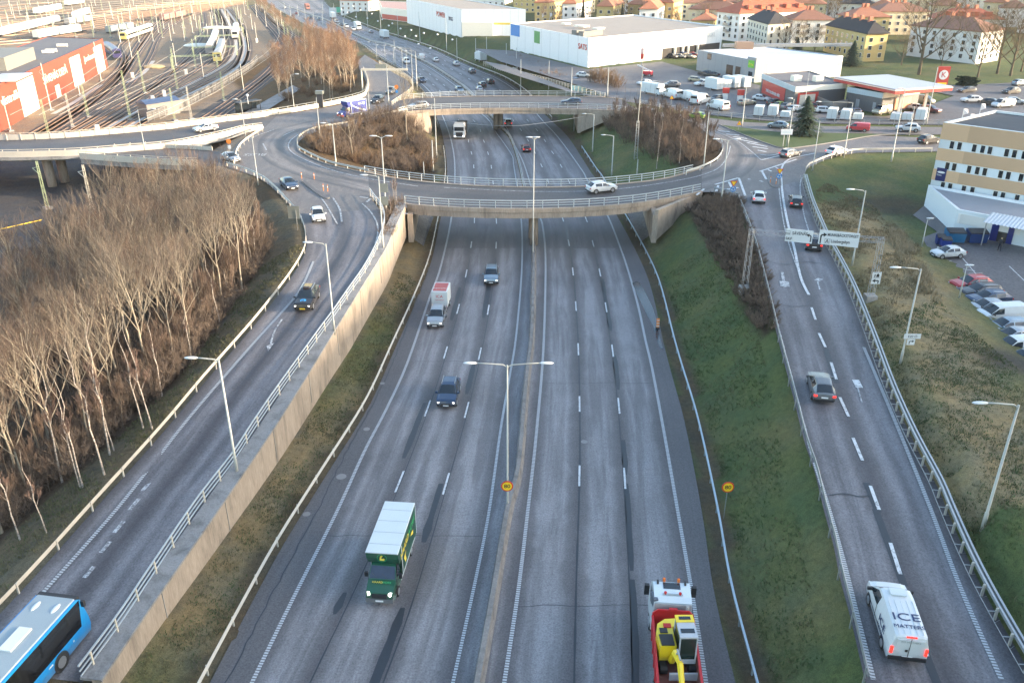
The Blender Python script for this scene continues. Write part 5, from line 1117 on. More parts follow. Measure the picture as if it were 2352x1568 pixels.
# far traffic and parked cars as single meshes
def tiny(kind, col, px, pd, z, label, group=None, sc=1, name=None):
    p, a, _ = head(px, pd, z); o = obj(name or NM[kind], small(kind), None, p+Vector((0, 0, .02)), a); setpaint(o, CP[col]); o.scale = (sc,)*3
    return tag(o, label, 'van' if kind == 'van' else 'car', group)
GM = 'cars on the far motorway'
for k, (kind, col, x, y, fx, fy_, lab) in enumerate([('suv','navy',969,189,1010,215,'dark blue car facing the camera on the far left carriageway above the bridge'),('suv','steel_blue',1055,212,1075,225,'blue car just disappearing behind the far bridge railing'),('van','white',934,146,960,165,'white van facing the camera beside the bent-arm lamps'),
   ('hatch','white',1101,209,1080,190,'white car nearest the far bridge heading away'),('suv','black',1108,200,1080,180,'black car second from the far bridge heading away'),('suv','black',1126,192,1100,175,'black car in the outer lane heading away near the bridge'),('suv','grey',1084,168,1050,150,'grey car heading away between two black cars and the white one'),
   ('suv','white',1048,151,1010,130,'white car with red tail lights heading away in the outer lane'),('hatch','white',1001,142,970,125,'white car heading away behind the white van'),('van','white',968,136,940,120,'white van heading away in the lane by the median'),('hatch','silver',852,76,820,62,'silver car far off ahead of the white box truck'),
   ('van','white',796,64,815,74,'white van far off near the birch tops'),('hatch','black',784,60,805,70,'black car far off near the birch tops'),('van','white',774,53,795,62,'white van with red stripe far off'),('hatch','black',713,43,735,53,'black car very far off on the left carriageway'),('hatch','grey',733,47,755,57,'grey car very far off on the left carriageway'),('hatch','white',654,19,675,29,'white car at the farthest visible bend'),('hatch','silver',806,30,790,20,'silver car far off on the right carriageway'),
   ('suv','white',812,70,835,82,'white car above the birch crowns on the motorway'),('hatch','red',681,33,700,42,'red car very far off on the left carriageway')]):
    tiny(kind, col, (x, y), (fx, fy_), 0, lab)
for kind, col, x, y, dx, dy, lab in [('suv','black',1498,202,-30,2,'dark green-black car parked alone by the trailer lot lamp'),('hatch','white',1480,196,-30,2,'white car parked behind the dark one near the lamp mast'),('suv','grey',1541,201,-30,1,'grey crossover parked in the open lot'),('wagon','beige',1601,189,30,3,'sunlit cream car parked by the supermarket lamp'),('suv','white',1613,198,-30,2,'white crossover parked in front of the cream car'),
   ('sedan','black',1621,174,-30,-3,'black car parked by the grey supermarket wall, left of two'),('sedan','black',1633,177,-30,-3,'black car parked by the grey supermarket wall, right of two'),('sedan','navy',1667,184,-30,-3,'dark car parked under the supermarket windows'),('hatch','black',1644,233,-30,5,'black hatchback at the charging posts'),('wagon','beige',1715,242,30,-4,'beige car at the red charging post'),
   ('hatch','white',1748,232,30,3,'white and black car under the red car wash panel'),('suv','black',1780,243,30,-5,'dark car first in the row before the car wash doors'),('hatch','lime',1793,248,30,-5,'yellow-green car second in the row before the car wash doors'),('suv','grey',1810,252,30,-5,'grey car third in the row before the car wash doors'),('wagon','white',1828,256,30,-5,'white car fourth in the row before the car wash doors'),
   ('suv','dark_red',1868,252,30,2,'dark red car beside the car wash doors'),('wagon','white',1896,260,30,1,'white estate car parked before the grey fence'),('wagon','navy',1952,264,-30,2,'dark estate car behind the white trailers'),('van','beige',2024,262,-30,6,'gold coloured van before the petrol station shop'),('hatch','white',2107,254,30,2,'white car under the petrol shop corner'),('suv','dark_red',2135,259,30,4,'rust red car beside the tall mast'),
   ('van','beige',2119,238,30,4,'old cream camper van beneath the petrol canopy'),('wagon','black',2219,213,-30,2,'black estate car on the street behind the petrol station'),('suv','black',2321,216,-30,2,'black crossover at the right edge on the street'),('suv','steel_blue',2342,197,30,-2,'pale blue car at the right edge on the street'),('suv','white',2229,236,-30,0,'white crossover by the petrol station exit'),('suv','black',2277,243,30,3,'black car behind the office roof corner'),('van','white',2302,247,-30,2,'white van behind the office roof'),('suv','silver',2330,240,30,2,'silver car behind the office roof'),
   ('hatch','white',1340,178,30,3,'white car driving past the white store corner'),('wagon','navy',1320,190,-30,-4,'dark car on the ramp below the white store'),('hatch','white',1188,162,-25,-4,'white car on the upper ramp by the shrubs')]:
    tiny(kind, col, (x, y), (x+dx, y+dy), None, lab)
for k, (x, y) in enumerate([(1532,133),(1543,134),(1552,131),(1561,134),(1572,132),(1583,134),(1594,131),(1671,85),(1662,78),(1756,85),(1768,86),(1742,96),(1412,66),(1424,68)]):
    tiny(['hatch','suv','wagon'][k % 3], ['silver','black','white','grey','blue','beige','red'][k % 7], (x, y), (x+20, y+2), None, 'small far car parked %s' % ('under the white store overhang' if k < 7 else 'among the apartment blocks'), 'far cars parked under the overhang' if k < 7 else 'far cars parked among the blocks')
# ---------------------------------------------------------------- boxes on wheels
def wheels(root, L, W2, xs, r, w=.26):
    tm, rm = wheel_meshes(r, w)
    for x in xs:
        for sy in (1, -1): wv = obj('wheel', tm, root, (x, sy*(W2-w/2), r)); obj('rim', rm, wv, (0, sy*.014, 0))
def roundbox(mb, x0, x1, y, z0, z1, b=.06, mi=0):
    pr = [(-y, z0), (y, z0), (y, z1-b), (y-b, z1), (-y+b, z1), (-y, z1-b)]
    vs = [(x0, a, c) for a, c in pr]+[(x1, a, c) for a, c in pr]; n = 6
    return mb.add(vs, [(i, (i+1) % n, n+(i+1) % n, n+i) for i in range(n)]+[tuple(range(n-1, -1, -1)), tuple(range(n, 2*n))], mi)
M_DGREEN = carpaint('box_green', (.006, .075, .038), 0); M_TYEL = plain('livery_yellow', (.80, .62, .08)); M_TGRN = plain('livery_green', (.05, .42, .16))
M_BOXW = plain('box_white', (.58, .62, .62), .4, var=.06, scale=.8)
def luton(label, front, frm, z, paint, roofm, L=6.9, extra=None, lit='h', W2=1.08, H=3.35):
    p, a, _ = head(front, frm, z); a += math.pi; d = Vector((math.cos(a), math.sin(a), 0)); p = p-d*(L/2)
    rt = thing('box_truck', label, 'truck', tuple(p+Vector((0, 0, .01))), a); X = L/2
    pr = [(X-.02,.45),(X,.75),(X-.08,1.05),(X-.55,1.28),(X-1.0,1.40),(X-1.55,2.12),(X-1.75,2.2),(X-2.35,2.2),(X-2.35,.4),(X-.3,.38)]
    mb = MB(); n = len(pr); ins = [.14,.08,.08,.06,.05,.14,.2,.2,0,0]; vs = [(x, (W2-.1)-i, z_) for (x, z_), i in zip(pr, ins)]+[(x, -(W2-.1)+i, z_) for (x, z_), i in zip(pr, ins)]
    mb.add(vs, [(i, (i+1) % n, n+(i+1) % n, n+i) for i in range(n)]+[tuple(range(n-1, -1, -1)), tuple(range(n, 2*n))]); mb.build('cab', paint, rt)
    mb = MB(); mb.add([(X-1.03, .86, 1.45), (X-1.03, -.86, 1.45), (X-1.53, -.78, 2.09), (X-1.53, .78, 2.09)], [(0, 1, 2, 3)]); me = mb.mesh('windscreen', plain('clear_windscreen', (.035, .05, .08), .05, var=.5, scale=2)); me.transform(Matrix.Translation((.035, 0, .03))); obj('windscreen', me, rt)
    for sy in (1, -1):
        mb = MB(); y = sy*(W2-.095); mb.add([(X-1.12, y*.985, 1.42), (X-2.1, y*.985, 1.42), (X-2.1, y*.88, 2.05), (X-1.6, y*.88, 2.05)], [(0, 1, 2, 3) if sy < 0 else (3, 2, 1, 0)]); mb.build('side_window', GLASS, rt)
        mb = MB(); mb.box((X-.10, sy*.74, 1.0), (.3, .16, .17), -sy*.4); mb.build('headlight', M_HEAD, rt)
        mb = MB(); mb.box((X-1.35, sy*(W2+.08), 1.5), (.14, .22, .36)); mb.build('wing_mirror', M_TRIM, rt)
    mb = MB(); mb.box((X-.02, 0, .84), (.1, 1.0, .3)); mb.build('grille', M_TRIM, rt); mb = MB(); mb.box((X-.1, 0, .48), (.3, 1.8, .3)); mb.build('bumper', plain('bumper_grey', (.12, .125, .13), .6), rt)
    mb = MB(); mb.box((X+.06, 0, .5), (.02, .52, .12)); mb.build('number_plate', M_PLATE, rt)
    # box body with a raked hood over the cab
    mb = MB(); pr = [(X-1.72,2.22),(X-1.42,2.75),(X-1.32,H-.05),(-X,H-.05),(-X,.75),(X-2.4,.75),(X-2.4,2.22)]; n = 7
    mb.add([(x, W2, z_) for x, z_ in pr]+[(x, -W2, z_) for x, z_ in pr], [(i, (i+1) % n, n+(i+1) % n, n+i) for i in range(n)]+[tuple(range(n-1, -1, -1)), tuple(range(n, 2*n))]); bx = mb.build('box_body', paint, rt)
    mb = MB(); roundbox(mb, -X-.02, X-1.3, W2+.02, H-.06, H+.02, .03); mb.build('box_roof', roofm, bx)
    mb = MB()
    for sy in (1, -1):
        mb.box((X-2.38, sy*(W2+.005), 1.95), (.08, .03, 2.4)); mb.box((-X+.02, sy*(W2+.005), 1.95), (.06, .03, 2.4)); mb.box((-.6, sy*(W2+.005), .78), (L-2.4, .03, .08))
    mb.build('box_trim', M_BOXW, bx)
    mb = MB(); mb.box((-.8, 0, .6), (L-2.2, .9, .2)); mb.build('chassis', M_TRIM, rt); wheels(rt, L, W2-.05, (X-1.15, -X+1.6), .36)
    mb = MB()
    for sy in (.35, -.35): mb.tube([(X-1.0, sy, 1.47), (X-1.2, sy-.4, 1.75)], .018, 4)
    mb.build('wiper', M_TRIM, rt)
    for sy in (1, -1):
        mb = MB(); mb.box((X-1.15, sy*(W2-.085), 1.0), (.03, .02, 1.0)); mb.box((X-2.2, sy*(W2-.085), 1.3), (.03, .02, 1.5)); mb.build('door_seam', M_TRIM, rt); mb = MB(); mb.box((-.6, sy*(W2-.3), .55), (1.6, .3, .4)); mb.build('side_guard', M_TRIM, rt)
    mb = MB()
    for k in range(4): mb.box((X-2.2-k*1.25, 0, H+.025), (.04, 2*W2-.1, .02))
    mb.build('roof_seam', plain('seam_grey', (.42, .45, .46), .5), bx)
    if extra: extra(rt, bx, X, W2, H)
    return rt
def livery_green(rt, bx, X, W2, H):
    F = frame((X-1.345, 0, H-.42), (0, 1, 0), (.08, 0, 1)); mb = MB()
    for k in range(28):
        a0, a1 = k*.2244, (k+1)*.2244; mb.add([F @ Vector((math.cos(q)*r_, math.sin(q)*r_, .04)) for q, r_ in ((a0, .33), (a1, .33), (a1, .30), (a0, .30))], [(0, 1, 2, 3)])
    mb.build('emblem_ring', M_TGRN, bx)
    mb = MB(); mb.add([F @ Vector((x, y, .05)) for x, y in ((-.17,-.2),(.14,-.22),(.2,-.08),(.12,0),(.02,-.06),(-.04,-.02),(.0,.1),(.08,.18),(.04,.24),(-.06,.22),(-.12,.1))], [tuple(range(11))]); mb.build('emblem', M_TYEL, bx)
    B = frame((X-.72, 0, 1.385), (0, 1, 0), (-1, 0, .3)); text('HAARD', .21, M_TYEL, rt, B @ Matrix.Translation((-.25, 0, .02))); text('WORK', .21, M_TGRN, rt, B @ Matrix.Translation((.36, 0, .02)))
    for sy in (1, -1):
        D = frame((-.9, sy*(W2+.02), 2.45), (-sy, 0, 0), (0, 0, 1)); text('HAARD', .72, M_TYEL, bx, D @ Matrix.Translation((-1.1, 0, 0))); text('WORK', .72, M_TGRN, bx, D @ Matrix.Translation((1.1, 0, 0)))
        mb = MB(); mb.add([D @ Vector((x, y, .01)) for x, y in ((-1.6,-.6),(-1.2,-1.3),(-.9,-1.2),(-1.1,-.7),(-.8,-.5))], [(0, 1, 2, 3, 4)]); mb.add([D @ Vector((x, y, .01)) for x, y in ((.6,-.5),(1.4,-.9),(1.5,-.6),(.9,-.4))], [(0, 1, 2, 3)]); mb.build('emblem', M_TYEL, bx)
luton('green box truck with white roof and yellow lettering on the motorway', (873,1392), (941,1190), MOT, M_DGREEN, M_BOXW, 6.9, livery_green)
M_DBLUE = carpaint('box_blue', (.008, .03, .22), 0)
def livery_blue(rt, bx, X, W2, H):
    for sy in (1, -1):
        D = frame((-.9, sy*(W2+.02), 2.1), (-sy, 0, 0), (0, 0, 1)); mb = MB()
        for k in range(10):
            u0, u1 = k/10, (k+1)/10; f = lambda u: (-1.9+3.9*u, 1.0-2.0*math.sqrt(u)); a, b_ = f(u0), f(u1); mb.add([D @ Vector(v) for v in ((a[0], a[1]-.16, .008), (b_[0], b_[1]-.16, .008), (b_[0], b_[1]+.1, .008), (a[0], a[1]+.1, .008))], [(0, 1, 2, 3)])
        mb.build('stripe', M_BOXW, bx); text('BEC', .6, M_BOXW, bx, D @ Matrix.Translation((.6, .5, 0))); mb = MB(); mb.tube([D @ Vector((1.6, .5, 0)), D @ Vector((1.6, .5, .02))], .3, 16); mb.build('emblem', M_BOXW, bx)
    mb = MB(); mb.box((X-.1, 0, .55), (.34, 1.9, .4)); mb.build('bumper', plain('bumper_red', (.5, .08, .05)), rt)
luton('blue box truck with white roof and red bumper on the roundabout', (781,272), (832,263), ZD, M_DBLUE, M_BOXW, 6.6, livery_blue)
def boxtruck_far(label, px, pd, z, L=9, W2=1.25, H=3.7, col=None, name='box_truck'):
    p, a, _ = head(px, pd, z); rt = thing(name, label, 'truck', tuple(p), a); X = L/2
    mb = MB(); roundbox(mb, -X, X-2.2, W2, .9, H, .05); mb.build('box_body', col or M_BOXW, rt); mb = MB(); roundbox(mb, X-2.0, X, W2-.1, .6, H-.6, .25); mb.build('cab', col or M_BOXW, rt)
    mb = MB(); mb.box((X+.01, 0, 2.2), (.04, 1.9, .8)); mb.build('windscreen', GLASS, rt); mb = MB(); mb.box((0, 0, .7), (L-.6, 1.0, .3)); mb.build('chassis', M_TRIM, rt); wheels(rt, L, W2-.05, (X-1.2, -X+1.5), .48)
boxtruck_far('white box truck heading away on the far motorway beside the grass strip', (883,88), (850,76), 0); boxtruck_far('white box truck parked at the top of the ramp by the orange shrubs', (1104,142), (1080,134), None, 7)
boxtruck_far('cream truck coming toward the camera far off on the motorway', (822,68), (840,78), 0, 10); boxtruck_far('white truck far off beyond the gantry board', (765,43), (750,36), 0, 10); boxtruck_far('red and white truck very far off', (706,22), (725,30), 0, 9, col=plain('far_red', (.34, .14, .11)))
# white tractor unit with dark trailer coming from under the far bridge
p, a, _ = head((1055,321), (1063,300), MOT); a += math.pi; d = Vector((math.cos(a), math.sin(a), 0)); rt = thing('articulated_truck', 'white articulated truck coming out from under the far bridge', 'truck', tuple(p), a)
mb = MB(); roundbox(mb, -2.3, 0, 1.24, .5, 3.5, .2); mb.build('cab', CP['white'], rt); mb = MB(); mb.box((.02, 0, 2.35), (.06, 2.1, .85)); mb.build('windscreen', GLASS, rt); mb = MB(); mb.box((.03, 0, 1.2), (.06, 1.6, .9)); mb.build('grille', M_TRIM, rt)
for sy in (1, -1): mb = MB(); mb.box((.03, sy*.95, .75), (.08, .4, .2)); mb.build('headlight', M_HEAD, rt); mb = MB(); mb.box((-.1, sy*1.42, 2.5), (.2, .2, .8)); mb.build('wing_mirror', M_TRIM, rt)
mb = MB(); roundbox(mb, -9, -2.9, 1.2, .9, 2.6, .05); mb.build('trailer_body', plain('dark_trailer', (.05, .05, .055)), rt); wheels(rt, 9, 1.2, (-.9, -3.6, -7.5), .5)
# shop trailer behind the silver car
p, a, _ = head((1014,703), (1002,738), MOT); rt = thing('box_trailer', 'white box trailer with red lettering towed by the silver car', 'trailer', tuple(p), a)
mb = MB(); roundbox(mb, -1.7, 1.5, .95, .5, 2.45, .08); bx = mb.build('box_body', M_BOXW, rt); M_ICA = plain('shop_red', (.6, .03, .03)); mb = MB(); mb.box((-.1, 0, 2.47), (2.6, 1.6, .02)); mb.build('roof_panel', plain('faded_red', (.42, .10, .09)), bx)
F = frame((1.51, 0, 1.85), (0, 1, 0), (0, 0, 1)); text('ICA', .52, M_ICA, bx, F); text('Supermarket', .2, M_ICA, bx, F @ Matrix.Translation((0, -.42, 0)))
text('Supermarket', .3, M_BOXW, bx, frame((.4, 0, 2.485), (0, 1, 0), (-1, 0, 0)))
mb = MB(); mb.tube([(1.5, 0, .5), (2.6, 0, .5)], .06, 5); mb.build('drawbar', M_TRIM, rt); wheels(rt, 3, 1.0, (-.3,), .32)
# taxi markings
mb = MB(); mb.box((-.15, 0, 1.74), (.3, .62, .16)); mb.build('roof_sign', plain('taxi_sign', (.05, .04, .04)), tx)
M_TB = glow('emblem_blue_glow', (.05, .35, .75), .25); Bn = frame((1.55, 0, 1.035), (0, 1, 0), (-1, 0, .12)); mb = MB()  # emblem given a faint glow of its own, though no lamp
for k in range(24):
    a0, a1 = k*.2618, (k+1)*.2618; mb.add([Bn @ Vector((math.cos(q)*r_, math.sin(q)*r_*.8, .035)) for q, r_ in ((a0, .30), (a1, .30), (a1, .25), (a0, .25))], [(0, 1, 2, 3)])
arrowmesh(mb, Bn @ Matrix.Translation((0, 0, .036)), [(-.15, .06), (0, -.06), (.13, .03)], .06); mb.build('bonnet_emblem', M_TB, tx)
mb = MB(); mb.box((2.3, 0, .44), (.02, .56, .15)); mb.build('taxi_plate', M_PLATEY, tx); mb = MB(); mb.box((-.9, 0, 1.665), (.9, .8, .02)); mb.build('roof_stickers', plain('sticker', (.35, .28, .14), var=.8, scale=6), tx)
# white lettered van on the right ramp
van = inst(proto('van', 't'), 'panel_van', 'white panel van with dark blue ICE lettering on roof and side', 'van', G(2043,1416,4.5)+Vector((0, 0, .02)), 0, CP['white'], None, 1.06)
p, a, tl = head((2050,1440), (2002,1290), zr); van.rotation_euler = (0, tl, a); van.location = p
M_NAVY = plain('navy_lettering', (.015, .03, .10), .5, var=.05)
text('ICE', .72, M_NAVY, van, frame((-1.25, 0, 1.985), (0, -1, 0), (1, 0, 0)), sx=1.35); text('MATTERS', .33, M_NAVY, van, frame((-1.9, 0, 1.985), (0, -1, 0), (1, 0, 0)), sx=1.1)
for sy in (1, -1):
    F = frame((-1.0, sy*.985, 1.02), (-sy, 0, 0), (0, 0, 1)); text('ICE', .62, M_NAVY, van, F @ Matrix.Translation((0, .12, 0)), sx=1.3); text('MATTERS', .26, M_NAVY, van, F @ Matrix.Translation((0, -.34, 0)), sx=1.1)
F = frame((-2.575, 0, 1.35), (0, -1, 0), (0, 0, 1)); text('ICE MATTERS', .16, plain('faint_lettering', (.35, .36, .35)), van, F @ Matrix.Translation((0, .25, .02)))
mb = MB(); mb.box((.55, 0, 2.0), (.5, .8, .08)); mb.box((.3, 0, 2.05), (.08, .72, .06)); mb.build('roof_hatch', M_BOXW, van); mb = MB(); mb.box((-2.52, 0, 1.88), (.06, .5, .06)); mb.build('brake_light', M_TAILON, van)
mb = MB(); mb.box((-2.56, 0, 1.5), (.05, 1.32, .46)); mb.build('door_panel', CP['white'], van)
mb = MB(); mb.box((-2.58, 0, 1.15), (.02, .025, 1.35)); mb.box((-2.58, .12, 1.0), (.03, .12, .14)); mb.build('door_seam', M_TRIM, van); mb = MB(); mb.box((-2.56, 0, .48), (.16, 1.84, .2)); mb.build('bumper', M_TRIM, van)
for sy in (1, -1):
    mb = MB(); mb.box((.25, sy*.985, 1.0), (.02, .015, 1.1)); mb.box((-.2, sy*.985, .62), (3.2, .015, .03)); mb.build('door_seam', M_TRIM, van)
mb = MB()
for k in range(5): mb.box((-1.2, -.6+.3*k, 1.972), (2.4, .03, .02))
mb.build('roof_rib', CP['white'], van)
# ---------------------------------------------------------------- blue bus
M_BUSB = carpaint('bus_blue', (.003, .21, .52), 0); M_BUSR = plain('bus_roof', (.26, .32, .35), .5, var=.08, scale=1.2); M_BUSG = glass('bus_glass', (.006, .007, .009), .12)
p, a, tl = head((-10,1600), (130,1420), zl); fr, _, _ = head((150,1480), (210,1400), zl); fr = G(152,1478,2.4); a = math.atan2(L_lr[76][1]-L_lr[92][1], L_lr[76][0]-L_lr[92][0])
L = 12.0; W2 = 1.275; d = Vector((math.cos(a), math.sin(a), 0)); rt = thing('bus', 'bright blue bus with grey roof and black windows climbing the left ramp', 'bus', (0, 0, 0), a)
fc = G(143, 1352, 2.45+3.1); c_ = fc-d*(L/2); c_.z = 2.40; rt.location = c_; X = L/2
def shell(prof, x0, x1, mat, name, par): 
    mb = MB(); n = len(prof); mb.add([(x0, y, z) for y, z in prof]+[(x1, y, z) for y, z in prof], [(i, (i+1) % n, n+(i+1) % n, n+i) for i in range(n)]+[tuple(range(n-1, -1, -1)), tuple(range(n, 2*n))]); return mb.build(name, mat, par)
mb = MB(); st = [(X-.02, .5, .62), (X, .9, .55), (X-.1, 1.6, .35), (X-.28, 2.6, .15), (X-.5, 3.02, .02)]
pr = [(X-.12,.35),(X,.8),(X-.02,1.3),(X-.35,2.85),(X-.6,3.06),(-X,3.06),(-X,.35)]; n = 7
mb.add([(x, W2, z) for x, z in pr]+[(x, -W2, z) for x, z in pr], [(i, (i+1) % n, n+(i+1) % n, n+i) for i in range(n)]+[tuple(range(n-1, -1, -1)), tuple(range(n, 2*n))]); mb.build('body', M_BUSB, rt)
mb = MB(); roundbox(mb, -X+.05, X-.62, W2-.09, 3.0, 3.13, .05); rf = mb.build('roof', M_BUSR, rt)
mb = MB(); mb.box((2.0, 0, 3.17), (1.7, .75, .12)); mb.build('roof_hatch', M_BOXW, rf)
for sy in (.62, -.62): mb = MB(); mb.ell((X-1.5, sy, 3.13), (.42, .16, .07), 10, 5); mb.build('roof_vent', M_BOXW, rf)
mb = MB(); roundbox(mb, -X+.4, -1.2, W2-.06, 3.06, 3.2, .06); mb.build('roof_pod', M_BUSB, rf)
mb = MB(); mb.add([(X-.03, W2-.05, 1.32), (X-.03, -W2+.05, 1.32), (X-.36, -W2+.08, 2.86), (X-.36, W2-.08, 2.86)], [(0, 3, 2, 1)]); me = mb.mesh('windscreen', M_BUSG); me.transform(Matrix.Translation((.03, 0, .01))); obj('windscreen', me, rt)
mb = MB(); mb.box((X-.47, 0, 3.0), (.3, 2*W2-.1, .2), 0); mb.build('destination_box', M_TRIM, rt)
for sy in (1, -1):
    mb = MB(); y = sy*(W2+.012); V = [(X-.75, y, 1.22), (X-.45, y, 2.9), (-X+.3, y, 2.9), (-X+.3, y, 1.22)]; mb.add(V, [(0, 1, 2, 3) if sy > 0 else (3, 2, 1, 0)]); sw = mb.build('side_window', M_BUSG, rt)
    mb = MB(); mb.box((X-.05, sy*.95, .85), (.12, .4, .2)); mb.build('headlight', M_HEAD, rt); mb = MB(); mb.box((X-.3, sy*(W2+.1), 2.55), (.16, .2, .4)); mb.build('wing_mirror', M_TRIM, rt)
    for x in (3.2, -3.2): mb = MB(); mb.cyl((x, sy*(W2-.02), .52), .62, .07, 20, 0, 'y'); mb.build('wheel_arch', M_TRIM, rt)
    mb = MB(); mb.box((2.4, y, .95), (.35, .02, .08)); mb.box((4.4, y, .9), (.1, .02, .1)); mb.build('side_marker', M_BOXW, rt)
wheels(rt, L, W2+.02, (3.2, -3.2), .5, .3)
# ---------------------------------------------------------------- tipper truck and the digger in its bed
fr = G(1540, 1323, 3.25); fr.z = MOT; a = math.atan2(lx('fB', 60)-lx('fB', 36), 24)*-1+math.pi/2
d = Vector((math.cos(a), math.sin(a), 0)); rt = thing('tipper_truck', 'tipper truck with pale cab and red load bed carrying the yellow digger', 'truck', tuple(fr), a); W2 = 1.25
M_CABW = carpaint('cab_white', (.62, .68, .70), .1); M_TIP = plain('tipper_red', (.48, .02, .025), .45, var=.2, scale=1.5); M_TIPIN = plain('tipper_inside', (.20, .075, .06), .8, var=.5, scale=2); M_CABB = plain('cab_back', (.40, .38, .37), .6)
mb = MB(); pr = [(-.25,.9),(0,1.1),(-.05,2.0),(-.32,3.05),(-.6,3.28),(-1.9,3.3),(-2.25,3.1),(-2.3,.9)]; n = 8; ins = [0,0,0,.06,.12,.12,.1,0]
mb.add([(x, W2-i, z) for (x, z), i in zip(pr, ins)]+[(x, -W2+i, z) for (x, z), i in zip(pr, ins)], [(i, (i+1) % n, n+(i+1) % n, n+i) for i in range(n)]+[tuple(range(n-1, -1, -1)), tuple(range(n, 2*n))]); cb = mb.build('cab', M_CABW, rt)
mb = MB(); mb.box((-.95, 0, 3.30), (.55, 1.05, .04)); mb.build('roof_hatch', GLASS, cb); mb = MB(); mb.box((-2.32, 0, 2.0), (.05, 2.2, 2.1)); mb.box((-2.36, 0, 2.05), (.06, 1.3, .7)); mb.box((-2.36, 0, 2.05), (.08, .8, .35)); mb.build('cab_back_panel', M_CABB, rt)
for sy in (.45, -.45):
    mb = MB(); mb.cyl((-.55, sy, 3.42), .09, .22, 8); mb.build('beacon', plain('beacon_orange', (.7, .16, .02), .2), cb); mb = MB(); mb.cyl((-1.75, sy, 3.42), .09, .14, 8); mb.build('horn_cap', M_TAIL, cb)
for sy in (.85, -.85): mb = MB(); mb.box((-.7, sy, 3.33), (.3, .12, .14)); mb.build('roof_lamp', M_TRIM, cb)
mb = MB(); mb.tube([(-1.78, .62, 3.36), (-1.78, -.62, 3.36)], .05, 6); mb.build('lamp_bar', M_RIM, cb)
for sy in (1, -1):
    mb = MB(); mb.box((-.45, sy*(W2+.22), 2.5), (.22, .3, .75)); mb.build('wing_mirror', M_TRIM, rt); mb = MB(); mb.box((-.9, sy*(W2-.03), 2.45), (.8, .02, .7)); mb.build('side_window', GLASS, rt)
mb = MB(); mb.box((-1.85, W2-.14, 2.9), (.75, .25, .7), .25); mb.build('wind_deflector', plain('deflector_grey', (.10, .115, .14), .4), rt); mb = MB(); mb.tube([(-2.55, -.85, 1.2), (-2.55, -.85, 3.2), (-2.7, -.85, 3.3)], .09, 8); mb.build('exhaust_stack', M_CABB, rt)
x0, x1, zb, zt = -9.2, -2.75, 1.25, 2.45; mb = MB(); mb.box(((x0+x1)/2, 0, zb), (x1-x0, 2.3, .12)); bed = mb.build('bed_floor', M_TIPIN, rt)
for sy in (1, -1):
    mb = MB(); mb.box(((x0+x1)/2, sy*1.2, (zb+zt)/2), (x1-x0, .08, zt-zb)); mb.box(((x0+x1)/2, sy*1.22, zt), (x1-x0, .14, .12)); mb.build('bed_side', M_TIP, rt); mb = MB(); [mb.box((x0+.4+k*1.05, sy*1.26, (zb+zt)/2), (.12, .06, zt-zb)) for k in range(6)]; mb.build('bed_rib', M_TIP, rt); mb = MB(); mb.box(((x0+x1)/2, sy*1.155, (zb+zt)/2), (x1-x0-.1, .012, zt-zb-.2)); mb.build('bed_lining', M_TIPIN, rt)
mb = MB(); pr = [(-1.25, zb), (1.25, zb), (1.25, 2.65), (.95, 2.95), (-.95, 2.95), (-1.25, 2.65)]; mb.add([(x1, y, z) for y, z in pr]+[(x1+.1, y, z) for y, z in pr], [(5, 4, 3, 2, 1, 0), (6, 7, 8, 9, 10, 11)]+[(i, (i+1) % 6, 6+(i+1) % 6, 6+i) for i in range(6)]); mb.box((x1+.12, 0, 2.85), (.16, .5, .3)); mb.build('bed_headboard', M_TIP, rt)
mb = MB(); mb.box((-5.5, 0, .85), (7.5, .9, .35)); mb.build('chassis', M_TRIM, rt); wheels(rt, 9, 1.25, (-1.2, -6.6, -7.9), .52, .34)
# digger: x runs to its front, which points back over the tail
M_DIG = carpaint('digger_yellow', (.80, .58, .01), 0); M_DIGG = plain('digger_grey', (.42, .44, .46), .5)
Dl = rt.location+d*-5.2+Vector((0, 0, zb+.09)); ex = thing('mini_excavator', 'yellow mini excavator with grey cab lying in the red tipper bed', 'excavator', tuple(Dl), a+math.pi+.10); ex.scale = (1.12,)*3
for sy in (1, -1):
    mb = MB(); pr = [(-.95,.12),(-.8,0),(.8,0),(.95,.12),(.95,.36),(.8,.48),(-.8,.48),(-.95,.36)]; n = 8; y0, y1 = sy*.55, sy*.92; mb.add([(x, y0, z) for x, z in pr]+[(x, y1, z) for x, z in pr], [(i, (i+1) % n, n+(i+1) % n, n+i) for i in range(n)]+[tuple(range(n-1, -1, -1)), tuple(range(n, 2*n))]); mb.build('track', M_BLACK, ex)
mb = MB(); pts = [(.75, -.9), (.75, .15), (-.2, .15), (-.2, .9), (-.55, .95), (-1.05, .75), (-1.2, .3), (-1.2, -.3), (-1.05, -.75), (-.6, -.95)]
pts = [(.5,-.95),(.5,-.1),(-.9,-.1),(-.9,.9),(-1.3,.7),(-1.5,.2),(-1.45,-.4),(-1.1,-.85),(-.5,-1.0)]
mb.prism(pts, .6, 1.55); mb.build('engine_cover', M_DIG, ex)
mb = MB(); mb.prism([(.45,-.86),(.45,-.2),(-.3,-.2),(-.3,-.9)], 1.55, 1.62); mb.box((-.6, -.6, 1.56), (.35, .4, .06)); mb.build('cover_grille', M_TRIM, ex)
mb = MB(); mb.box((-.95, -.35, 1.56), (.3, .4, .07)); mb.build('red_cap', M_TAIL, ex)
mb = MB(); z0, z1 = .65, 2.35
for x, y in ((.75, 0), (.75, .85), (-.75, 0), (-.75, .85)): mb.tube([(x, y, z0), (x*.9, y, z1)], .045, 5)
mb.box((0, .42, .75), (1.5, .86, .3)); cab = mb.build('cab_frame', M_DIGG, ex)
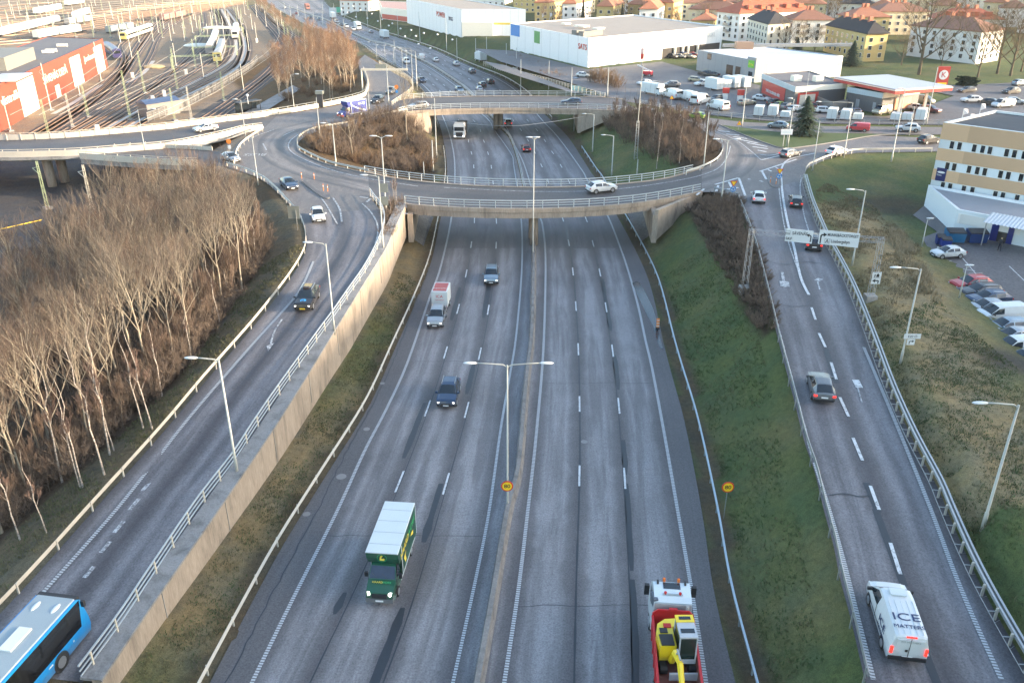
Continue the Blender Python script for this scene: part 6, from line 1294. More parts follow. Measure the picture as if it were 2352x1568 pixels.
mb = MB(); mb.box((0, .42, z1), (1.5, .92, .1)); mb.build('cab_roof', M_DIGG, ex); mb = MB(); mb.box((-.55, .42, z1+.04), (.5, .94, .12)); mb.build('roof_end', M_DIG, ex); mb = MB(); mb.box((-.55, .42, z1+.11), (.22, .6, .02)); mb.box((.3, .42, z1+.06), (.3, .7, .02)); mb.build('roof_window', GLASS, ex)
mb = MB(); mb.box((.72, .42, 1.55), (.03, .78, 1.4), 0); mb.box((0, .84, 1.55), (1.3, .03, 1.3)); mb.box((0, .02, 1.55), (1.3, .03, 1.3)); mb.build('cab_glass', glass('cab_glass', (.02, .035, .03)), ex)
bz = .75; mb = MB(); mb.tube([(.7, -.35, .8), (1.3, -.35, 1.9), (2.2, -.3, 2.1)], [.2, .2, .15], 6); mb.build('boom', M_DIG, ex); mb = MB(); mb.tube([(2.15, -.3, 2.15), (2.9, -.25, 1.3), (3.0, -.25, .8)], [.16, .14, .1], 6); mb.build('dipper', M_DIG, ex)
mb = MB(); mb.tube([(.9, -.35, 1.0), (1.6, -.33, 2.2)], .06, 6); mb.tube([(1.4, -.3, 2.25), (2.2, -.3, 2.35)], .05, 6); mb.build('hydraulic_ram', M_RIM, ex)
for k in range(3): mb = MB(); mb.tube(catmull([(.75, -.1-.08*k, .9), (1.1, -.15-.05*k, 1.7+.1*k), (1.7, -.28, 2.0)], 5), .03, 5); mb.build('hose', M_BLACK, ex)
mb = MB(); mb.prism([(2.6,-.75),(3.1,-.75),(3.1,.25),(2.6,.25)], .1, .7); mb.build('bucket', M_DIGG, ex); mb = MB(); mb.box((1.35, .3, .35), (.1, 1.7, .45)); mb.build('dozer_blade', M_DIGG, ex)
# trailers, vans and camper in the hire lot
def trailer(label, px, pd, L=3, W2=.95, H=2.3, group=None):
    p, a, _ = head(px, pd, None); rt = thing('box_trailer', label, 'trailer', tuple(p), a, group); mb = MB(); roundbox(mb, -L/2, L/2, W2, .5, H, .12); mb.build('box_body', M_BOXW, rt); mb = MB(); mb.tube([(L/2, 0, .45), (L/2+1.0, 0, .45)], .05, 4); mb.build('drawbar', M_TRIM, rt); wheels(rt, L, W2+.1, (-.2,), .3, .2)
    mb = MB(); mb.box((-L/2-.01, 0, H/2+.2), (.02, .04, H-.7)); mb.build('door_seam', M_BACK, rt)
for x, y, L, H, lab in [(1742,268,3,2.3,'white hire trailer behind the wire fence, first from the left'),(1774,268,3,2.4,'white hire trailer behind the wire fence, second from the left'),(1803,272,2,1.5,'low white hire trailer left of the spruce'),(1910,276,3,2.5,'tall white hire trailer right of the spruce'),(1941,277,3.2,2.3,'white hire trailer beside the tall one'),(1969,278,2,1.6,'low white hire trailer above the red van'),(2056,279,2.6,1.8,'rounded white hire trailer above the white crossover'),(2082,279,2.6,1.8,'second rounded white hire trailer by the thick mast'),(2113,278,3.4,2.6,'tall white hire trailer at the fence end')]:
    trailer(lab, (x, y), (x+6, y-8), L, .95, H)
for x, y, lab in [(1639,207,'large white box trailer, leftmost of the four in the hire lot'),(1664,205,'narrower white box trailer, second of the four in the hire lot'),(1679,203,'large white box trailer, third of the four in the hire lot'),(1702,202,'large white box trailer, rightmost of the four in the hire lot')]:
    trailer(lab, (x, y), (x-20, y-4), 4.6 if 'large' in lab else 2.6, 1.1, 3.0 if 'large' in lab else 2.5)
for x, y, lab, sc in [(1544,226,'white hire van nearest the ramp in the row by the fence',1.2),(1578,231,'white hire van in the middle of the row by the fence',1.2),(1608,239,'white hire van with orange marking by the fence',1.25),(1648,252,'white hire van at the right end of the row by the fence',1.15)]:
    p, a, _ = head((x, y), (x-20 if x != 1608 else x+20, y-5), None); inst(proto('van'), 'panel_van', lab, 'van', p, a, CP['white'], None, sc)
p, a, _ = head((1499,218), (1520,222), None); rt = thing('motor_home', 'white camper with high rounded roof by the fence of the hire lot', 'camper', tuple(p), a); mb = MB(); roundbox(mb, -3.2, 2.0, 1.1, .6, 2.9, .2); mb.build('living_body', M_BOXW, rt); mb = MB(); roundbox(mb, 1.9, 3.3, 1.0, .5, 1.9, .3); mb.build('cab', M_BOXW, rt); mb = MB(); roundbox(mb, 1.6, 2.8, 1.05, 2.0, 2.9, .2); mb.build('alcove', M_BOXW, rt); mb = MB(); mb.box((2.6, 0, 1.7), (.9, 1.9, .5)); mb.build('windscreen', GLASS, rt); wheels(rt, 6, 1.1, (2.4, -1.6), .35)
p = T(1487,176); rt = thing('telehandler', 'red lift machine with raised boom in the open lot', 'lift', tuple(p), 2.6); mb = MB(); mb.box((0, 0, 1.0), (2.6, 1.6, 1.0)); mb.build('body', CP['post_red'], rt); mb = MB(); mb.tube([(-.8, 0, 1.5), (3.2, 0, 2.9)], .18, 6); mb.build('boom', CP['white'], rt); wheels(rt, 2.6, .9, (.9, -.9), .42)
# ---------------------------------------------------------------- buildings
def siding(name, col, pitch=.35, var=.08, rough=.55):
    m, t, b = nodes(name); ob = coord(t); sp = t.nodes.new('ShaderNodeSeparateXYZ'); t.links.new(ob, sp.inputs[0])
    w = math_(t, 'FRACT', math_(t, 'MULTIPLY', math_(t, 'ADD', sp.outputs[0], sp.outputs[1]), 1/pitch))
    k = ramp(t, w, [(.0, .82), (.12, 1), (.9, 1)]); n = noise(t, .6, 5, .6, ob)
    c = mix(t, 1.0, mix(t, n, tuple(x*(1-var) for x in col), tuple(min(1, x*(1+var)) for x in col)), k, 'MULTIPLY')
    t.links.new(c, b.inputs['Base Color']); b.inputs['Roughness'].default_value = rough; return m
M_ROOFG = plain('roof_felt', (.13, .125, .13), .9, var=.25, scale=.4); M_ROOFT = plain('roof_tan', (.30, .26, .22), .9, var=.15, scale=.3)
def quadwall(root, name, a, b, h, mat, t=.0):
    mb = MB(); mb.add([a, b, b+Vector((0, 0, h)), a+Vector((0, 0, h))], [(0, 1, 2, 3)]); return mb.build(name, mat, root)
def block(name, label, cat, P, h, walls, roof, z=None, parapet=.35, para_mat=None):
    """flat-roofed building on a plan outline (world points, counter-clockwise seen from above)"""
    P = [Vector((p[0], p[1], 0)) for p in P]
    if sum(P[i].x*P[(i+1) % len(P)].y-P[(i+1) % len(P)].x*P[i].y for i in range(len(P))) < 0: P.reverse(); walls = walls[::-1] if isinstance(walls, list) else walls
    z = ter(*P[0][:2]) if z is None else z; rt = thing(name, label, cat, (P[0].x, P[0].y, z)); o = P[0]; Q = [p-o for p in P]
    for i in range(len(Q)):
        m_ = walls[i] if isinstance(walls, list) else walls; a, b = Q[i].copy(), Q[(i+1) % len(Q)].copy(); a.z = b.z = -.6
        quadwall(rt, 'wall', a, b, h+.6, m_)
    c = sum(Q, Vector())/len(Q); mb = MB(); n = len(Q)
    mb.add([Vector((q.x, q.y, h-parapet*.6)) for q in Q], [tuple(range(n))]); mb.build('roof', roof, rt)
    I = [q+(c-q).normalized()*.45 for q in Q]; mb = MB()
    for i in range(n):
        j = (i+1) % n; mb.add([Q[i]+Vector((0, 0, h)), Q[j]+Vector((0, 0, h)), I[j]+Vector((0, 0, h)), I[i]+Vector((0, 0, h)), I[i]+Vector((0, 0, h-parapet)), I[j]+Vector((0, 0, h-parapet)), Q[i]*1+Vector((0, 0, h-.25)), Q[j]+Vector((0, 0, h-.25))], [(0, 1, 2, 3), (3, 2, 5, 4)])
    mb.build('parapet', para_mat or (walls[0] if isinstance(walls, list) else walls), rt); return rt, Q
def wallpt(A, B, px, z):
    """fraction along A-B whose point at the height z shows at the sheet x"""
    return min(np.linspace(-.2, 1.2, 561), key=lambda s: abs(xat(Vector(A).lerp(Vector(B), s), px, z)-Vector(A).lerp(Vector(B), s).x))
def panel(rt, name, A, B, s0, s1, z0, z1, mat, off=.06):
    """thin panel on the wall A-B (world points)"""
    A, B = Vector(A), Vector(B); n = Vector(((B-A).y, -(B-A).x, 0)).normalized(); o = Vector(rt.location); a, b = A.lerp(B, s0)-o, A.lerp(B, s1)-o; a.z = b.z = 0
    if n.dot(Vector((0, 0, 0))-Vector((A.x, A.y, 0))) < 0: n = -n
    V = [a+Vector((0, 0, z0)), b+Vector((0, 0, z0)), b+Vector((0, 0, z1)), a+Vector((0, 0, z1))]; mb = MB(); mb.add([v+n*off for v in V]+[v-n*.05 for v in V], [(0, 1, 2, 3), (0, 4, 5, 1), (1, 5, 6, 2), (2, 6, 7, 3), (3, 7, 4, 0)]); return mb.build(name, mat, rt)
def wtext(rt, s, A, B, f, z, size, mat, off=.1, sx=1.0):
    A, B = Vector(A), Vector(B); d = (B-A); d.z = 0; d.normalize(); n = Vector((d.y, -d.x, 0))
    if n.dot(Vector((-A.x, -A.y, 0))) < 0: d = -d; n = -n
    p = A.lerp(B, f)-Vector(rt.location); p.z = z; return text(s, size, mat, rt, frame(p+n*off, d, (0, 0, 1)), 'lettering', .05, 'CENTER', sx)
# red railway depot
M_DEPOT = siding('depot_red', (.25, .058, .034), .6); M_PALE = plain('pale_door', (.80, .74, .62), .5, var=.05)
dA, dB = G(-330,500,0), G(249,157,0); back = G(108,94,10)-G(241,99,10)
rt, Q = block('railway_depot', 'long rust-red railway depot with grey roof and white lettering', 'depot', [dA, dB, dB+back, dA+back], 10, M_DEPOT, M_ROOFG, 0, .3, M_DEPOT)
for x0, x1 in ((48,84),(166,188),(220,238)):
    panel(rt, 'door', dA, dB, wallpt(dA, dB, x0, 4), wallpt(dA, dB, x1, 4), .1, 8.6, M_PALE)
panel(rt, 'door', dA, dB, wallpt(dA, dB, 130, 1), wallpt(dA, dB, 139, 1), .1, 3.4, M_PALE)
wtext(rt, 'SÄVENÄS DEPÅ', dA, dB, wallpt(dA, dB, 127, 6), 6.0, 2.9, M_PALE, sx=1.25); wtext(rt, 'västtrafik', dA, dB, wallpt(dA, dB, 22, 6), 6.0, 3.0, M_PALE, sx=1.2); wtext(rt, 'Jernhusen', dA, dB, wallpt(dA, dB, 205, 6), 6.3, 2.6, M_PALE, sx=1.35)
o = Vector(rt.location); d_ = (dB-dA).normalized(); ang = math.atan2(d_.y, d_.x); pc = G(10,150,9.9)
mb = MB(); mb.box(pc-o+Vector((0, 0, 1.6)), (26, 9, 3.4), ang); mb.build('plant_room', plain('plant_grey', (.20, .19, .165), .7), rt)
for x, y in ((143,107),(110,122),(118,119)): mb = MB(); mb.box(G(x,y,9.9)-o+Vector((0, 0, .4)), (3.2, .8, .8), .1); mb.build('roof_light', M_PALE, rt)
mb = MB(); mb.box(G(20,180,9.9)-o+Vector((0, 0, .2)), (14, 7, .3), ang); mb.build('skylight', plain('skylight', (.45, .47, .5), .3), rt)
p = T(348,268); rt = thing('relay_hut', 'grey sheet-metal railway hut with blue arched roof by the fence', 'hut', tuple(p), .9); mb = MB(); mb.box((3, 1, 1.6), (9, 4.4, 3.4)); mb.build('wall', siding('hut_grey', (.17, .16, .145)), rt)
mb = MB(); pr = [(-2.5, 3.3), (-1.4, 3.9), (0, 4.2), (1.4, 3.9), (2.5, 3.3)]; mb.add([(x, y+1, z) for x in (-1.8, 7.8) for y, z in pr], [(i, i+1, i+6, i+5) for i in range(4)]+[(0, 1, 2, 3, 4), (9, 8, 7, 6, 5)]); mb.build('roof', plain('hut_blue', (.05, .08, .15), .4), rt); mb = MB(); mb.box((9.4, 2, 1.5), (3.6, 3.4, 3)); mb.build('annex', MATS['hut_grey'], rt)
# white stores
M_STORE = siding('store_white', (.80, .80, .79), 3.2, .03, .45)
sC, sR, sL = G(1350,156,6.15), G(1655,120,6.15), G(1172,112,6.15)
rt, Q = block('superstore', 'large white superstore with tan roof and red SATS sign', 'store', [sC, sR, sR+(sL-sC), sL], 8.5, M_STORE, M_ROOFT, 6.15, .5)
M_SHADE = plain('painted_recess_shade', (.05, .045, .04), .9); f0 = wallpt(sC, sR, 1521, 8); panel(rt, 'open_bay_shade', sC, sR, f0, .985, 0, 3.2, M_SHADE, .02)  # dark sheet stands in for the shade under the overhang
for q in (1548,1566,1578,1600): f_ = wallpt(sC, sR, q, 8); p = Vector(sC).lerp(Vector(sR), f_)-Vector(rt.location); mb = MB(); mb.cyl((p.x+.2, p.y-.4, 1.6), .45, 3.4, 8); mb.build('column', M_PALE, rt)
wtext(rt, 'SATS', sC, sL, wallpt(sC, sL, 1338, 11), 5.6, 2.3, plain('store_red', (.60, .06, .03)), sx=1.1); panel(rt, 'poster', sC, sL, wallpt(sC, sL, 1240, 11), wallpt(sC, sL, 1227, 11), 3.8, 7.6, plain('poster_green', (.12, .32, .10), var=.4, scale=.8)); panel(rt, 'blue_panel', sC, sL, .86, .99, 4.6, 8.3, plain('store_blue', (.05, .22, .55)))
wtext(rt, 'XXL', sC, sR, wallpt(sC, sR, 1635, 12), 6.0, 2.2, plain('pale_store_letter', (.66, .67, .68)))
for x, y, sx in ((1328,79,3.5),(1345,82,4),(1366,79,5),(1330,63,3),(1342,64,3),(1375,69,3.5),(1300,58,2.5)): mb = MB(); mb.box(G(x,y,14.6)-Vector(rt.location)+Vector((0, 0, .5)), (sx, 2.2, 1.5 if y > 70 else .5), .7); mb.build('roof_unit', MATS['plant_grey'] if y > 75 else M_PALE, rt)
tC, tL, tR = T(1060,86), T(936,59), T(1207,83)
rt, Q = block('superstore', 'white second superstore farther along the motorway with red letters on its shaded wall', 'store', [tC, tR, tR+(tL-tC), tL], 11, M_STORE, M_ROOFT, tC.z, .5)
wtext(rt, 'POWER', tC, tL, wallpt(tC, tL, 1013, 9), 7.0, 3.0, MATS['store_red'], sx=1.2); wtext(rt, 'BYGG', tC, tL, wallpt(tC, tL, 1036, 9), 6.2, 2.2, M_NAVY); panel(rt, 'yellow_band', tC, tR, .5, .95, 5.0, 5.8, plain('store_yellow', (.8, .6, .1))); panel(rt, 'canopy', tC, tR, .02, .5, 0, 6.0, M_PALE, 2.0)
a = T(878,44); b = T(941,52); rt, Q = block('shop_building', 'low white and red shop with blue kerb line left of the white superstore', 'shop', [b, b+Vector((10, 60, 0)), a+Vector((-10, 60, 0)), a], 6, [M_PALE, M_PALE, M_PALE, M_PALE], plain('pink_roof', (.42, .26, .22), .8), a.z); panel(rt, 'red_band', a, b, 0, 1, .2, 2.6, plain('shop_band', (.5, .09, .06)))
a = T(783,35); b = T(848,38); 
# supermarket, low and grey
M_GREYW = siding('market_grey', (.27, .285, .30), 1.6, .05)
A, B, B2, C = [G(*q, 6.2) for q in ((1599,161),(1735,190),(1762,187),(1929,176))]; D = A+(C-B2)
rt, Q = block('supermarket', 'low grey supermarket with white roof and green oval sign', 'supermarket', [A, B, C, D], 5.6, M_GREYW, plain('white_roof', (.74, .75, .77), .6, var=.05), 6.2, .4)
panel(rt, 'entrance_tower', A, B, .86, 1.0, 0, 6.3, M_GREYW, .5); panel(rt, 'door', A, B, .90, .96, 0, 2.6, GLASS, .56); panel(rt, 'sign', A, B, .885, .975, 3.6, 5.5, plain('market_green', (.16, .45, .05)), .6); wtext(rt, 'Grönt', A, B, .93, 4.5, .8, plain('market_yellow', (.7, .75, .1)), .66)
for s0, s1 in ((.52, .63), (.67, .75)): panel(rt, 'window', A, B, s0, s1, .6, 3.2, plain('shop_window', (.09, .06, .045), .15, var=.6, scale=1.2))
panel(rt, 'window', A, B, .18, .25, 3.6, 5.2, MATS['shop_window']); panel(rt, 'bright_wall', B, C, .12, 1, .0, 5.55, M_STORE); panel(rt, 'sign', B, C, .86, .98, 2.9, 4.8, plain('pale_green', (.55, .66, .35)), .1)
mb = MB(); mb.box(Vector(A).lerp(D, .5)-Vector(rt.location)+Vector((18, 6, 5.9)), (40, 1.4, .9), .05); mb.build('roof_duct', M_GREYW, rt); mb = MB(); mb.box(Vector(A).lerp(D, .6)-Vector(rt.location)+Vector((1, 0, 6.4)), (5, 3, 2)); mb.build('roof_unit', plain('brick_unit', (.36, .22, .14)), rt)
# petrol station
M_DARKW = siding('petrol_dark', (.10, .10, .105), .4); M_BAND = siding('petrol_band', (.40, .47, .50), .3); M_PRED = plain('petrol_red', (.44, .045, .035), .4)
A, B, C = [G(*q, 6.2) for q in ((1745,216),(1821,251),(1937,241))]; D = A+(C-B)
rt, Q = block('car_wash', 'dark car wash building with red panel reading TVÄTTA DIN BIL HÄR', 'car wash', [A, B, C, D], 4.8, M_DARKW, M_ROOFG, 6.2, .3); panel(rt, 'fascia', A, B, 0, 1, 3.7, 4.85, M_BAND, .12); panel(rt, 'fascia', B, C, 0, 1, 3.7, 4.85, M_PALE, .12); panel(rt, 'red_panel', A, B, .06, .74, .5, 3.6, M_PRED, .08); wtext(rt, 'TVÄTTA DIN BIL HÄR', A, B, .40, 1.5, .95, M_WHITE, .14, 1.0)
panel(rt, 'red_frame', B, C, .06, .46, 0, 3.4, M_PRED, .05); panel(rt, 'wash_door', B, C, .1, .4, 0, 3.0, plain('glass_door', (.55, .5, .42), .2, var=.3, scale=4), .1); 
for x, y in ((1828,185),(1878,186)): mb = MB(); mb.box(G(x,y,11)-Vector(rt.location)+Vector((0, 0, .5)), (2, 1.6, 1.3), .3); mb.build('roof_unit', M_PALE, rt)
E1, E2, E3 = [G(*q, 6.2) for q in ((1940,246),(2020,262),(2105,249))]; rt, Q = block('petrol_shop', 'dark petrol station shop with pale fascia beneath the canopy corner', 'shop', [E1, E2, E3, E1+(E3-E2)], 4.4, M_DARKW, M_ROOFG, 6.2, .3); panel(rt, 'fascia', E1, E2, 0, 1, 3.3, 4.45, M_BAND, .12); panel(rt, 'fascia', E2, E3, 0, 1, 3.3, 4.45, M_PALE, .12); panel(rt, 'window', E2, E3, .35, .8, .4, 2.8, plain('lit_window', (.62, .28, .16), .4, var=.3, scale=2), .06); panel(rt, 'door', E1, E2, .3, .4, 0, 2.2, M_GREYW); panel(rt, 'window', E1, E2, .78, .86, .8, 2.2, M_GREYW)
cp = [G(x, y, 12) for x, y in ((1916,178),(2039,172),(2189,199),(2057,207))]; c = cp[0].copy(); c.z = ter(cp[0].x, cp[0].y); rt = thing('petrol_canopy', 'flat pale petrol station canopy with red edge band', 'canopy', tuple(c)); q = [p-c for p in cp]; mb = MB(); mb.prism([(p.x, p.y) for p in q], q[0].z-.9, q[0].z-.02); mb.build('edge_band', M_PRED, rt)
mb = MB(); cc = sum(q, Vector())/4; mb.prism([((p+(cc-p)*.02).x, (p+(cc-p)*.02).y) for p in q], q[0].z-.02, q[0].z+.12); mb.build('roof', plain('canopy_white', (.38, .40, .42), .5, var=.06, scale=.2), rt); mb = MB(); mb.prism([((p-(cc-p)*.004).x, (p-(cc-p)*.004).y) for p in q], q[0].z-.25, q[0].z-.08); mb.build('white_stripe', M_PALE, rt)
for u, v in ((.2, .75), (.5, .8), (.85, .75), (.85, .3), (.5, .25)): p = q[0].lerp(q[1], v).lerp(q[3].lerp(q[2], v), u); mb = MB(); mb.box((p.x, p.y, (q[0].z-.9)/2), (.5, .5, q[0].z-.9)); mb.build('column', M_PALE, rt)
p = T(2158,212); h = height(p, 153); rt = thing('price_sign', 'tall red petrol price sign with white circle and letter K', 'price sign', tuple(p)); mb = MB(); mb.box((0, 0, h*.62), (2.9, .5, h*.76)); s_ = mb.build('panel', M_PRED, rt); mb = MB(); disc(mb, (0, -.27, h-2.0), 1.15, .04); mb.build('emblem', M_WHITE, s_); text('K', 1.9, M_PRED, s_, frame((0, -.31, h-2.0), (1, 0, 0), (0, 0, 1)))
mb = MB(); mb.box((0, -.27, h-4.2), (2.3, .04, .7)); mb.build('price_field', M_YEL, s_); mb = MB(); mb.box((0, -.27, h-5.5), (2.0, .04, .8)); mb.build('price_field', M_PALE, s_)
for x in (-1, 1): mb = MB(); mb.box((x, 0, h*.13), (.25, .3, h*.27)); mb.build('leg', M_GALV, rt)
A, B, C = [G(*q, 6.2) for q in ((1859,240),(1909,261),(1943,253))]; rt = thing('fence', 'grey board fence enclosing the yard between car wash and shop', 'fence', tuple(A)); 
for u, v in ((A, B), (B, C)): mb = MB(); d_ = v-u; mb.box((u+v)/2-A+Vector((0, 0, 1.2)), (d_.length, .12, 2.4), math.atan2(d_.y, d_.x)); mb.build('board_panel', siding('fence_grey', (.19, .185, .18), .3), rt)
for x, y in ((1664,233),(1698,238)):
    p = T(x, y); rt = thing('charging_post', 'red and white charging post on the car lot, %s of two' % ('left' if x < 1680 else 'right'), 'charging post', tuple(p)); mb = MB(); mb.box((0, 0, .9), (1.1, .7, 1.8)); mb.build('cabinet', M_WHITE, rt); mb = MB(); mb.box((.1, 0, 2.5), (1.5, .7, 1.2)); mb.build('sign_head', M_PRED, rt)
p = T(1473,157); h = height(p, 112); rt = thing('pylon_sign', 'slim white pylon sign with red foot in front of the white store', 'pylon sign', tuple(p)); mb = MB(); mb.box((0, 0, h/2+2), (1.0, .5, h-4)); mb.build('panel', M_WHITE, rt); mb = MB(); mb.box((0, -.1, 3.4), (1.0, .5, 1.4)); mb.build('red_panel', M_PRED, rt); text('HORNBACH', 1.1, M_PRED, rt, frame((0, -.27, h/2+2.6), (0, 0, 1), (-1, 0, 0)), sx=.95); mb = MB(); mb.tube([(0, 0, -.3), (0, 0, 4)], .15, 6); mb.build('post', M_GALV, rt)
# office with the yellow bands
M_OCH = siding('ochre_panel', (.60, .385, .225), 2.6, .04); M_OWH = siding('office_white', (.66, .70, .71), .5, .03); Zp = 4.25
oA = G(2127,470,Zp); hO = height(oA, 281); r_ = G(2352,306,Zp+hO)-G(2164,282,Zp+hO); oB = oA+r_*1.55; l_ = G(2283,254,Zp+hO)-G(2164,282,Zp+hO); 
rt, Q = block('office_building', 'three-storey office block with ochre and white bands and dark flat roof', 'office', [oA, oB, oB+l_, oA+l_], hO, M_OWH, plain('office_roof', (.055, .058, .065), .8, var=.3, scale=.5), Zp, .55, plain('roof_rim', (.72, .72, .70), .5))
bz = [(.805, .995), (.555, .70), (.315, .45)]
for z0, z1 in bz: panel(rt, 'ochre_band', oA, oB, -.002, 1, z0*hO, z1*hO, M_OCH, .05)
def W_(z0, z1, xs):
    for x in xs:
        f_ = wallpt(oA, oB, x, Zp+hO*(z0+z1)/2); wv = panel(rt, 'window', oA, oB, f_-.0185, f_+.0185, (z0-.008)*hO, (z1+.012)*hO, M_PALE, .05); w = panel(rt, 'pane', oA, oB, f_-.016, f_+.016, (z0-.008)*hO+.07, (z1+.012)*hO-.07, GLASS, .08)
        w.parent = wv
W_(.715, .79, (2187,2204,2238,2257,2274,2312,2330,2352)); W_(.465, .54, (2176,2192,2226,2245,2262,2298,2316,2345)); W_(.225, .30, (2165,2182,2214,2233,2286,2303,2336))
panel(rt, 'signboard', oA, oB, wallpt(oA, oB, 2150, Zp+hO*.38), wallpt(oA, oB, 2172, Zp+hO*.38), .315*hO, .47*hO, plain('office_sign', (.012, .018, .10), .4), .1); fs = wallpt(oA, oB, 2161, Zp+hO*.38)
mb = MB(); dO = (oB-oA); dO.z = 0; dO.normalize(); nO = Vector((dO.y, -dO.x, 0)); nO = nO if nO.y < 0 else -nO; F = frame(oA.lerp(oB, fs)-oA+nO*.13+Vector((0, 0, .42*hO)), dO, (0, 0, 1)); mb.add([F @ Vector((math.cos(k*.524)*.55, math.sin(k*.524)*.16, 0)) for k in range(12)], [tuple(range(12))]); mb.build('emblem', M_WHITE, rt); text('Göta', .34, M_WHITE, rt, F @ Matrix.Translation((-.2, -.42, 0)))
aA, aB = G(2122,474,Zp), G(2187,535,Zp); hA = height(aB, 481); aC = aB+(oB-oA)*.8
rt2, Q = block('office_annex', 'low white annex with grey flat roof in front of the office block', 'annex', [aA, aB, aC, aC+(aA-aB)], hA, M_OWH, plain('annex_roof', (.30, .30, .315), .9, var=.12, scale=.6), Zp, .6, plain('annex_rim', (.78, .79, .79), .5)); panel(rt2, 'profiled_band', aB, aC, .02, .6, hA*.45, hA*.86, siding('profiled_white', (.72, .70, .66), .4, .03), .06)
f0 = wallpt(aB, aC, 2278, 6); f1 = wallpt(aB, aC, 2330, 6); panel(rt2, 'doorway_shade', aB, aC, f0, f1, 0, 2.9, M_SHADE, .05); panel(rt2, 'door', aB, aC, f0, f0+(f1-f0)*.32, 0, 2.9, plain('door_blue', (.015, .025, .16), .4), .14); panel(rt2, 'door', aB, aC, f1-(f1-f0)*.25, f1, 0, 2.9, MATS['door_blue'], .14)  # dark sheet paints the shade inside the door opening
P0 = aB.lerp(aC, f0-.03)-Vector(rt2.location); dA_ = (aC-aB); dA_.z = 0; dA_.normalize(); nA = Vector((dA_.y, -dA_.x, 0)); nA = nA if nA.y < 0 else -nA; wC = 8.5
mb = MB(); ns = 40
V = []
for k in range(ns+1): zz = .09*(k % 2); a = P0+dA_*(wC*k/ns); V += [a+nA*.1+Vector((0, 0, 3.75+zz)), a+nA*3.4+Vector((0, 0, 3.15+zz))]
mb.add(V, [(2*k, 2*k+1, 2*k+3, 2*k+2) for k in range(ns)]); mb.build('canopy_roof', plain('corrugated', (.56, .58, .60), .45, .3), rt2)
for q in (.05, .97): a = P0+dA_*(wC*q)+nA*3.2; mb = MB(); mb.tube([a, a+Vector((0, 0, 3.2))], .08, 6); mb.build('canopy_post', M_GALV, rt2)
for x, y, col, nm, lab, sz in ((2190,556,(.015,.12,.24),'container_cyan','bright blue lidded waste container by the annex wall, left of the large two',(2.25,1.7,1.7)),(2240,557,(.010,.04,.14),'container_blue','dark blue lidded waste container by the annex wall, right of the large two',(2.35,1.7,1.7)),(2158,562,(.02,.04,.16),'bin_navy','small navy wheeled bin left of the waste containers, rear',(1.1,.9,1.3)),(2170,566,(.02,.05,.24),'bin_blue','small blue wheeled bin left of the waste containers, front',(1.3,.9,1.2))):
    p = G(x, y, 4.37); rt = thing('waste_container', lab, 'waste container', tuple(p), -.08); L, w_, h_ = sz; mb = MB(); pr = [(-w_/2+.15, .15), (w_/2-.1, .15), (w_/2, h_), (-w_/2, h_-.35)]; mb.add([(sx*L/2*(1 if z > .5 else .92), y_, z) for sx in (-1, 1) for y_, z in pr], [(0, 1, 2, 3), (7, 6, 5, 4)]+[(i, i+4, (i+1) % 4+4, (i+1) % 4) for i in range(4)]); mb.build('bin_body', plain(nm, col, .45), rt)
    mb = MB(); mb.add([(x_*L*.48, y_, z) for x_, y_, z in ((-1, -w_/2-.04, h_-.28), (1, -w_/2-.04, h_-.28), (1, w_*.3, h_), (-1, w_*.3, h_))]+[(x_*L*.48, y_, z+.12) for x_, y_, z in ((-1, -w_/2-.04, h_-.28), (1, -w_/2-.04, h_-.28), (1, w_*.3, h_), (-1, w_*.3, h_))], [(0, 3, 2, 1), (4, 5, 6, 7), (0, 1, 5, 4)]); mb.build('lid', M_TRIM, rt)
    for sx in (-1, 1): mb = MB(); mb.cyl((sx*L*.36, 0, .08), .09, .1, 8, 0, 'x'); mb.build('wheel', M_BLACK, rt)
# the lots
flat('car_park', [G(x, y, 4.36) for x, y in [(2118,546),(2150,600),(2182,668),(2215,715),(2262,775),(2320,850),(2400,940),(2700,940),(2700,530),(2420,530),(2190,535),(2160,530)]], 4.36, M_LOT)
flat('footpath', [G(x, y, 4.34) for x, y in [(2097,494),(2123,472),(2187,535),(2162,552),(2150,530)]], 4.35, M_SHO)
for a, b_ in [((2139,594),(2186,600)),((2148,609),(2240,622)),((2161,624),(2245,635)),((2171,642),(2235,652)),((2211,593),(2252,641)),((2318,611),(2400,690))]: mark([a, b_], 4.365, .12, M_LINE, 'bay_line', .006)
flat('retail_lot', [G(x, y, 6.27) for x, y in [(1418,231),(1340,200),(1250,172),(1150,142),(1090,112),(1180,117),(1350,160),(1520,142),(1600,164),(1745,196),(1745,218),(1830,256),(1940,262),(2030,268),(2110,251),(2200,217),(2240,205),(2500,190),(2500,287),(2160,287),(1900,284),(1750,277),(1640,265),(1560,254),(1470,238)]], 6.27, M_LOT)
flat('street', [G(x, y, 6.275) for x, y in [(2080,196),(2200,196),(2500,182),(2500,212),(2200,222),(2120,206)]], 6.275, M_SHO)
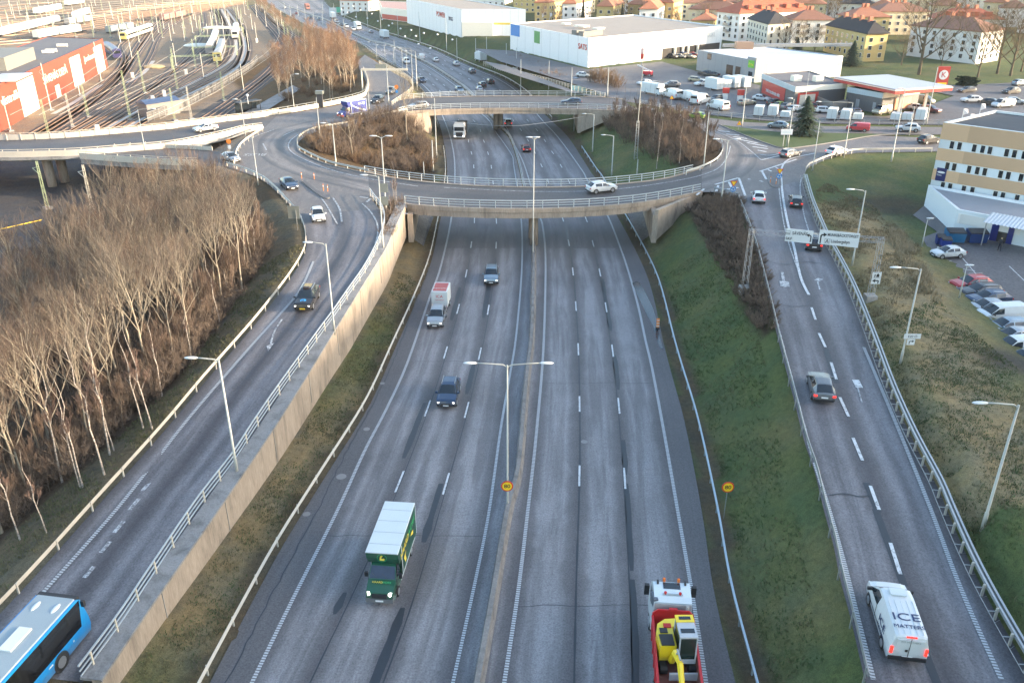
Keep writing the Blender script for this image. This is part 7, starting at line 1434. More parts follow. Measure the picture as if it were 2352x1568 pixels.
# person at the office door
p = G(2294,577,4.37); rt = thing('person', 'person in dark clothes walking by the blue office doors', 'person', tuple(p), math.pi*.9)
bm = bmesh.new(); J = {'hip': (0,0,.92), 'chest': (0,0,1.3), 'neck': (0,.0,1.48), 'head': (0,-.02,1.62), 'ls': (.2,0,1.4), 'rs': (-.2,0,1.4), 'le': (.27,-.02,1.13), 're': (-.27,.05,1.13), 'lh': (.28,-.14,.9), 'rh': (-.27,-.08,.9), 'll': (.1,0,.86), 'rl': (-.1,0,.86), 'lk': (.11,-.1,.48), 'rk': (-.11,.06,.48), 'lf': (.11,-.08,.06), 'rf': (-.11,.2,.1), 'lt': (.11,-.26,.04), 'rt': (-.11,.05,.04)}
rad = {'hip': .15, 'chest': .17, 'neck': .07, 'head': .11, 'ls': .08, 'rs': .08, 'le': .055, 're': .055, 'lh': .04, 'rh': .04, 'll': .1, 'rl': .1, 'lk': .07, 'rk': .07, 'lf': .05, 'rf': .05, 'lt': .04, 'rt': .04}
E_ = [('hip','chest'),('chest','neck'),('neck','head'),('chest','ls'),('chest','rs'),('ls','le'),('le','lh'),('rs','re'),('re','rh'),('hip','ll'),('hip','rl'),('ll','lk'),('lk','lf'),('rl','rk'),('rk','rf'),('lf','lt'),('rf','rt')]
K = list(J); me = bpy.data.meshes.new('body'); me.from_pydata([J[k] for k in K], [(K.index(a), K.index(b)) for a, b in E_], []); me.materials.append(plain('dark_clothes', (.022, .022, .028), .9)); bo = obj('body', me, rt); bo.modifiers.new('skin', 'SKIN'); 
for i, k in enumerate(K): me.skin_vertices[0].data[i].radius = (rad[k], rad[k])
me.skin_vertices[0].data[0].use_root = True; bo.modifiers.new('sub', 'SUBSURF').levels = 1
mb = MB(); mb.ell((0, -.03, 1.66), (.085, .1, .13), 10, 8); mb.ell((0, -.13, 1.65), (.015, .02, .02), 6, 4); mb.build('face', plain('skin', (.45, .27, .19), .6), rt, True); mb = MB(); mb.ell((0, .01, 1.70), (.105, .11, .11), 10, 6); mb.build('hair', plain('fair_hair', (.40, .30, .16), .8), rt, True)
# ---------------------------------------------------------------- dwellings
WALLC = {'yellow': (.54,.40,.17), 'cream': (.70,.58,.38), 'white': (.72,.70,.66), 'pale': (.64,.58,.47), 'buff': (.60,.50,.30)}
ROOFC = {'tile': (.36,.145,.08), 'red': (.40,.11,.055), 'black': (.03,.028,.03), 'brown': (.26,.12,.075)}
for k, v in WALLC.items(): plain('wall_'+k, v, .85, var=.06, scale=.5)
def tile(name, col):
    m, t, b = nodes(name); ob = coord(t); w = t.nodes.new('ShaderNodeTexWave'); w.bands_direction = 'Z'; w.inputs['Scale'].default_value = 1.1; w.inputs['Distortion'].default_value = 1.2; t.links.new(ob, w.inputs[0]); n = noise(t, .8, 5, .7, ob)
    t.links.new(mix(t, 1.0, mix(t, n, tuple(x*.7 for x in col), tuple(x*1.25 for x in col)), ramp(t, w.outputs[1], [(0, .8), (.6, 1.05)]), 'MULTIPLY'), b.inputs['Base Color']); b.inputs['Roughness'].default_value = .85
for k, v in ROOFC.items(): tile('roof_'+k, v)
M_CHIM = plain('chimney_brick', (.38, .15, .09), .85, var=.2)
mb = MB(); mb.box((0, 0, 0), (1.25, .1, 1.4), 0, 0); mb.box((-.28, -.05, 0), (.5, .06, 1.2), 0, 1); mb.box((.28, -.05, 0), (.5, .06, 1.2), 0, 1); WINM = mb.mesh('window', [plain('window_frame', (.66, .64, .6), .5), GLASS])
mb = MB(); mb.box((0, -.6, -.5), (3.0, 1.2, .12), 0, 0); mb.box((0, -1.18, 0), (3.0, .06, 1.0), 0, 0); BALM = mb.mesh('balcony', [plain('balcony_front', (.40, .34, .27), .7)])
def house(label, A, B, C, h, wall, roof, rh=3.2, floors=3, chim=2, dorm=0, bal=0, z=None, dep=None, name='apartment_house'):
    """A-B and B-C are the two visible base lines (sheet points); C may be left out with a depth instead"""
    a = T(*A); b = G(B[0], B[1], a.z) if z is None else G(*B, z)
    if z is not None: a = G(*A, z)
    if C: c = G(C[0], C[1], a.z)
    else:
        d = b-a; n = Vector((-d.y, d.x, 0)).normalized(); n = n if n.y > 0 else -n; c = b+n*dep
    u, v = b-a, c-b; P = [a, b, c, a+v]; rt = thing(name, label, 'apartment house', tuple(a)); o = a; Q = [p-o for p in P]; zz = Vector((0, 0, 1))
    if u.cross(v).z < 0: Q = [Q[0], Q[3], Q[2], Q[1]]
    mb = MB(); n4 = 4; mb.add([q-zz for q in Q]+[q+zz*h for q in Q], [(i, (i+1) % 4, 4+(i+1) % 4, 4+i) for i in range(4)]); mb.build('wall', MATS['wall_'+wall], rt)
    ctr = sum(Q, Vector())/4; O = [q+(q-ctr).normalized()*.9+zz*h for q in Q]; lu, lv = (Q[1]-Q[0]).length, (Q[2]-Q[1]).length; long_u = lu > lv
    e0, e1 = ((O[0]+O[3])/2, (O[1]+O[2])/2) if long_u else ((O[0]+O[1])/2, (O[3]+O[2])/2); k = min(.42, .5*min(lu, lv)/max(lu, lv)); r0, r1 = e0.lerp(e1, k)+zz*rh, e1.lerp(e0, k)+zz*rh
    mb = MB(); V = O+[r0, r1]+[q-zz*.25 for q in O]
    mb.add(V, [(0, 1, 5, 4), (1, 2, 5), (2, 3, 4, 5), (3, 0, 4)] if long_u else [(0, 1, 4), (1, 2, 5, 4), (2, 3, 5), (3, 0, 4, 5)]); mb.add(V, [(0, 6, 7, 1), (1, 7, 8, 2), (2, 8, 9, 3), (3, 9, 6, 0), (9, 8, 7, 6)]); rf = mb.build('roof', MATS['roof_'+roof], rt)
    for i in range(chim):
        p = r0.lerp(r1, (i+.5)/chim); mb = MB(); mb.box((p.x, p.y, p.z+.1), (1.3, .9, 2.2), .3); mb.build('chimney', M_CHIM, rf)
    n = 0
    for q0, q1 in ((Q[0], Q[1]), (Q[1], Q[2]), (Q[2], Q[3]), (Q[3], Q[0])):
        d = q1-q0; L = d.length; nn_ = Vector((d.y, -d.x, 0)).normalized()
        if (Vector((o.x, o.y, 0))+(q0+q1)/2).dot(nn_) > 0: continue           # faces away
        cols = max(2, int(L/3.4)); ang = math.atan2(d.y, d.x)
        for f in range(floors):
            for k in range(cols):
                if n >= 96: continue
                p = q0.lerp(q1, (k+.5)/cols)+nn_*.04; p.z = 1.9+f*(h-1.6)/floors; obj('window', WINM, rt, p, ang); n += 1
        if bal and L > 9:
            for f in range(1, floors):
                for k in range(bal): p = q0.lerp(q1, (k+.5)/bal)+nn_*.1; p.z = 1.6+f*(h-1.6)/floors; obj('balcony', BALM, rt, p, ang)
    if dorm:
        s0, s1 = (O[0], O[1]) if long_u else (O[1], O[2])
        for k in range(dorm): p = s0.lerp(s1, (k+.7)/(dorm+.4)).lerp(r0.lerp(r1, (k+.5)/dorm), .35); mb = MB(); mb.box((p.x, p.y, p.z+.5), (2.4, 2.2, 1.5), math.atan2((s1-s0).y, (s1-s0).x)); mb.build('dormer', MATS['roof_'+roof], rf)
    return rt
house('yellow hip-roofed house far left of the row behind the white store', (1228,55), (1260,55), (1298,47), 10, 'yellow', 'tile', bal=2)
house('white hip-roofed house second in the row behind the white store', (1291,59), (1323,59), (1357,50), 10, 'white', 'tile', bal=2)
house('yellow hip-roofed house third in the row behind the white store', (1369,68), (1406,69), (1432,59), 10, 'yellow', 'tile', bal=2)
house('white house with orange hip roof just behind the store roof edge', (1466,78), (1508,78), (1524,66), 10, 'white', 'tile', bal=1)
house('yellow house with orange hip roof beside the long cream block', (1510,65), (1543,66), (1565,56), 11, 'yellow', 'tile', bal=0)
house('long yellow block under a wide brown roof with three chimneys', (1562,47), (1696,46), None, 8, 'cream', 'brown', chim=3, dep=14)
house('long cream block with brown roof above the hedge', (1580,75), (1694,78), None, 9.4, 'cream', 'brown', chim=4, dep=13)
house('small yellow house with dark and orange roof over the white store', (1586,82), (1636,82), (1650,76), 6, 'yellow', 'tile', rh=2.5, floors=2, chim=1)
house('long white block with bright red dormered roof', (1694,97), (1860,88), None, 10.3, 'white', 'red', rh=4, floors=4, chim=4, dorm=5, dep=14, bal=1)
house('pale block with black roof at the supermarket corner', (1712,108), (1757,126), (1808,120), 9.8, 'pale', 'black', floors=4, chim=2)
house('white block with brown hip roof and balconies', (1817,101), (1908,101), None, 8.5, 'white', 'brown', floors=3, dep=13, bal=2)
house('bright yellow block with black roof and lit gable above the petrol station', (1890,118), (1980,143), (2029,141), 8.6, 'yellow', 'black', floors=3, chim=4, bal=0)
house('large pale block behind the big bare tree', (2081,128), (2239,148), (2291,139), 9.6, 'white', 'brown', floors=4, chim=2)
house('yellow block with orange roof behind the bright yellow one', (1945,92), (2035,92), None, 8.5, 'yellow', 'tile', dep=13)
house('long yellow block behind the crown of the big bare tree', (2010,80), (2125,80), None, 9, 'cream', 'brown', dep=14, chim=3)
house('white block with orange dormered roof right of the big bare tree', (2136,100), (2290,104), None, 9, 'white', 'red', dep=14, dorm=4, chim=3)
house('white house with dark roof at the right picture edge', (2335,75), (2400,80), None, 10, 'white', 'black', dep=14)
fr = random.Random(11)
for k, (x0, x1, y, w, r_, lab) in enumerate([(1470,1560,30,'pale','brown','grey block with white balconies in the upper row'),(1340,1440,22,'yellow','tile','long yellow block with orange roof in the upper row'),(1430,1500,40,'white','tile','white house with orange roof in the second row'),(1700,1790,50,'cream','tile','cream block with orange roof behind the red dormered one'),(1800,1890,55,'buff','tile','buff block with orange roof in the second row'),(1740,1900,28,'yellow','brown','long yellow block with brown roof in the upper row'),(1895,1930,40,'white','brown','narrow white house in the second row'),(1925,2000,55,'pale','black','pale house with black roof in the second row'),
  (2040,2150,40,'cream','tile','cream block with orange roof far behind the tree crown'),(2230,2340,40,'pale','red','pale block with red roof in the upper right'),(2290,2352,62,'white','brown','white house with brown roof in the upper right'),(1600,1690,20,'white','tile','white block with orange roof at the top of the picture'),(1700,1830,14,'white','red','white block with red roof at the top of the picture'),(1850,1990,18,'cream','brown','cream block with brown roof at the top of the picture'),(2010,2200,16,'white','brown','long white block at the top of the picture'),(2210,2380,20,'pale','brown','long pale block at the top right corner'),(1250,1330,14,'cream','tile','cream block with orange roof at the top left of the estate'),(1180,1230,30,'yellow','black','yellow and black building behind the second superstore'),(1080,1160,14,'white','black','white building with dark roof at the top centre'),(960,1050,10,'white','tile','white building with orange roof at the top centre'),(1290,1345,34,'cream','tile','cream house with orange roof between the yellow and white ones'),(1360,1420,12,'pale','brown','pale block with brown roof high in the middle of the estate'),(1440,1475,56,'yellow','tile','narrow yellow house tucked behind the white superstore roof'),(1640,1700,36,'white','red','white block with red roof between the long cream ones'),(1780,1850,40,'pale','brown','pale block with brown roof behind the red dormered one'),(1905,1960,28,'yellow','tile','yellow block with orange roof in the third row'),(1990,2050,58,'white','tile','white block with orange roof left of the tree crown'),(2130,2200,60,'cream','brown','cream block with brown roof right of the tree crown'),(2150,2230,28,'white','tile','white block with orange roof in the upper right rows'),(2250,2300,55,'buff','tile','buff block with orange roof in the right-hand rows'),(2300,2380,30,'cream','red','cream block with red roof near the top right corner'),(1850,1900,8,'buff','tile','buff block with orange roof at the very top'),
  (783,848,36,'white','red','white hall with red gable roof by the far motorway')]):
    house(lab, (x0, y), (x1, y+2), None, 8+fr.random()*2, w, r_, dep=13, chim=2+k % 2)
# ---------------------------------------------------------------- railway yard
M_BALL = plain('ballast', (.115,.092,.075), .95, var=.5, scale=3); M_BALD = plain('dark_ballast', (.062,.055,.053), .95, var=.45, scale=3); M_STEEL = plain('rail_steel', (.34,.22,.15), .45, .5, var=.3, scale=.3); M_BRIGHT = plain('walkway_pale', (.46,.42,.37), .9, var=.15)
M_GREENS = plain('mast_green', (.40,.46,.28), .6, .1); M_PALEM = plain('mast_pale', (.60,.56,.47), .6, .1)
def track(px, dark=False, z=.02):
    P, L = resample(line(px, 0, 8), 90); P = np.array(P); mb = MB()
    a, b = offset(P, -1.7), offset(P, 1.7)
    mb.add([(p[0], p[1], .05+z) for p in a]+[(p[0], p[1], .05+z) for p in b], [(i, 90+i, 91+i, i+1) for i in range(89)], 0)
    for q in (-.75, .75):
        mb.sweep([Vector((*p[:2], z)) for p in offset(P, q)], [(-.06, .05), (-.06, .22), (.06, .22), (.06, .05)], 1)
    o = mb.build('railway_track', [M_BALD if dark else M_BALL, M_STEEL]); tag(o, kind='structure'); return P
TR = [track(p) for p in [[(40,330),(160,257),(232,200),(262,172),(280,150),(283,128),(276,108),(290,95)],[(75,330),(190,257),(262,200),(290,166),(312,132),(336,98),(362,66),(400,40),(470,20),(560,2)],[(105,330),(215,262),(280,212),(320,170),(345,130),(370,80),(420,45),(500,18),(566,4)],[(150,330),(290,245),(385,180),(450,130),(480,100),(492,70),(497,45),(486,18)],[(205,320),(330,248),(430,196),(500,158),(528,128),(532,95),(520,62),(503,22)],
   [(235,316),(360,246),(460,196),(530,160),(550,130),(553,98),(540,62),(515,22)],[(290,305),(400,240),(490,196),(550,160),(568,130),(570,98),(556,62),(528,22)]]]
for q in ([(55,330),(175,257),(248,200),(278,168),(300,132),(322,96),(350,62),(388,36),(450,16)],[(125,330),(250,258),(330,210),(390,165),(430,130),(452,100),(470,60),(468,30)],[(178,330),(310,250),(408,190),(475,145),(505,112),(515,78),(508,45),(494,20)],[(262,312),(378,246),(474,197),(538,162),(560,130),(562,98),(548,60),(520,22)]): track(q)
for k in range(14):
    y0 = [100,94,88,81,75,69,63,57,52,42,37,33,24,15][k]; track([(-60,y0+8),(120,y0-8),(300,y0*.55+2),(560,y0*.12-3)])
for px in ([(340,345),(470,272),(588,189),(624,156),(641,130),(646,105),(638,85),(612,55),(580,18)],[(380,340),(500,272),(600,196),(650,152),(671,128),(675,108),(664,88),(640,66),(606,30),(588,10)],[(700,98),(660,72),(625,46),(596,16)]): TR.append(track(px, True))
flat('railway_bed', [G(x, y, .04) for x, y in [(250,420),(480,285),(600,205),(655,165),(690,128),(690,100),(640,55),(590,12),(570,12),(600,50),(628,90),(636,120),(615,152),(560,196),(430,275),(120,470),(-60,560),(-60,640)]], .03, M_BALD)
for px in ([(210,316),(345,240),(440,192),(510,154),(538,128),(542,98),(530,62),(509,22)],[(262,312),(380,243),(475,197),(540,160),(560,130),(562,98),(548,62),(521,22)],[(122,262),(175,232),(232,195)],[(292,190),(330,168),(352,140)]):
    P = line(px, .09); strip('walkway', [offset(resample(P, 60)[0], -.7), offset(resample(P, 60)[0], .7)], [0, 1], M_BRIGHT)
# masts
def mast_meshes(kind, h):
    mb = MB(); m_ = M_GREENS if kind == 'g' else M_PALEM
    if kind in 'gp': lattice(mb, (0, 0, 0), (0, 0, h), .42, .25, max(4, int(h/1.1)), .014, leg=.024)
    else: mb.tube([(0, 0, 0), (0, 0, h)], [.14, .09], 6)
    pm = mb.mesh('pole', m_); mb = MB(); mb.tube([(0, 0, h*.72), (2.6, 0, h*.80)], .045, 4); mb.tube([(0, 0, h*.88), (2.6, 0, h*.80)], .035, 4); am = mb.mesh('arm', m_); mb = MB(); mb.box((0, 0, .15), (1.3, 1.1, .5)); return pm, am, mb.mesh('footing', M_COP)
MM = {(k, h): mast_meshes(k, h) for k in 'gpt' for h in (8, 10, 12)}
def mast(b, yt, kind='g', arm=True, label=None, group=None, rz=2.4):
    p = T(*b); h = min((8, 10, 12), key=lambda q: abs(q-height(p, yt))); pm, am, fm = MM[(kind, h)]; rt = thing('catenary_mast', label or 'slim overhead line mast in the railway yard', 'mast', tuple(p), rz, group or 'overhead line masts in the yard'); obj('pole', pm, rt)
    if arm: obj('arm', am, rt)
    obj('footing', fm, rt); return rt
for b, yt, k, lab in [((25,302),218,'t','pale tube mast at the left corner of the depot forecourt'),((112,310),238,'g','green lattice mast just above the flyover, left'),((167,293),212,'p','pale lattice mast between two track pairs above the flyover'),((203,270),180,'g','green lattice mast on a pale footing by the depot tracks'),((300,277),162,'g','tallest green lattice mast beside the relay hut'),((118,254),147,'t','pale mast standing before the depot lettering'),((184,220),135,'t','pale mast before the middle depot door'),((233,187),102,'t','pale mast before the right depot door'),
   ((333,215),104,'g','green lattice mast in the dirt between the tracks'),((408,208),108,'g','green lattice mast right of the dirt patch'),((468,180),122,'t','slim mast by the curved walkways'),((450,158),90,'g','green lattice mast carrying the portal beam'),((405,153),105,'t','slim mast under the portal beam'),((515,233),173,'g','green lattice mast beside the railway fence'),((402,278),228,'g','green lattice mast behind the relay hut'),((303,134),63,'t','slim pale mast at the S-curve'),((560,210),172,'t','pale mast between the main line and the fence'),((440,275),234,'p','yellowish lattice mast close above the parapet'),
   ((110,480),412,'g','green lattice mast below the flyover by its piers'),((214,490),432,'p','pale mast rising through the bare crowns under the flyover')]: mast(b, yt, k, True, lab)
yr = random.Random(5)
for k in range(126):
    y = 12+(k % 9)*10.5+yr.random()*3; x = (k//9)*42+yr.random()*30+((k % 9) % 2)*20
    if x+.9*y > 620 or (y > 90 and x < 250): continue
    mast((x, y), y-26-y*.12, 'tgt'[k % 3], k % 2 == 0)
for x, y in ((495,50),(520,44),(545,52),(500,72),(530,70),(556,74),(590,40),(612,62),(640,78),(655,92),(665,110),(630,48),(648,60),(602,20),(580,70),(572,118),(590,95)): mast((x, y), y-34, 'tg'[x % 2], True, 'slim overhead line mast along the main line', 'overhead line masts along the main line')
def portal(b0, b1, yt, label):
    p, q = T(*b0), T(*b1); h = height(p, yt); rt = thing('catenary_portal', label, 'portal', tuple(p)); e = q-p; mb = MB(); lattice(mb, (0, 0, h), (e.x, e.y, h), .4, .4, 16, .022, leg=.04); mb.build('beam', M_GREENS, rt)
    for v in (Vector(), e): mb = MB(); lattice(mb, v, v+Vector((0, 0, h)), .4, .35, 6, .022, leg=.04); mb.build('post', M_GREENS, rt)
portal((397,160), (500,156), 130, 'green lattice portal across the curved tracks, nearest'); portal((445,132), (545,128), 110, 'green lattice portal across the curved tracks, second'); portal((452,110), (552,106), 84, 'green lattice portal across the curved tracks, third'); portal((470,88), (560,84), 66, 'green lattice portal across the curved tracks, farthest')
for k, i in enumerate((0, 1, 2, 3, 4, 5, 6, 7, 8)):
    mb = MB(); P = [Vector((*p[:2], 6.2)) for p in TR[i][::3]]; mb.tube(P, .035, 3); tag(mb.build('contact_wire', M_PALEM), 'thin overhead contact wire following a yard track', 'wire', 'overhead contact wires')
# trains
def train(label, px, mat, H=3.9, W2=1.45, cat='train', front=None, name='train', band=True, round_=True, roofm=None, brk=0):
    P, L = resample(line(px, 0, 6), max(6, 4*len(px))); P = [Vector((*p[:2], .3)) for p in P]; o = P[0].copy(); rt = thing(name, label, cat, tuple(o)); Q = [p-o for p in P]
    pr = [(-W2, .7), (-W2, H-.9), (-W2*.8, H-.25), (-W2*.35, H), (W2*.35, H), (W2*.8, H-.25), (W2, H-.9), (W2, .7)] if round_ else [(-W2, .7), (-W2, H), (W2, H), (W2, .7)]
    n = brk or 1; k = (len(Q)-1)//n
    for i in range(n):
        seg = Q[i*k:(i+1)*k+1]; d = (seg[-1]-seg[0]).normalized(); seg = [seg[0]+d*.6]+seg[1:-1]+[seg[-1]-d*.6]; mb = MB(); mb.sweep(seg, pr, closed=True); mb.build('carriage', mat, rt)
        if band:
            for s_ in (-1, 1): mb = MB(); mb.sweep(seg, [(s_*W2*1.01, 1.9), (s_*W2*1.012, 2.7)]); mb.build('window_band', GLASS, rt)
        if roofm: mb = MB(); mb.sweep(seg, [(-W2*.7, H+.02), (W2*.7, H+.02)]); mb.build('roof', roofm, rt)
    mb = MB(); mb.sweep(Q, [(-1.1, .1), (-1.1, .75), (1.1, .75), (1.1, .1)], closed=True); mb.build('bogie', M_TRIM, rt)
    if front: d = (Q[0]-Q[1]).normalized(); mb = MB(); mb.box(Q[0]-d*.3+Vector((0, 0, 2.2)), (1.5, 2.95, 2.9), math.atan2(d.y, d.x)); mb.build('front', front, rt); mb = MB(); mb.box(Q[0]+d*.48+Vector((0, 0, 2.7)), (.1, 2.2, 1.0), math.atan2(d.y, d.x)); mb.build('windscreen', GLASS, rt)
M_TW = plain('train_white', (.80, .77, .68), .35, .1, var=.04); M_TG = plain('train_grey', (.34, .33, .32), .5, .2); M_TY = plain('train_yellow', (.50, .42, .14), .4); M_TP = plain('train_purple', (.05, .045, .13), .35); M_RUST = plain('wagon_rust', (.30, .17, .14), .8, var=.3); M_TB = plain('wagon_blue', (.20, .235, .25), .7, var=.3)
train('long gleaming white train in the yard, left', [(0,86),(80,66),(160,47)], M_TW, brk=3, band=False); train('gleaming white train just behind the depot roof', [(82,92),(140,82),(195,74)], M_TW, brk=2, band=False); train('short white train farther back in the yard', [(82,35),(148,22)], M_TW, brk=2, band=False); train('short white train near the top of the yard', [(152,15),(191,9)], M_TW, brk=1, band=False); train('short white train between the long one and the masts', [(172,44),(204,33)], M_TW, band=False)
train('row of dull grey freight wagons in the yard', [(154,60),(185,55),(216,50)], M_TG, 3.6, brk=3, band=False, round_=False, cat='wagons', name='freight_train'); train('row of mixed pale and blue freight wagons', [(249,79),(280,73),(315,66)], M_TB, 3.4, brk=3, band=False, round_=False, cat='wagons', name='freight_train'); train('row of rust-red freight wagons at the far end of the yard', [(372,50),(405,43),(440,35)], M_RUST, 3.6, brk=4, band=False, round_=False, cat='wagons', name='freight_train')
train('white railcar with yellow end standing beside the depot tracks', [(284,96),(318,84),(352,72)], M_TW, front=M_TY, brk=2); train('purple-fronted train leaving the far end of the depot', [(272,139),(262,130),(248,120)], M_TP, front=M_TP); train('grey train under the green portals, left of two', [(482,129),(492,108),(498,88)], M_TG, roofm=M_TW); train('grey train with yellow end under the green portals', [(501,147),(508,128),(512,112)], M_TG, front=M_TY); train('white train farther up the curved tracks', [(541,92),(544,72)], M_TW, front=M_TW)
# fence, platform shelter, snow heaps, small boxes
P = line([(340,280),(420,248),(490,210),(540,180),(575,158),(592,140)], .2); guardrail('mesh_fence', 'grey mesh fence between the yard tracks and the main line', P, M_GALV, 3, 2.2, 'rails'); mb = MB(); 
for b in bpy.data.objects:
    if b.get('label', '').startswith('grey mesh fence'): b['category'] = 'fence'; mb.sweep([Vector(tuple(p))-Vector(b.location) for p in P], [(0, .1), (.03, 2.2)]); mb.build('mesh_panel', plain('mesh_grey', (.11, .105, .10), .9), b)
p = T(572,258); rt = thing('platform_shelter', 'dark platform shelter with clock lamp beside the parapet', 'shelter', tuple(p), .9); mb = MB(); mb.box((0, 0, 2.8), (7, 2.6, .2)); mb.build('roof', M_TRIM, rt); mb = MB(); mb.box((0, 1.1, 1.3), (6.6, .1, 2.5)); mb.build('back_panel', GLASS, rt)
for x in (-3, 0, 3): mb = MB(); mb.box((x, -1, 1.4), (.12, .12, 2.8)); mb.build('post', M_TRIM, rt)
mb = MB(); mb.box((-1, -1.6, 3.4), (.1, .1, 2.0)); mb.ell((-1, -1.6, 4.6), (.35, .35, .35)); mb.build('clock', M_LAMP, rt)
flat('platform', [G(x, y, .5) for x, y in [(556,262),(590,268),(690,205),(672,196)]], .5, M_COP)
for x, y, s_ in ((500,66,5),(455,107,4),(355,156,2.5)):
    p = T(x, y); mb = MB(); mb.ell((p.x, p.y, .3), (s_*1.6, s_, 1.0), 12, 6); tag(mb.build('gravel_heap', M_PALE if s_ > 3 else plain('crate_tan', (.5, .38, .2))), 'pale heap lying between the yard tracks, %s' % ('by the portals' if x == 455 else 'farthest up' if x == 500 else 'the tan one in the dirt'), 'heap')
for x, y in ((378,222),(305,180),(352,235),(428,172),(225,305),(590,98)): p = T(x, y); rt = thing('signal_cabinet', 'pale signal cabinet beside the yard tracks', 'cabinet', tuple(p), .8, 'signal cabinets in the yard'); mb = MB(); mb.box((0, 0, .9), (.9, .7, 1.8)); mb.build('cabinet', M_PALE, rt)
a = T(-20,545); b = T(98,518); mb = MB(); mb.tube([a+Vector((0, 0, .9)), b+Vector((0, 0, .9))], .07, 6); tag(mb.build('barrier_bar', M_YEL), 'long yellow bar at the left edge below the flyover', 'barrier')

for k in range(10):
    y0 = 18+k*8.5; mb = MB(); mb.tube([G(x, y, 0)+Vector((0, 0, 6.4)) for x, y in ((-40, y0+7), (130, y0-6), (300, y0*.6), (540, y0*.14))], .05, 3); tag(mb.build('contact_wire', M_PALEM), 'thin overhead wire strung across the far yard', 'wire', 'wires across the far yard')
# ---------------------------------------------------------------- bare winter trees, shrubs, conifers
def bark(name, c0, c1, scale=3, zs=.3):
    m, t, b = nodes(name); n = noise(t, scale, 4, .7, mapping(t, coord(t), (1, 1, zs))); t.links.new(mix(t, ramp(t, n, [(.35, 0), (.65, 1)]), c0, c1), b.inputs['Base Color']); b.inputs['Roughness'].default_value = .9; b.inputs['Specular IOR Level'].default_value = .2; return m
BK = {'maple': (bark('bark_tan', (.34,.295,.225), (.21,.18,.14)), bark('twig_tan', (.165,.132,.104), (.11,.088,.072))), 'birch': (bark('bark_birch', (.50,.45,.39), (.15,.115,.095), 2.5, 2.0), bark('twig_red', (.18,.12,.095), (.12,.082,.068))),
  'warm': (bark('bark_warm', (.44,.37,.28), (.22,.165,.115), 2, 1.5), bark('twig_warm', (.25,.15,.095), (.17,.10,.065))), 'sapling': (bark('bark_dark', (.13,.105,.08), (.08,.062,.05)), bark('twig_dark', (.15,.105,.08), (.10,.074,.058))), 'oak': (bark('bark_oak', (.16,.12,.075), (.10,.08,.055)), bark('twig_oak', (.22,.16,.09), (.15,.11,.065))),
  'shrub': (bark('stem_brown', (.10,.075,.055), (.06,.045,.036)), bark('twig_brown', (.20,.15,.112), (.125,.094,.073))), 'redshrub': (bark('stem_red', (.14,.08,.05), (.08,.05,.035)), bark('twig_orange', (.24,.155,.09), (.155,.105,.066)))}
def grow(seed, H, style):
    g = random.Random(seed); tk, cr = MB(), MB(); cfg = {'maple': (.36, 4, .52, 1.0, 800), 'birch': (.34, 5, .36, .55, 520), 'warm': (.26, 8, .60, 1.15, 2300), 'sapling': (.2, 7, .34, .7, 700), 'oak': (.16, 8, .85, 1.3, 5600)}[style]
    up = Vector((0, 0, 1)); cnt = [0]
    def twig(p, d, L, r, lev):
        if cnt[0] > cfg[4]: return
        k = 3 if lev < 3 else 2; pts = [p]; q = p.copy(); dd = d.copy()
        for i in range(k):
            dd = (dd+Vector((g.uniform(-1, 1), g.uniform(-1, 1), g.uniform(-.4, .9)))*.16+up*.05).normalized(); q = q+dd*L/k; pts.append(q.copy())
        (tk if lev <= (2 if style in ('warm', 'maple') else 1) else cr).tube(pts, [r*(1-.62*i/k) for i in range(k+1)], 5 if lev <= 1 else 3, 0, False); cnt[0] += 1
        if lev >= 4: return
        nb = (5, 5, 4, 3)[lev] if style == 'maple' else (5, 5, 5, 4)[lev] if style != 'oak' else (6, 6, 5, 4)[lev]
        for i in range(nb):
            t = .3+.7*(i+g.random()*.8)/nb; j = min(int(t*k), k-1); b = pts[j].lerp(pts[j+1], t*k-j if t*k-j <= 1 else 1); a = g.uniform(0, 6.283); side = Vector((math.cos(a), math.sin(a), g.uniform(-.1, .5))).normalized()
            nd = (dd*(1-cfg[2]*.62)+side*cfg[2]+up*.22).normalized(); twig(b, nd, L*g.uniform(.42, .66)*(1 if lev else .9), max(.011, r*(.40 if lev < 2 else .46)), lev+1)
    pts = [Vector((0, 0, -.4))]; lean = Vector((g.uniform(-1, 1), g.uniform(-1, 1), 0))*.05; n = 9; r0 = H*.0095*{'sapling': .6, 'birch': .66}.get(style, 1.0)*(1.9 if style == 'oak' else 1)
    for i in range(1, n+1): pts.append(Vector((lean.x*H*i/n+g.uniform(-.12, .12)*i*.3, lean.y*H*i/n+g.uniform(-.12, .12)*i*.3, H*.94*i/n)))
    tk.tube(pts, [r0*(1.25-.0*i if i == 0 else 1-.88*i/n) for i in range(n+1)], 7, 0, False)
    m_ = cfg[1]*(3 if style != 'oak' else 2)
    for i in range(m_):
        t = cfg[0]+(.96-cfg[0])*(i+g.random()*.7)/m_; j = min(int(t*n), n-1); b = pts[j].lerp(pts[j+1], t*n-j); a = i*2.4+g.uniform(-.5, .5); side = Vector((math.cos(a), math.sin(a), .3)); d = (side*cfg[2]*1.1+up*(1.0-cfg[2]*.5)).normalized()
        L = H*(.40 if style in ('maple', 'oak') else .24)*(1.25-.95*t)*g.uniform(.75, 1.15)*cfg[3]
        twig(b, d, L, max(.02, r0*(1-.85*t)*.55), 1)
    b_, t_ = BK[style]; t_ = BK['sapling'][1] if style == 'maple' and seed % 2 else t_; return tk.mesh('trunk', b_, True), cr.mesh('crown', t_)
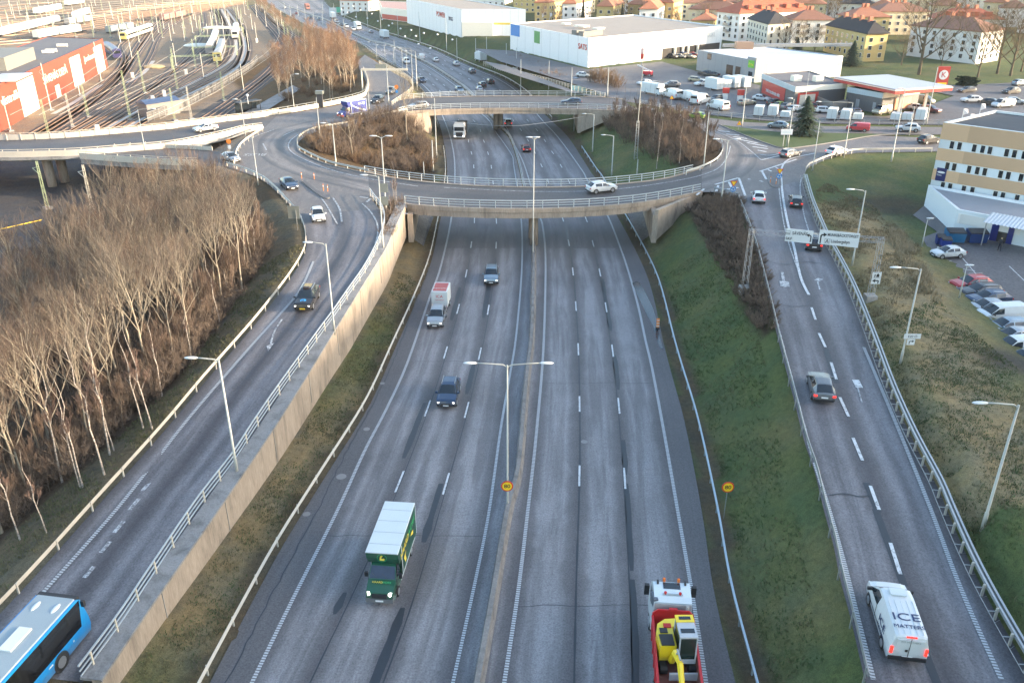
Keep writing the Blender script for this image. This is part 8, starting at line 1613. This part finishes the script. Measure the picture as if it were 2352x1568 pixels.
def bush(seed, H, style, n=26, sp=.5):
    g = random.Random(seed); st, cr = MB(), MB()
    for i in range(n):
        a = g.uniform(0, 6.283); q = Vector((math.cos(a)*g.random()*sp*H*.5, math.sin(a)*g.random()*sp*H*.5, -.2)); d = Vector((math.cos(a)*sp*g.random(), math.sin(a)*sp*g.random(), 1)).normalized(); L = H*g.uniform(.6, 1.05); pts = [q+d*L*k/3+Vector((g.uniform(-1, 1), g.uniform(-1, 1), 0))*.05*k*H*.3 for k in range(4)]
        st.tube(pts, [.028, .022, .016, .008], 3, 0, False)
        for k in range(16):
            t = g.uniform(.25, 1); p = pts[0].lerp(pts[3], t); e = (d*.6+Vector((g.uniform(-1, 1), g.uniform(-1, 1), g.uniform(-.2, .9)))*.7).normalized()*L*g.uniform(.14, .3); cr.tube([p, p+e*.5+Vector((0, 0, .05)), p+e], [.013, .010, .006], 3, 0, False)
            for _ in range(2): f = p+e*g.uniform(.3, .9); cr.tube([f, f+Vector((g.uniform(-1, 1), g.uniform(-1, 1), g.uniform(0, 1))).normalized()*L*.11], [.009, .006], 3, 0, False)
    b_, t_ = BK[style]; return st.mesh('stem', b_), cr.mesh('crown', t_)
TP = {'maple': [grow(10+i, 13+i*.7, 'maple') for i in range(5)], 'birch': [grow(30+i, 12+i, 'birch') for i in range(3)], 'warm': [grow(40+i, 13+i, 'warm') for i in range(4)], 'sapling': [grow(50+i, 8+i*.6, 'sapling') for i in range(4)], 'oak': [grow(60+i, 17+i*2, 'oak') for i in range(2)]}
BP = {'shrub': [bush(70+i, 2.4+.3*i, 'shrub', 30, .8) for i in range(4)], 'low': [bush(80+i, 1.5, 'shrub', 34, 1.3) for i in range(3)], 'redshrub': [bush(90+i, 3.0, 'redshrub', 34, .8) for i in range(2)]}
pr_ = random.Random(21)
def plant(kind, p, sc, label, group, cat='tree', name=None, top=False):
    me = pr_.choice((TP | BP)[kind]); rt = thing(name or {'maple': 'bare_tree', 'birch': 'birch_tree', 'warm': 'birch_tree', 'sapling': 'sapling', 'oak': 'bare_tree'}.get(kind, 'shrub'), label, cat, tuple(p), pr_.uniform(0, 6.28), group); rt.scale = (sc*pr_.uniform(.92, 1.08), sc*pr_.uniform(.92, 1.08), sc)
    rt.rotation_euler[0] = pr_.uniform(-.05, .05); obj(me[0].name.split('.')[0], me[0], rt); obj('crown', me[1], rt); return rt
def scatter(poly_, n, dmin, fn, seed=1):
    g = random.Random(seed); A = np.array([p[:2] for p in poly_]); lo, hi = A.min(0), A.max(0); done = []; tries = 0
    while len(done) < n and tries < n*60:
        tries += 1; q = np.array([[g.uniform(lo[0], hi[0]), g.uniform(lo[1], hi[1])]])
        if not inside(q, A)[0] or any((q[0][0]-e[0])**2+(q[0][1]-e[1])**2 < dmin*dmin for e in done): continue
        done.append(q[0]); fn(Vector((q[0][0], q[0][1], ter(*q[0]))), g)
wood = [T(*p) for p in [(-200,1330),(0,1230),(150,1095),(300,965),(400,860),(480,760),(555,665),(598,600),(548,590),(480,565),(430,525),(345,540),(184,650),(0,800),(-180,940)]]
LW = 'bare tan-twigged tree in the dense winter wood left of the ramp'
scatter(wood, 125, 2.5, lambda p, g: plant('maple', p, g.uniform(.74, 1.0), LW, 'bare trees of the wood left of the ramp'), 2)
scatter(wood, 90, 2.0, lambda p, g: plant('shrub', p, g.uniform(.6, 1.2), 'bare undergrowth shrub on the floor of the winter wood', 'undergrowth of the winter wood', 'shrub', 'undergrowth_bush'), 3)
scatter(wood, 115, 1.7, lambda p, g: plant('sapling', p, g.uniform(.8, 1.25), 'thin dark stem between the taller trees of the winter wood', 'thin stems inside the winter wood'), 16)
edge = [T(*p) for p in [(0,1235),(150,1100),(300,970),(400,865),(480,765),(555,670),(600,590),(600,520),(575,545),(520,640),(430,760),(330,880),(180,1010),(0,1130)]]
scatter(edge, 65, 1.5, lambda p, g: plant('sapling', p, g.uniform(.55, 1.0), 'thin dark sapling at the edge of the winter wood', 'saplings at the wood edge'), 15)
scatter(edge, 80, 1.2, lambda p, g: plant('shrub', p, g.uniform(.6, 1.15), 'bare brown brush filling the edge of the winter wood', 'brush at the wood edge', 'shrub', 'edge_bush'), 17)
for x, y, s_ in [(143,1107,.95),(185,1120,.8),(190,1118,.85),(240,1090,.95),(252,1045,1.05),(262,1035,.8),(330,985,.9),(350,985,.9),(46,1240,.8),(108,1225,.6),(372,910,.7),(440,830,.7),(505,740,.75),(528,690,.8),(556,650,.95),(572,625,.75),(590,600,.7),(578,575,.65),(600,565,.6),(560,600,.7)]:
    plant('birch', T(x, y), s_*.95, 'white-stemmed birch with red twigs along the wood edge beside the left ramp', 'birches along the wood edge')
scatter([T(*p) for p in [(640,243),(700,238),(770,228),(815,210),(820,170),(790,135),(735,128),(690,150),(640,185)]], 42, 2.6, lambda p, g: plant('warm', p, g.uniform(.8, 1.1), 'sunlit birch with white limbs and reddish twigs above the roundabout', 'sunlit birches above the roundabout'), 4)
scatter([T(*p) for p in [(640,243),(760,232),(820,205),(815,150),(740,125),(650,180)]], 40, 2.0, lambda p, g: plant('redshrub', p, g.uniform(.6, 1.1), 'low reddish shrub under the sunlit birches', 'shrubs under the sunlit birches', 'shrub', 'bush'), 5)
scatter([T(*p) for p in [(790,128),(700,82),(640,45),(600,12),(590,22),(640,62),(690,100),(720,130)]], 46, 3, lambda p, g: plant('warm', p, g.uniform(.45, .75), 'small warm-toned tree in the strip between railway and far motorway', 'trees in the strip along the railway'), 6)
isl = [T(*p) for p in [(705,335),(740,312),(800,294),(880,284),(960,272),(975,300),(985,350),(985,395),(930,402),(850,385),(770,362),(720,350)]]
scatter(isl, 64, 1.6, lambda p, g: plant('shrub', p, g.uniform(.75, 1.3), 'dense bare brown shrub on the left roundabout island', 'shrubs on the left roundabout island', 'shrub'), 7)
scatter(isl, 16, 3.5, lambda p, g: plant('redshrub', p, g.uniform(.7, 1.15), 'reddish bare shrub among the brown ones on the left roundabout island', 'reddish shrubs on the left roundabout island', 'shrub'), 8)
for x, y, s_, lab in ((812,370,.75,'thin pale tree in front of the shrubs on the left island'),(935,320,.9,'larger bare tree at the abutment end of the left island'),(970,325,.7,'slim bare tree close to the far bridge abutment')): plant('maple', T(x, y), s_, lab, None)
scatter([T(*p) for p in [(1385,285),(1440,272),(1560,282),(1610,300),(1650,330),(1640,355),(1590,380),(1520,390),(1480,370),(1440,320)]], 85, 1.7, lambda p, g: plant('sapling', p, g.uniform(.65, 1.0), 'slender bare sapling in the dense clump on the right roundabout island', 'saplings on the right roundabout island'), 9)
scatter([T(*p) for p in [(1385,285),(1440,272),(1560,282),(1650,330),(1640,355),(1590,380),(1500,385)]], 40, 1.8, lambda p, g: plant('shrub', p, g.uniform(.8, 1.3), 'dark bare shrub at the feet of the right island saplings', 'shrubs under the right island saplings', 'shrub'), 10)
for x, y, lab in ((1508,388,'reddish birch with pale stem nearest the railing on the right island'),(1560,375,'white-stemmed birch in the right island thicket'),(1500,330,'white-stemmed birch toward the middle of the right island')): plant('birch', T(x, y), .8, lab, None)
scatter([T(*p) for p in RSHRUB], 120, 1.0, lambda p, g: plant('low', p, g.uniform(.6, .95), 'low tangled brown brush on the bank beside the right-hand ramp', 'brush on the bank beside the right-hand ramp', 'brush', 'brush_clump'), 11)
for x, y, s_ in ((905,470,.5),(913,478,.55),(908,485,.5),(898,500,.3)): plant('birch', G(x, y, ZD-.4), s_, 'thin reddish birch squeezed between ramp railing and wall top by the near bridge', 'thin birches at the bridge end')
scatter([G(*p, 5.8) for p in [(890,470),(920,470),(905,520),(888,545)]], 10, 1.0, lambda p, g: plant('shrub', Vector((p.x, p.y, 5.6)), .55, 'small reddish shrub on the strip behind the retaining wall top', 'shrubs behind the wall top', 'shrub'), 12)
for x, y, s_, k in ((1165,150,1.3,'redshrub'),(1180,152,1.4,'redshrub'),(1195,155,1.3,'redshrub'),(1210,158,1.2,'redshrub'),(1225,165,1.2,'redshrub'),(1245,172,1.1,'redshrub'),(1150,143,1.3,'redshrub'),(1258,192,1.4,'redshrub'),(1268,196,1.5,'redshrub'),(1280,200,1.3,'redshrub'),(1250,196,1.2,'shrub'),(1372,190,1.4,'redshrub'),(1388,194,1.5,'redshrub'),(1402,198,1.3,'redshrub'),(1360,188,1.2,'shrub'),(1418,202,1.1,'redshrub')): plant(k, T(x, y), s_, 'sunlit orange-brown shrub beside the ramp below the white superstore', 'shrubs beside the ramp below the superstore', 'shrub')
plant('oak', T(2110,172), 1.3, 'huge spreading bare tree in front of the large pale block', None); plant('oak', T(2290,170), 1.0, 'big bare tree by the lit gable right of the huge one', None)
for x, y, s_ in ((2245,178,.8),(2320,175,.95),(2345,165,.9),(2160,160,.6),(2070,150,.5),(1870,125,.5),(1800,130,.6),(1840,128,.55)): plant('oak', T(x, y), s_, 'bare garden tree among the apartment blocks', 'bare garden trees among the blocks')
for k in range(120):
    x = 1230+pr_.random()*1120; y = 8+pr_.random()*70; plant('warm' if k % 3 else 'oak', T(x, y), pr_.uniform(.5, .8), 'small bare tree between the apartment blocks on the slope', 'small bare trees between the blocks')
# conifers
def conifer(seed, H, Rr, name):
    g = random.Random(seed); tk, cr = MB(), MB(); tk.tube([(0, 0, -.3), (0, 0, H*.98)], [H*.016, .02], 6)
    for i in range(int(H*10)):
        t = (i+.5)/(H*10); z = H*(.06+.93*t); r = Rr*(1-t)**.85+.12
        for k in range(9):
            a = g.uniform(0, 6.283); q = r*g.uniform(.4, 1.15); d = Vector((math.cos(a), math.sin(a), -.25)); p = Vector((0, 0, z))
            for s_ in range(3):
                u = q*(.35+.3*s_); w = .10+.1*g.random(); n = Vector((-d.y, d.x, 0)); b = p+d*u; cr.add([b-n*w*1.6+Vector((0, 0, -.08)), b+d*q*.34, b+n*w*1.6+Vector((0, 0, -.05)), b-d*q*.18+Vector((0, 0, .10))], [(0, 1, 2, 3)])
    return tk.mesh('trunk', BK['shrub'][0]), cr.mesh('crown', plain(name, (.022,.048,.026), .9, var=.6, scale=5))
def conif(x, y, ms, label, sc=1): p = T(x, y); rt = thing('conifer_tree', label, 'conifer', tuple(p), pr_.random()*6); rt.scale = (sc,)*3; obj('trunk', ms[0], rt); obj('crown', ms[1], rt)
SP = conifer(3, 7.5, 3.6, 'spruce_needles'); CY = conifer(4, 10, 1.3, 'cypress_green')
conif(1845,311,SP,'bushy dark green spruce on the grass island by the white board'); conif(1955,152,SP,'dark green conifer beside the bright yellow block',1.0); conif(1828,130,SP,'green conifer beside the pale block with black roof',.8); conif(1338,62,CY,'slim dark cypress behind the white superstore, left one',1.2); conif(1427,70,CY,'slim dark cypress behind the white superstore, right one',1.1); conif(945,22,SP,'green conifer far off by the white hall',1.5)
# hedges and flags
for a, b, lab in (((1706,128),(1740,138),'dark green clipped hedge below the pale block with black roof'),((2205,196),(2235,200),'dark round bush by the petrol price sign')):
    p, q = T(*a), T(*b); g = random.Random(9); mb = MB()
    for i in range(700): t = g.random(); c = p.lerp(q, t)-p+Vector((g.uniform(-1, 1), g.uniform(-1, 1), g.uniform(.1, 2.2))); n = Vector((g.uniform(-1, 1), g.uniform(-1, 1), g.uniform(-1, 1)))*.3; m2 = n.cross(Vector((.3, .5, .8))); mb.add([c-n-m2, c+n-m2, c+n+m2, c-n+m2], [(0, 1, 2, 3)])
    o_ = mb.build('hedge', MATS['cypress_green']); o_.location = p; tag(o_, lab, 'hedge')
for x, y, yt in ((1245,52,30),(1263,50,30),(1325,58,42),(1333,58,42),(1342,58,42),(2206,282,250),(2224,284,262),(2246,272,238),(988,62,48),(1000,64,48),(1006,66,50)):
    p = T(x, y+6); h = height(p, yt); rt = thing('flag', 'pale banner on a thin pole near the %s' % ('office roof' if x > 2000 else 'superstores'), 'flag', tuple(p), 0, 'banners near the office roof' if x > 2000 else 'banners near the superstores'); mb = MB(); mb.tube([(0, 0, 0), (0, 0, h)], .06, 5); mb.build('pole', M_WHITE, rt); mb = MB(); V = [(.05, 0, h), (.9, .15, h*.97), (1.0, -.1, h*.72), (.05, 0, h*.62)]; mb.add(V, [(0, 1, 2, 3)]); mb.build('cloth', plain('banner', (.75, .70, .68)), rt)

# ---------------------------------------------------------------- grass tufts and dry stalks
def tufts(name, region, n, h, mat, seed, w=.035, test=None):
    g = random.Random(seed); A = np.array([p[:2] for p in region]); lo, hi = A.min(0), A.max(0); q = np.array([[g.uniform(lo[0], hi[0]), g.uniform(lo[1], hi[1])] for _ in range(n*3)]); q = q[inside(q, A)][:n]; mb = MB()
    for x, y in q:
        if vnoise(np.array(x), np.array(y), 2.2, seed) < .36+.2*g.random(): continue
        z = ter(x, y)-.03
        for _ in range(4):
            a = g.uniform(0, 6.283); dx, dy = math.cos(a), math.sin(a); b = (x+g.uniform(-.2, .2), y+g.uniform(-.2, .2)); k = h*g.uniform(.5, 1.3); mb.add([(b[0]-dy*w, b[1]+dx*w, z), (b[0]+dy*w, b[1]-dx*w, z), (b[0]+dx*k*.6, b[1]+dy*k*.6, z+k)], [(0, 1, 2)])
    return tag(mb.build(name, mat), kind='stuff')
GR1 = bark('grass_green', (.085,.125,.045), (.058,.082,.034), 1.5, 1); GR2 = bark('grass_straw', (.24,.19,.11), (.14,.11,.06), 1.5, 1); GR3 = bark('grass_olive', (.17,.15,.08), (.105,.10,.05), 1.5, 1)
Yt = np.arange(36, 108, 4.0); rl = np.array([v for v in L_rr]); 
bank = [(lx('gR', y)+1.0, y) for y in Yt]+[(float(np.interp(y, rl[::-1, 1], rl[::-1, 0]))-1.3, y) for y in Yt[::-1]]
bank = [(float(a), float(b)) for a, b in bank]; tufts('grass', bank, 7000, .16, GR1, 1); tufts('dry_grass', bank, 2200, .18, GR3, 2)
strip_l = [(float(lx('gL', y))-.5, float(y)) for y in Yt]+[(float(np.interp(y, WY, WX))+.3, float(y)) for y in Yt[::-1]]; tufts('dry_grass', strip_l, 4500, .16, GR3, 3); tufts('grass', strip_l, 2500, .15, GR1, 4)
vw = [T(*p) for p in [(0,1250),(200,1070),(400,885),(590,620),(690,560),(700,590),(660,640),(470,865),(210,1165),(0,1380)]]; tufts('dry_grass', vw, 6000, .2, GR3, 9); tufts('grass', vw, 1500, .16, GR1, 10)
vg = [T(*p) for p in [(2010,760),(2060,745),(2150,690),(2110,560),(2000,470),(1900,420),(1872,440),(1905,540),(1950,640)]]; tufts('dry_grass', vg, 6500, .30, GR2, 5)
vg2 = [T(*p) for p in [(2352,1500),(2352,860),(2150,690),(2010,760),(2100,980),(2220,1250)]]; tufts('grass', vg2, 5000, .16, GR1, 6); tufts('dry_grass', vg2, 4000, .2, GR3, 7)
reed = [T(*p) for p in [(2040,530),(2075,535),(2120,610),(2165,690),(2150,700),(2095,640),(2055,580)]]; tufts('dry_reed', reed, 2600, .7, bark('reed_pale', (.36,.29,.18), (.24,.19,.115), 1.5, 1), 8, .03)
# ---------------------------------------------------------------- thin winter haze
mb = MB(); mb.box((0, 500, 44), (2400, 2400, 100))
me = mb.mesh('haze', []); hz = obj('haze', me); tag(hz, kind='stuff')
m = bpy.data.materials.new('haze_air'); m.use_nodes = True; t = m.node_tree; t.nodes.remove(t.nodes['Principled BSDF']); pv = t.nodes.new('ShaderNodeVolumePrincipled'); pv.inputs['Color'].default_value = (.93, .94, .97, 1); pv.inputs['Density'].default_value = .00007; pv.inputs['Anisotropy'].default_value = 0
t.links.new(pv.outputs[0], t.nodes['Material Output'].inputs['Volume']); me.materials.append(m)
S.cycles.volume_bounces = 0
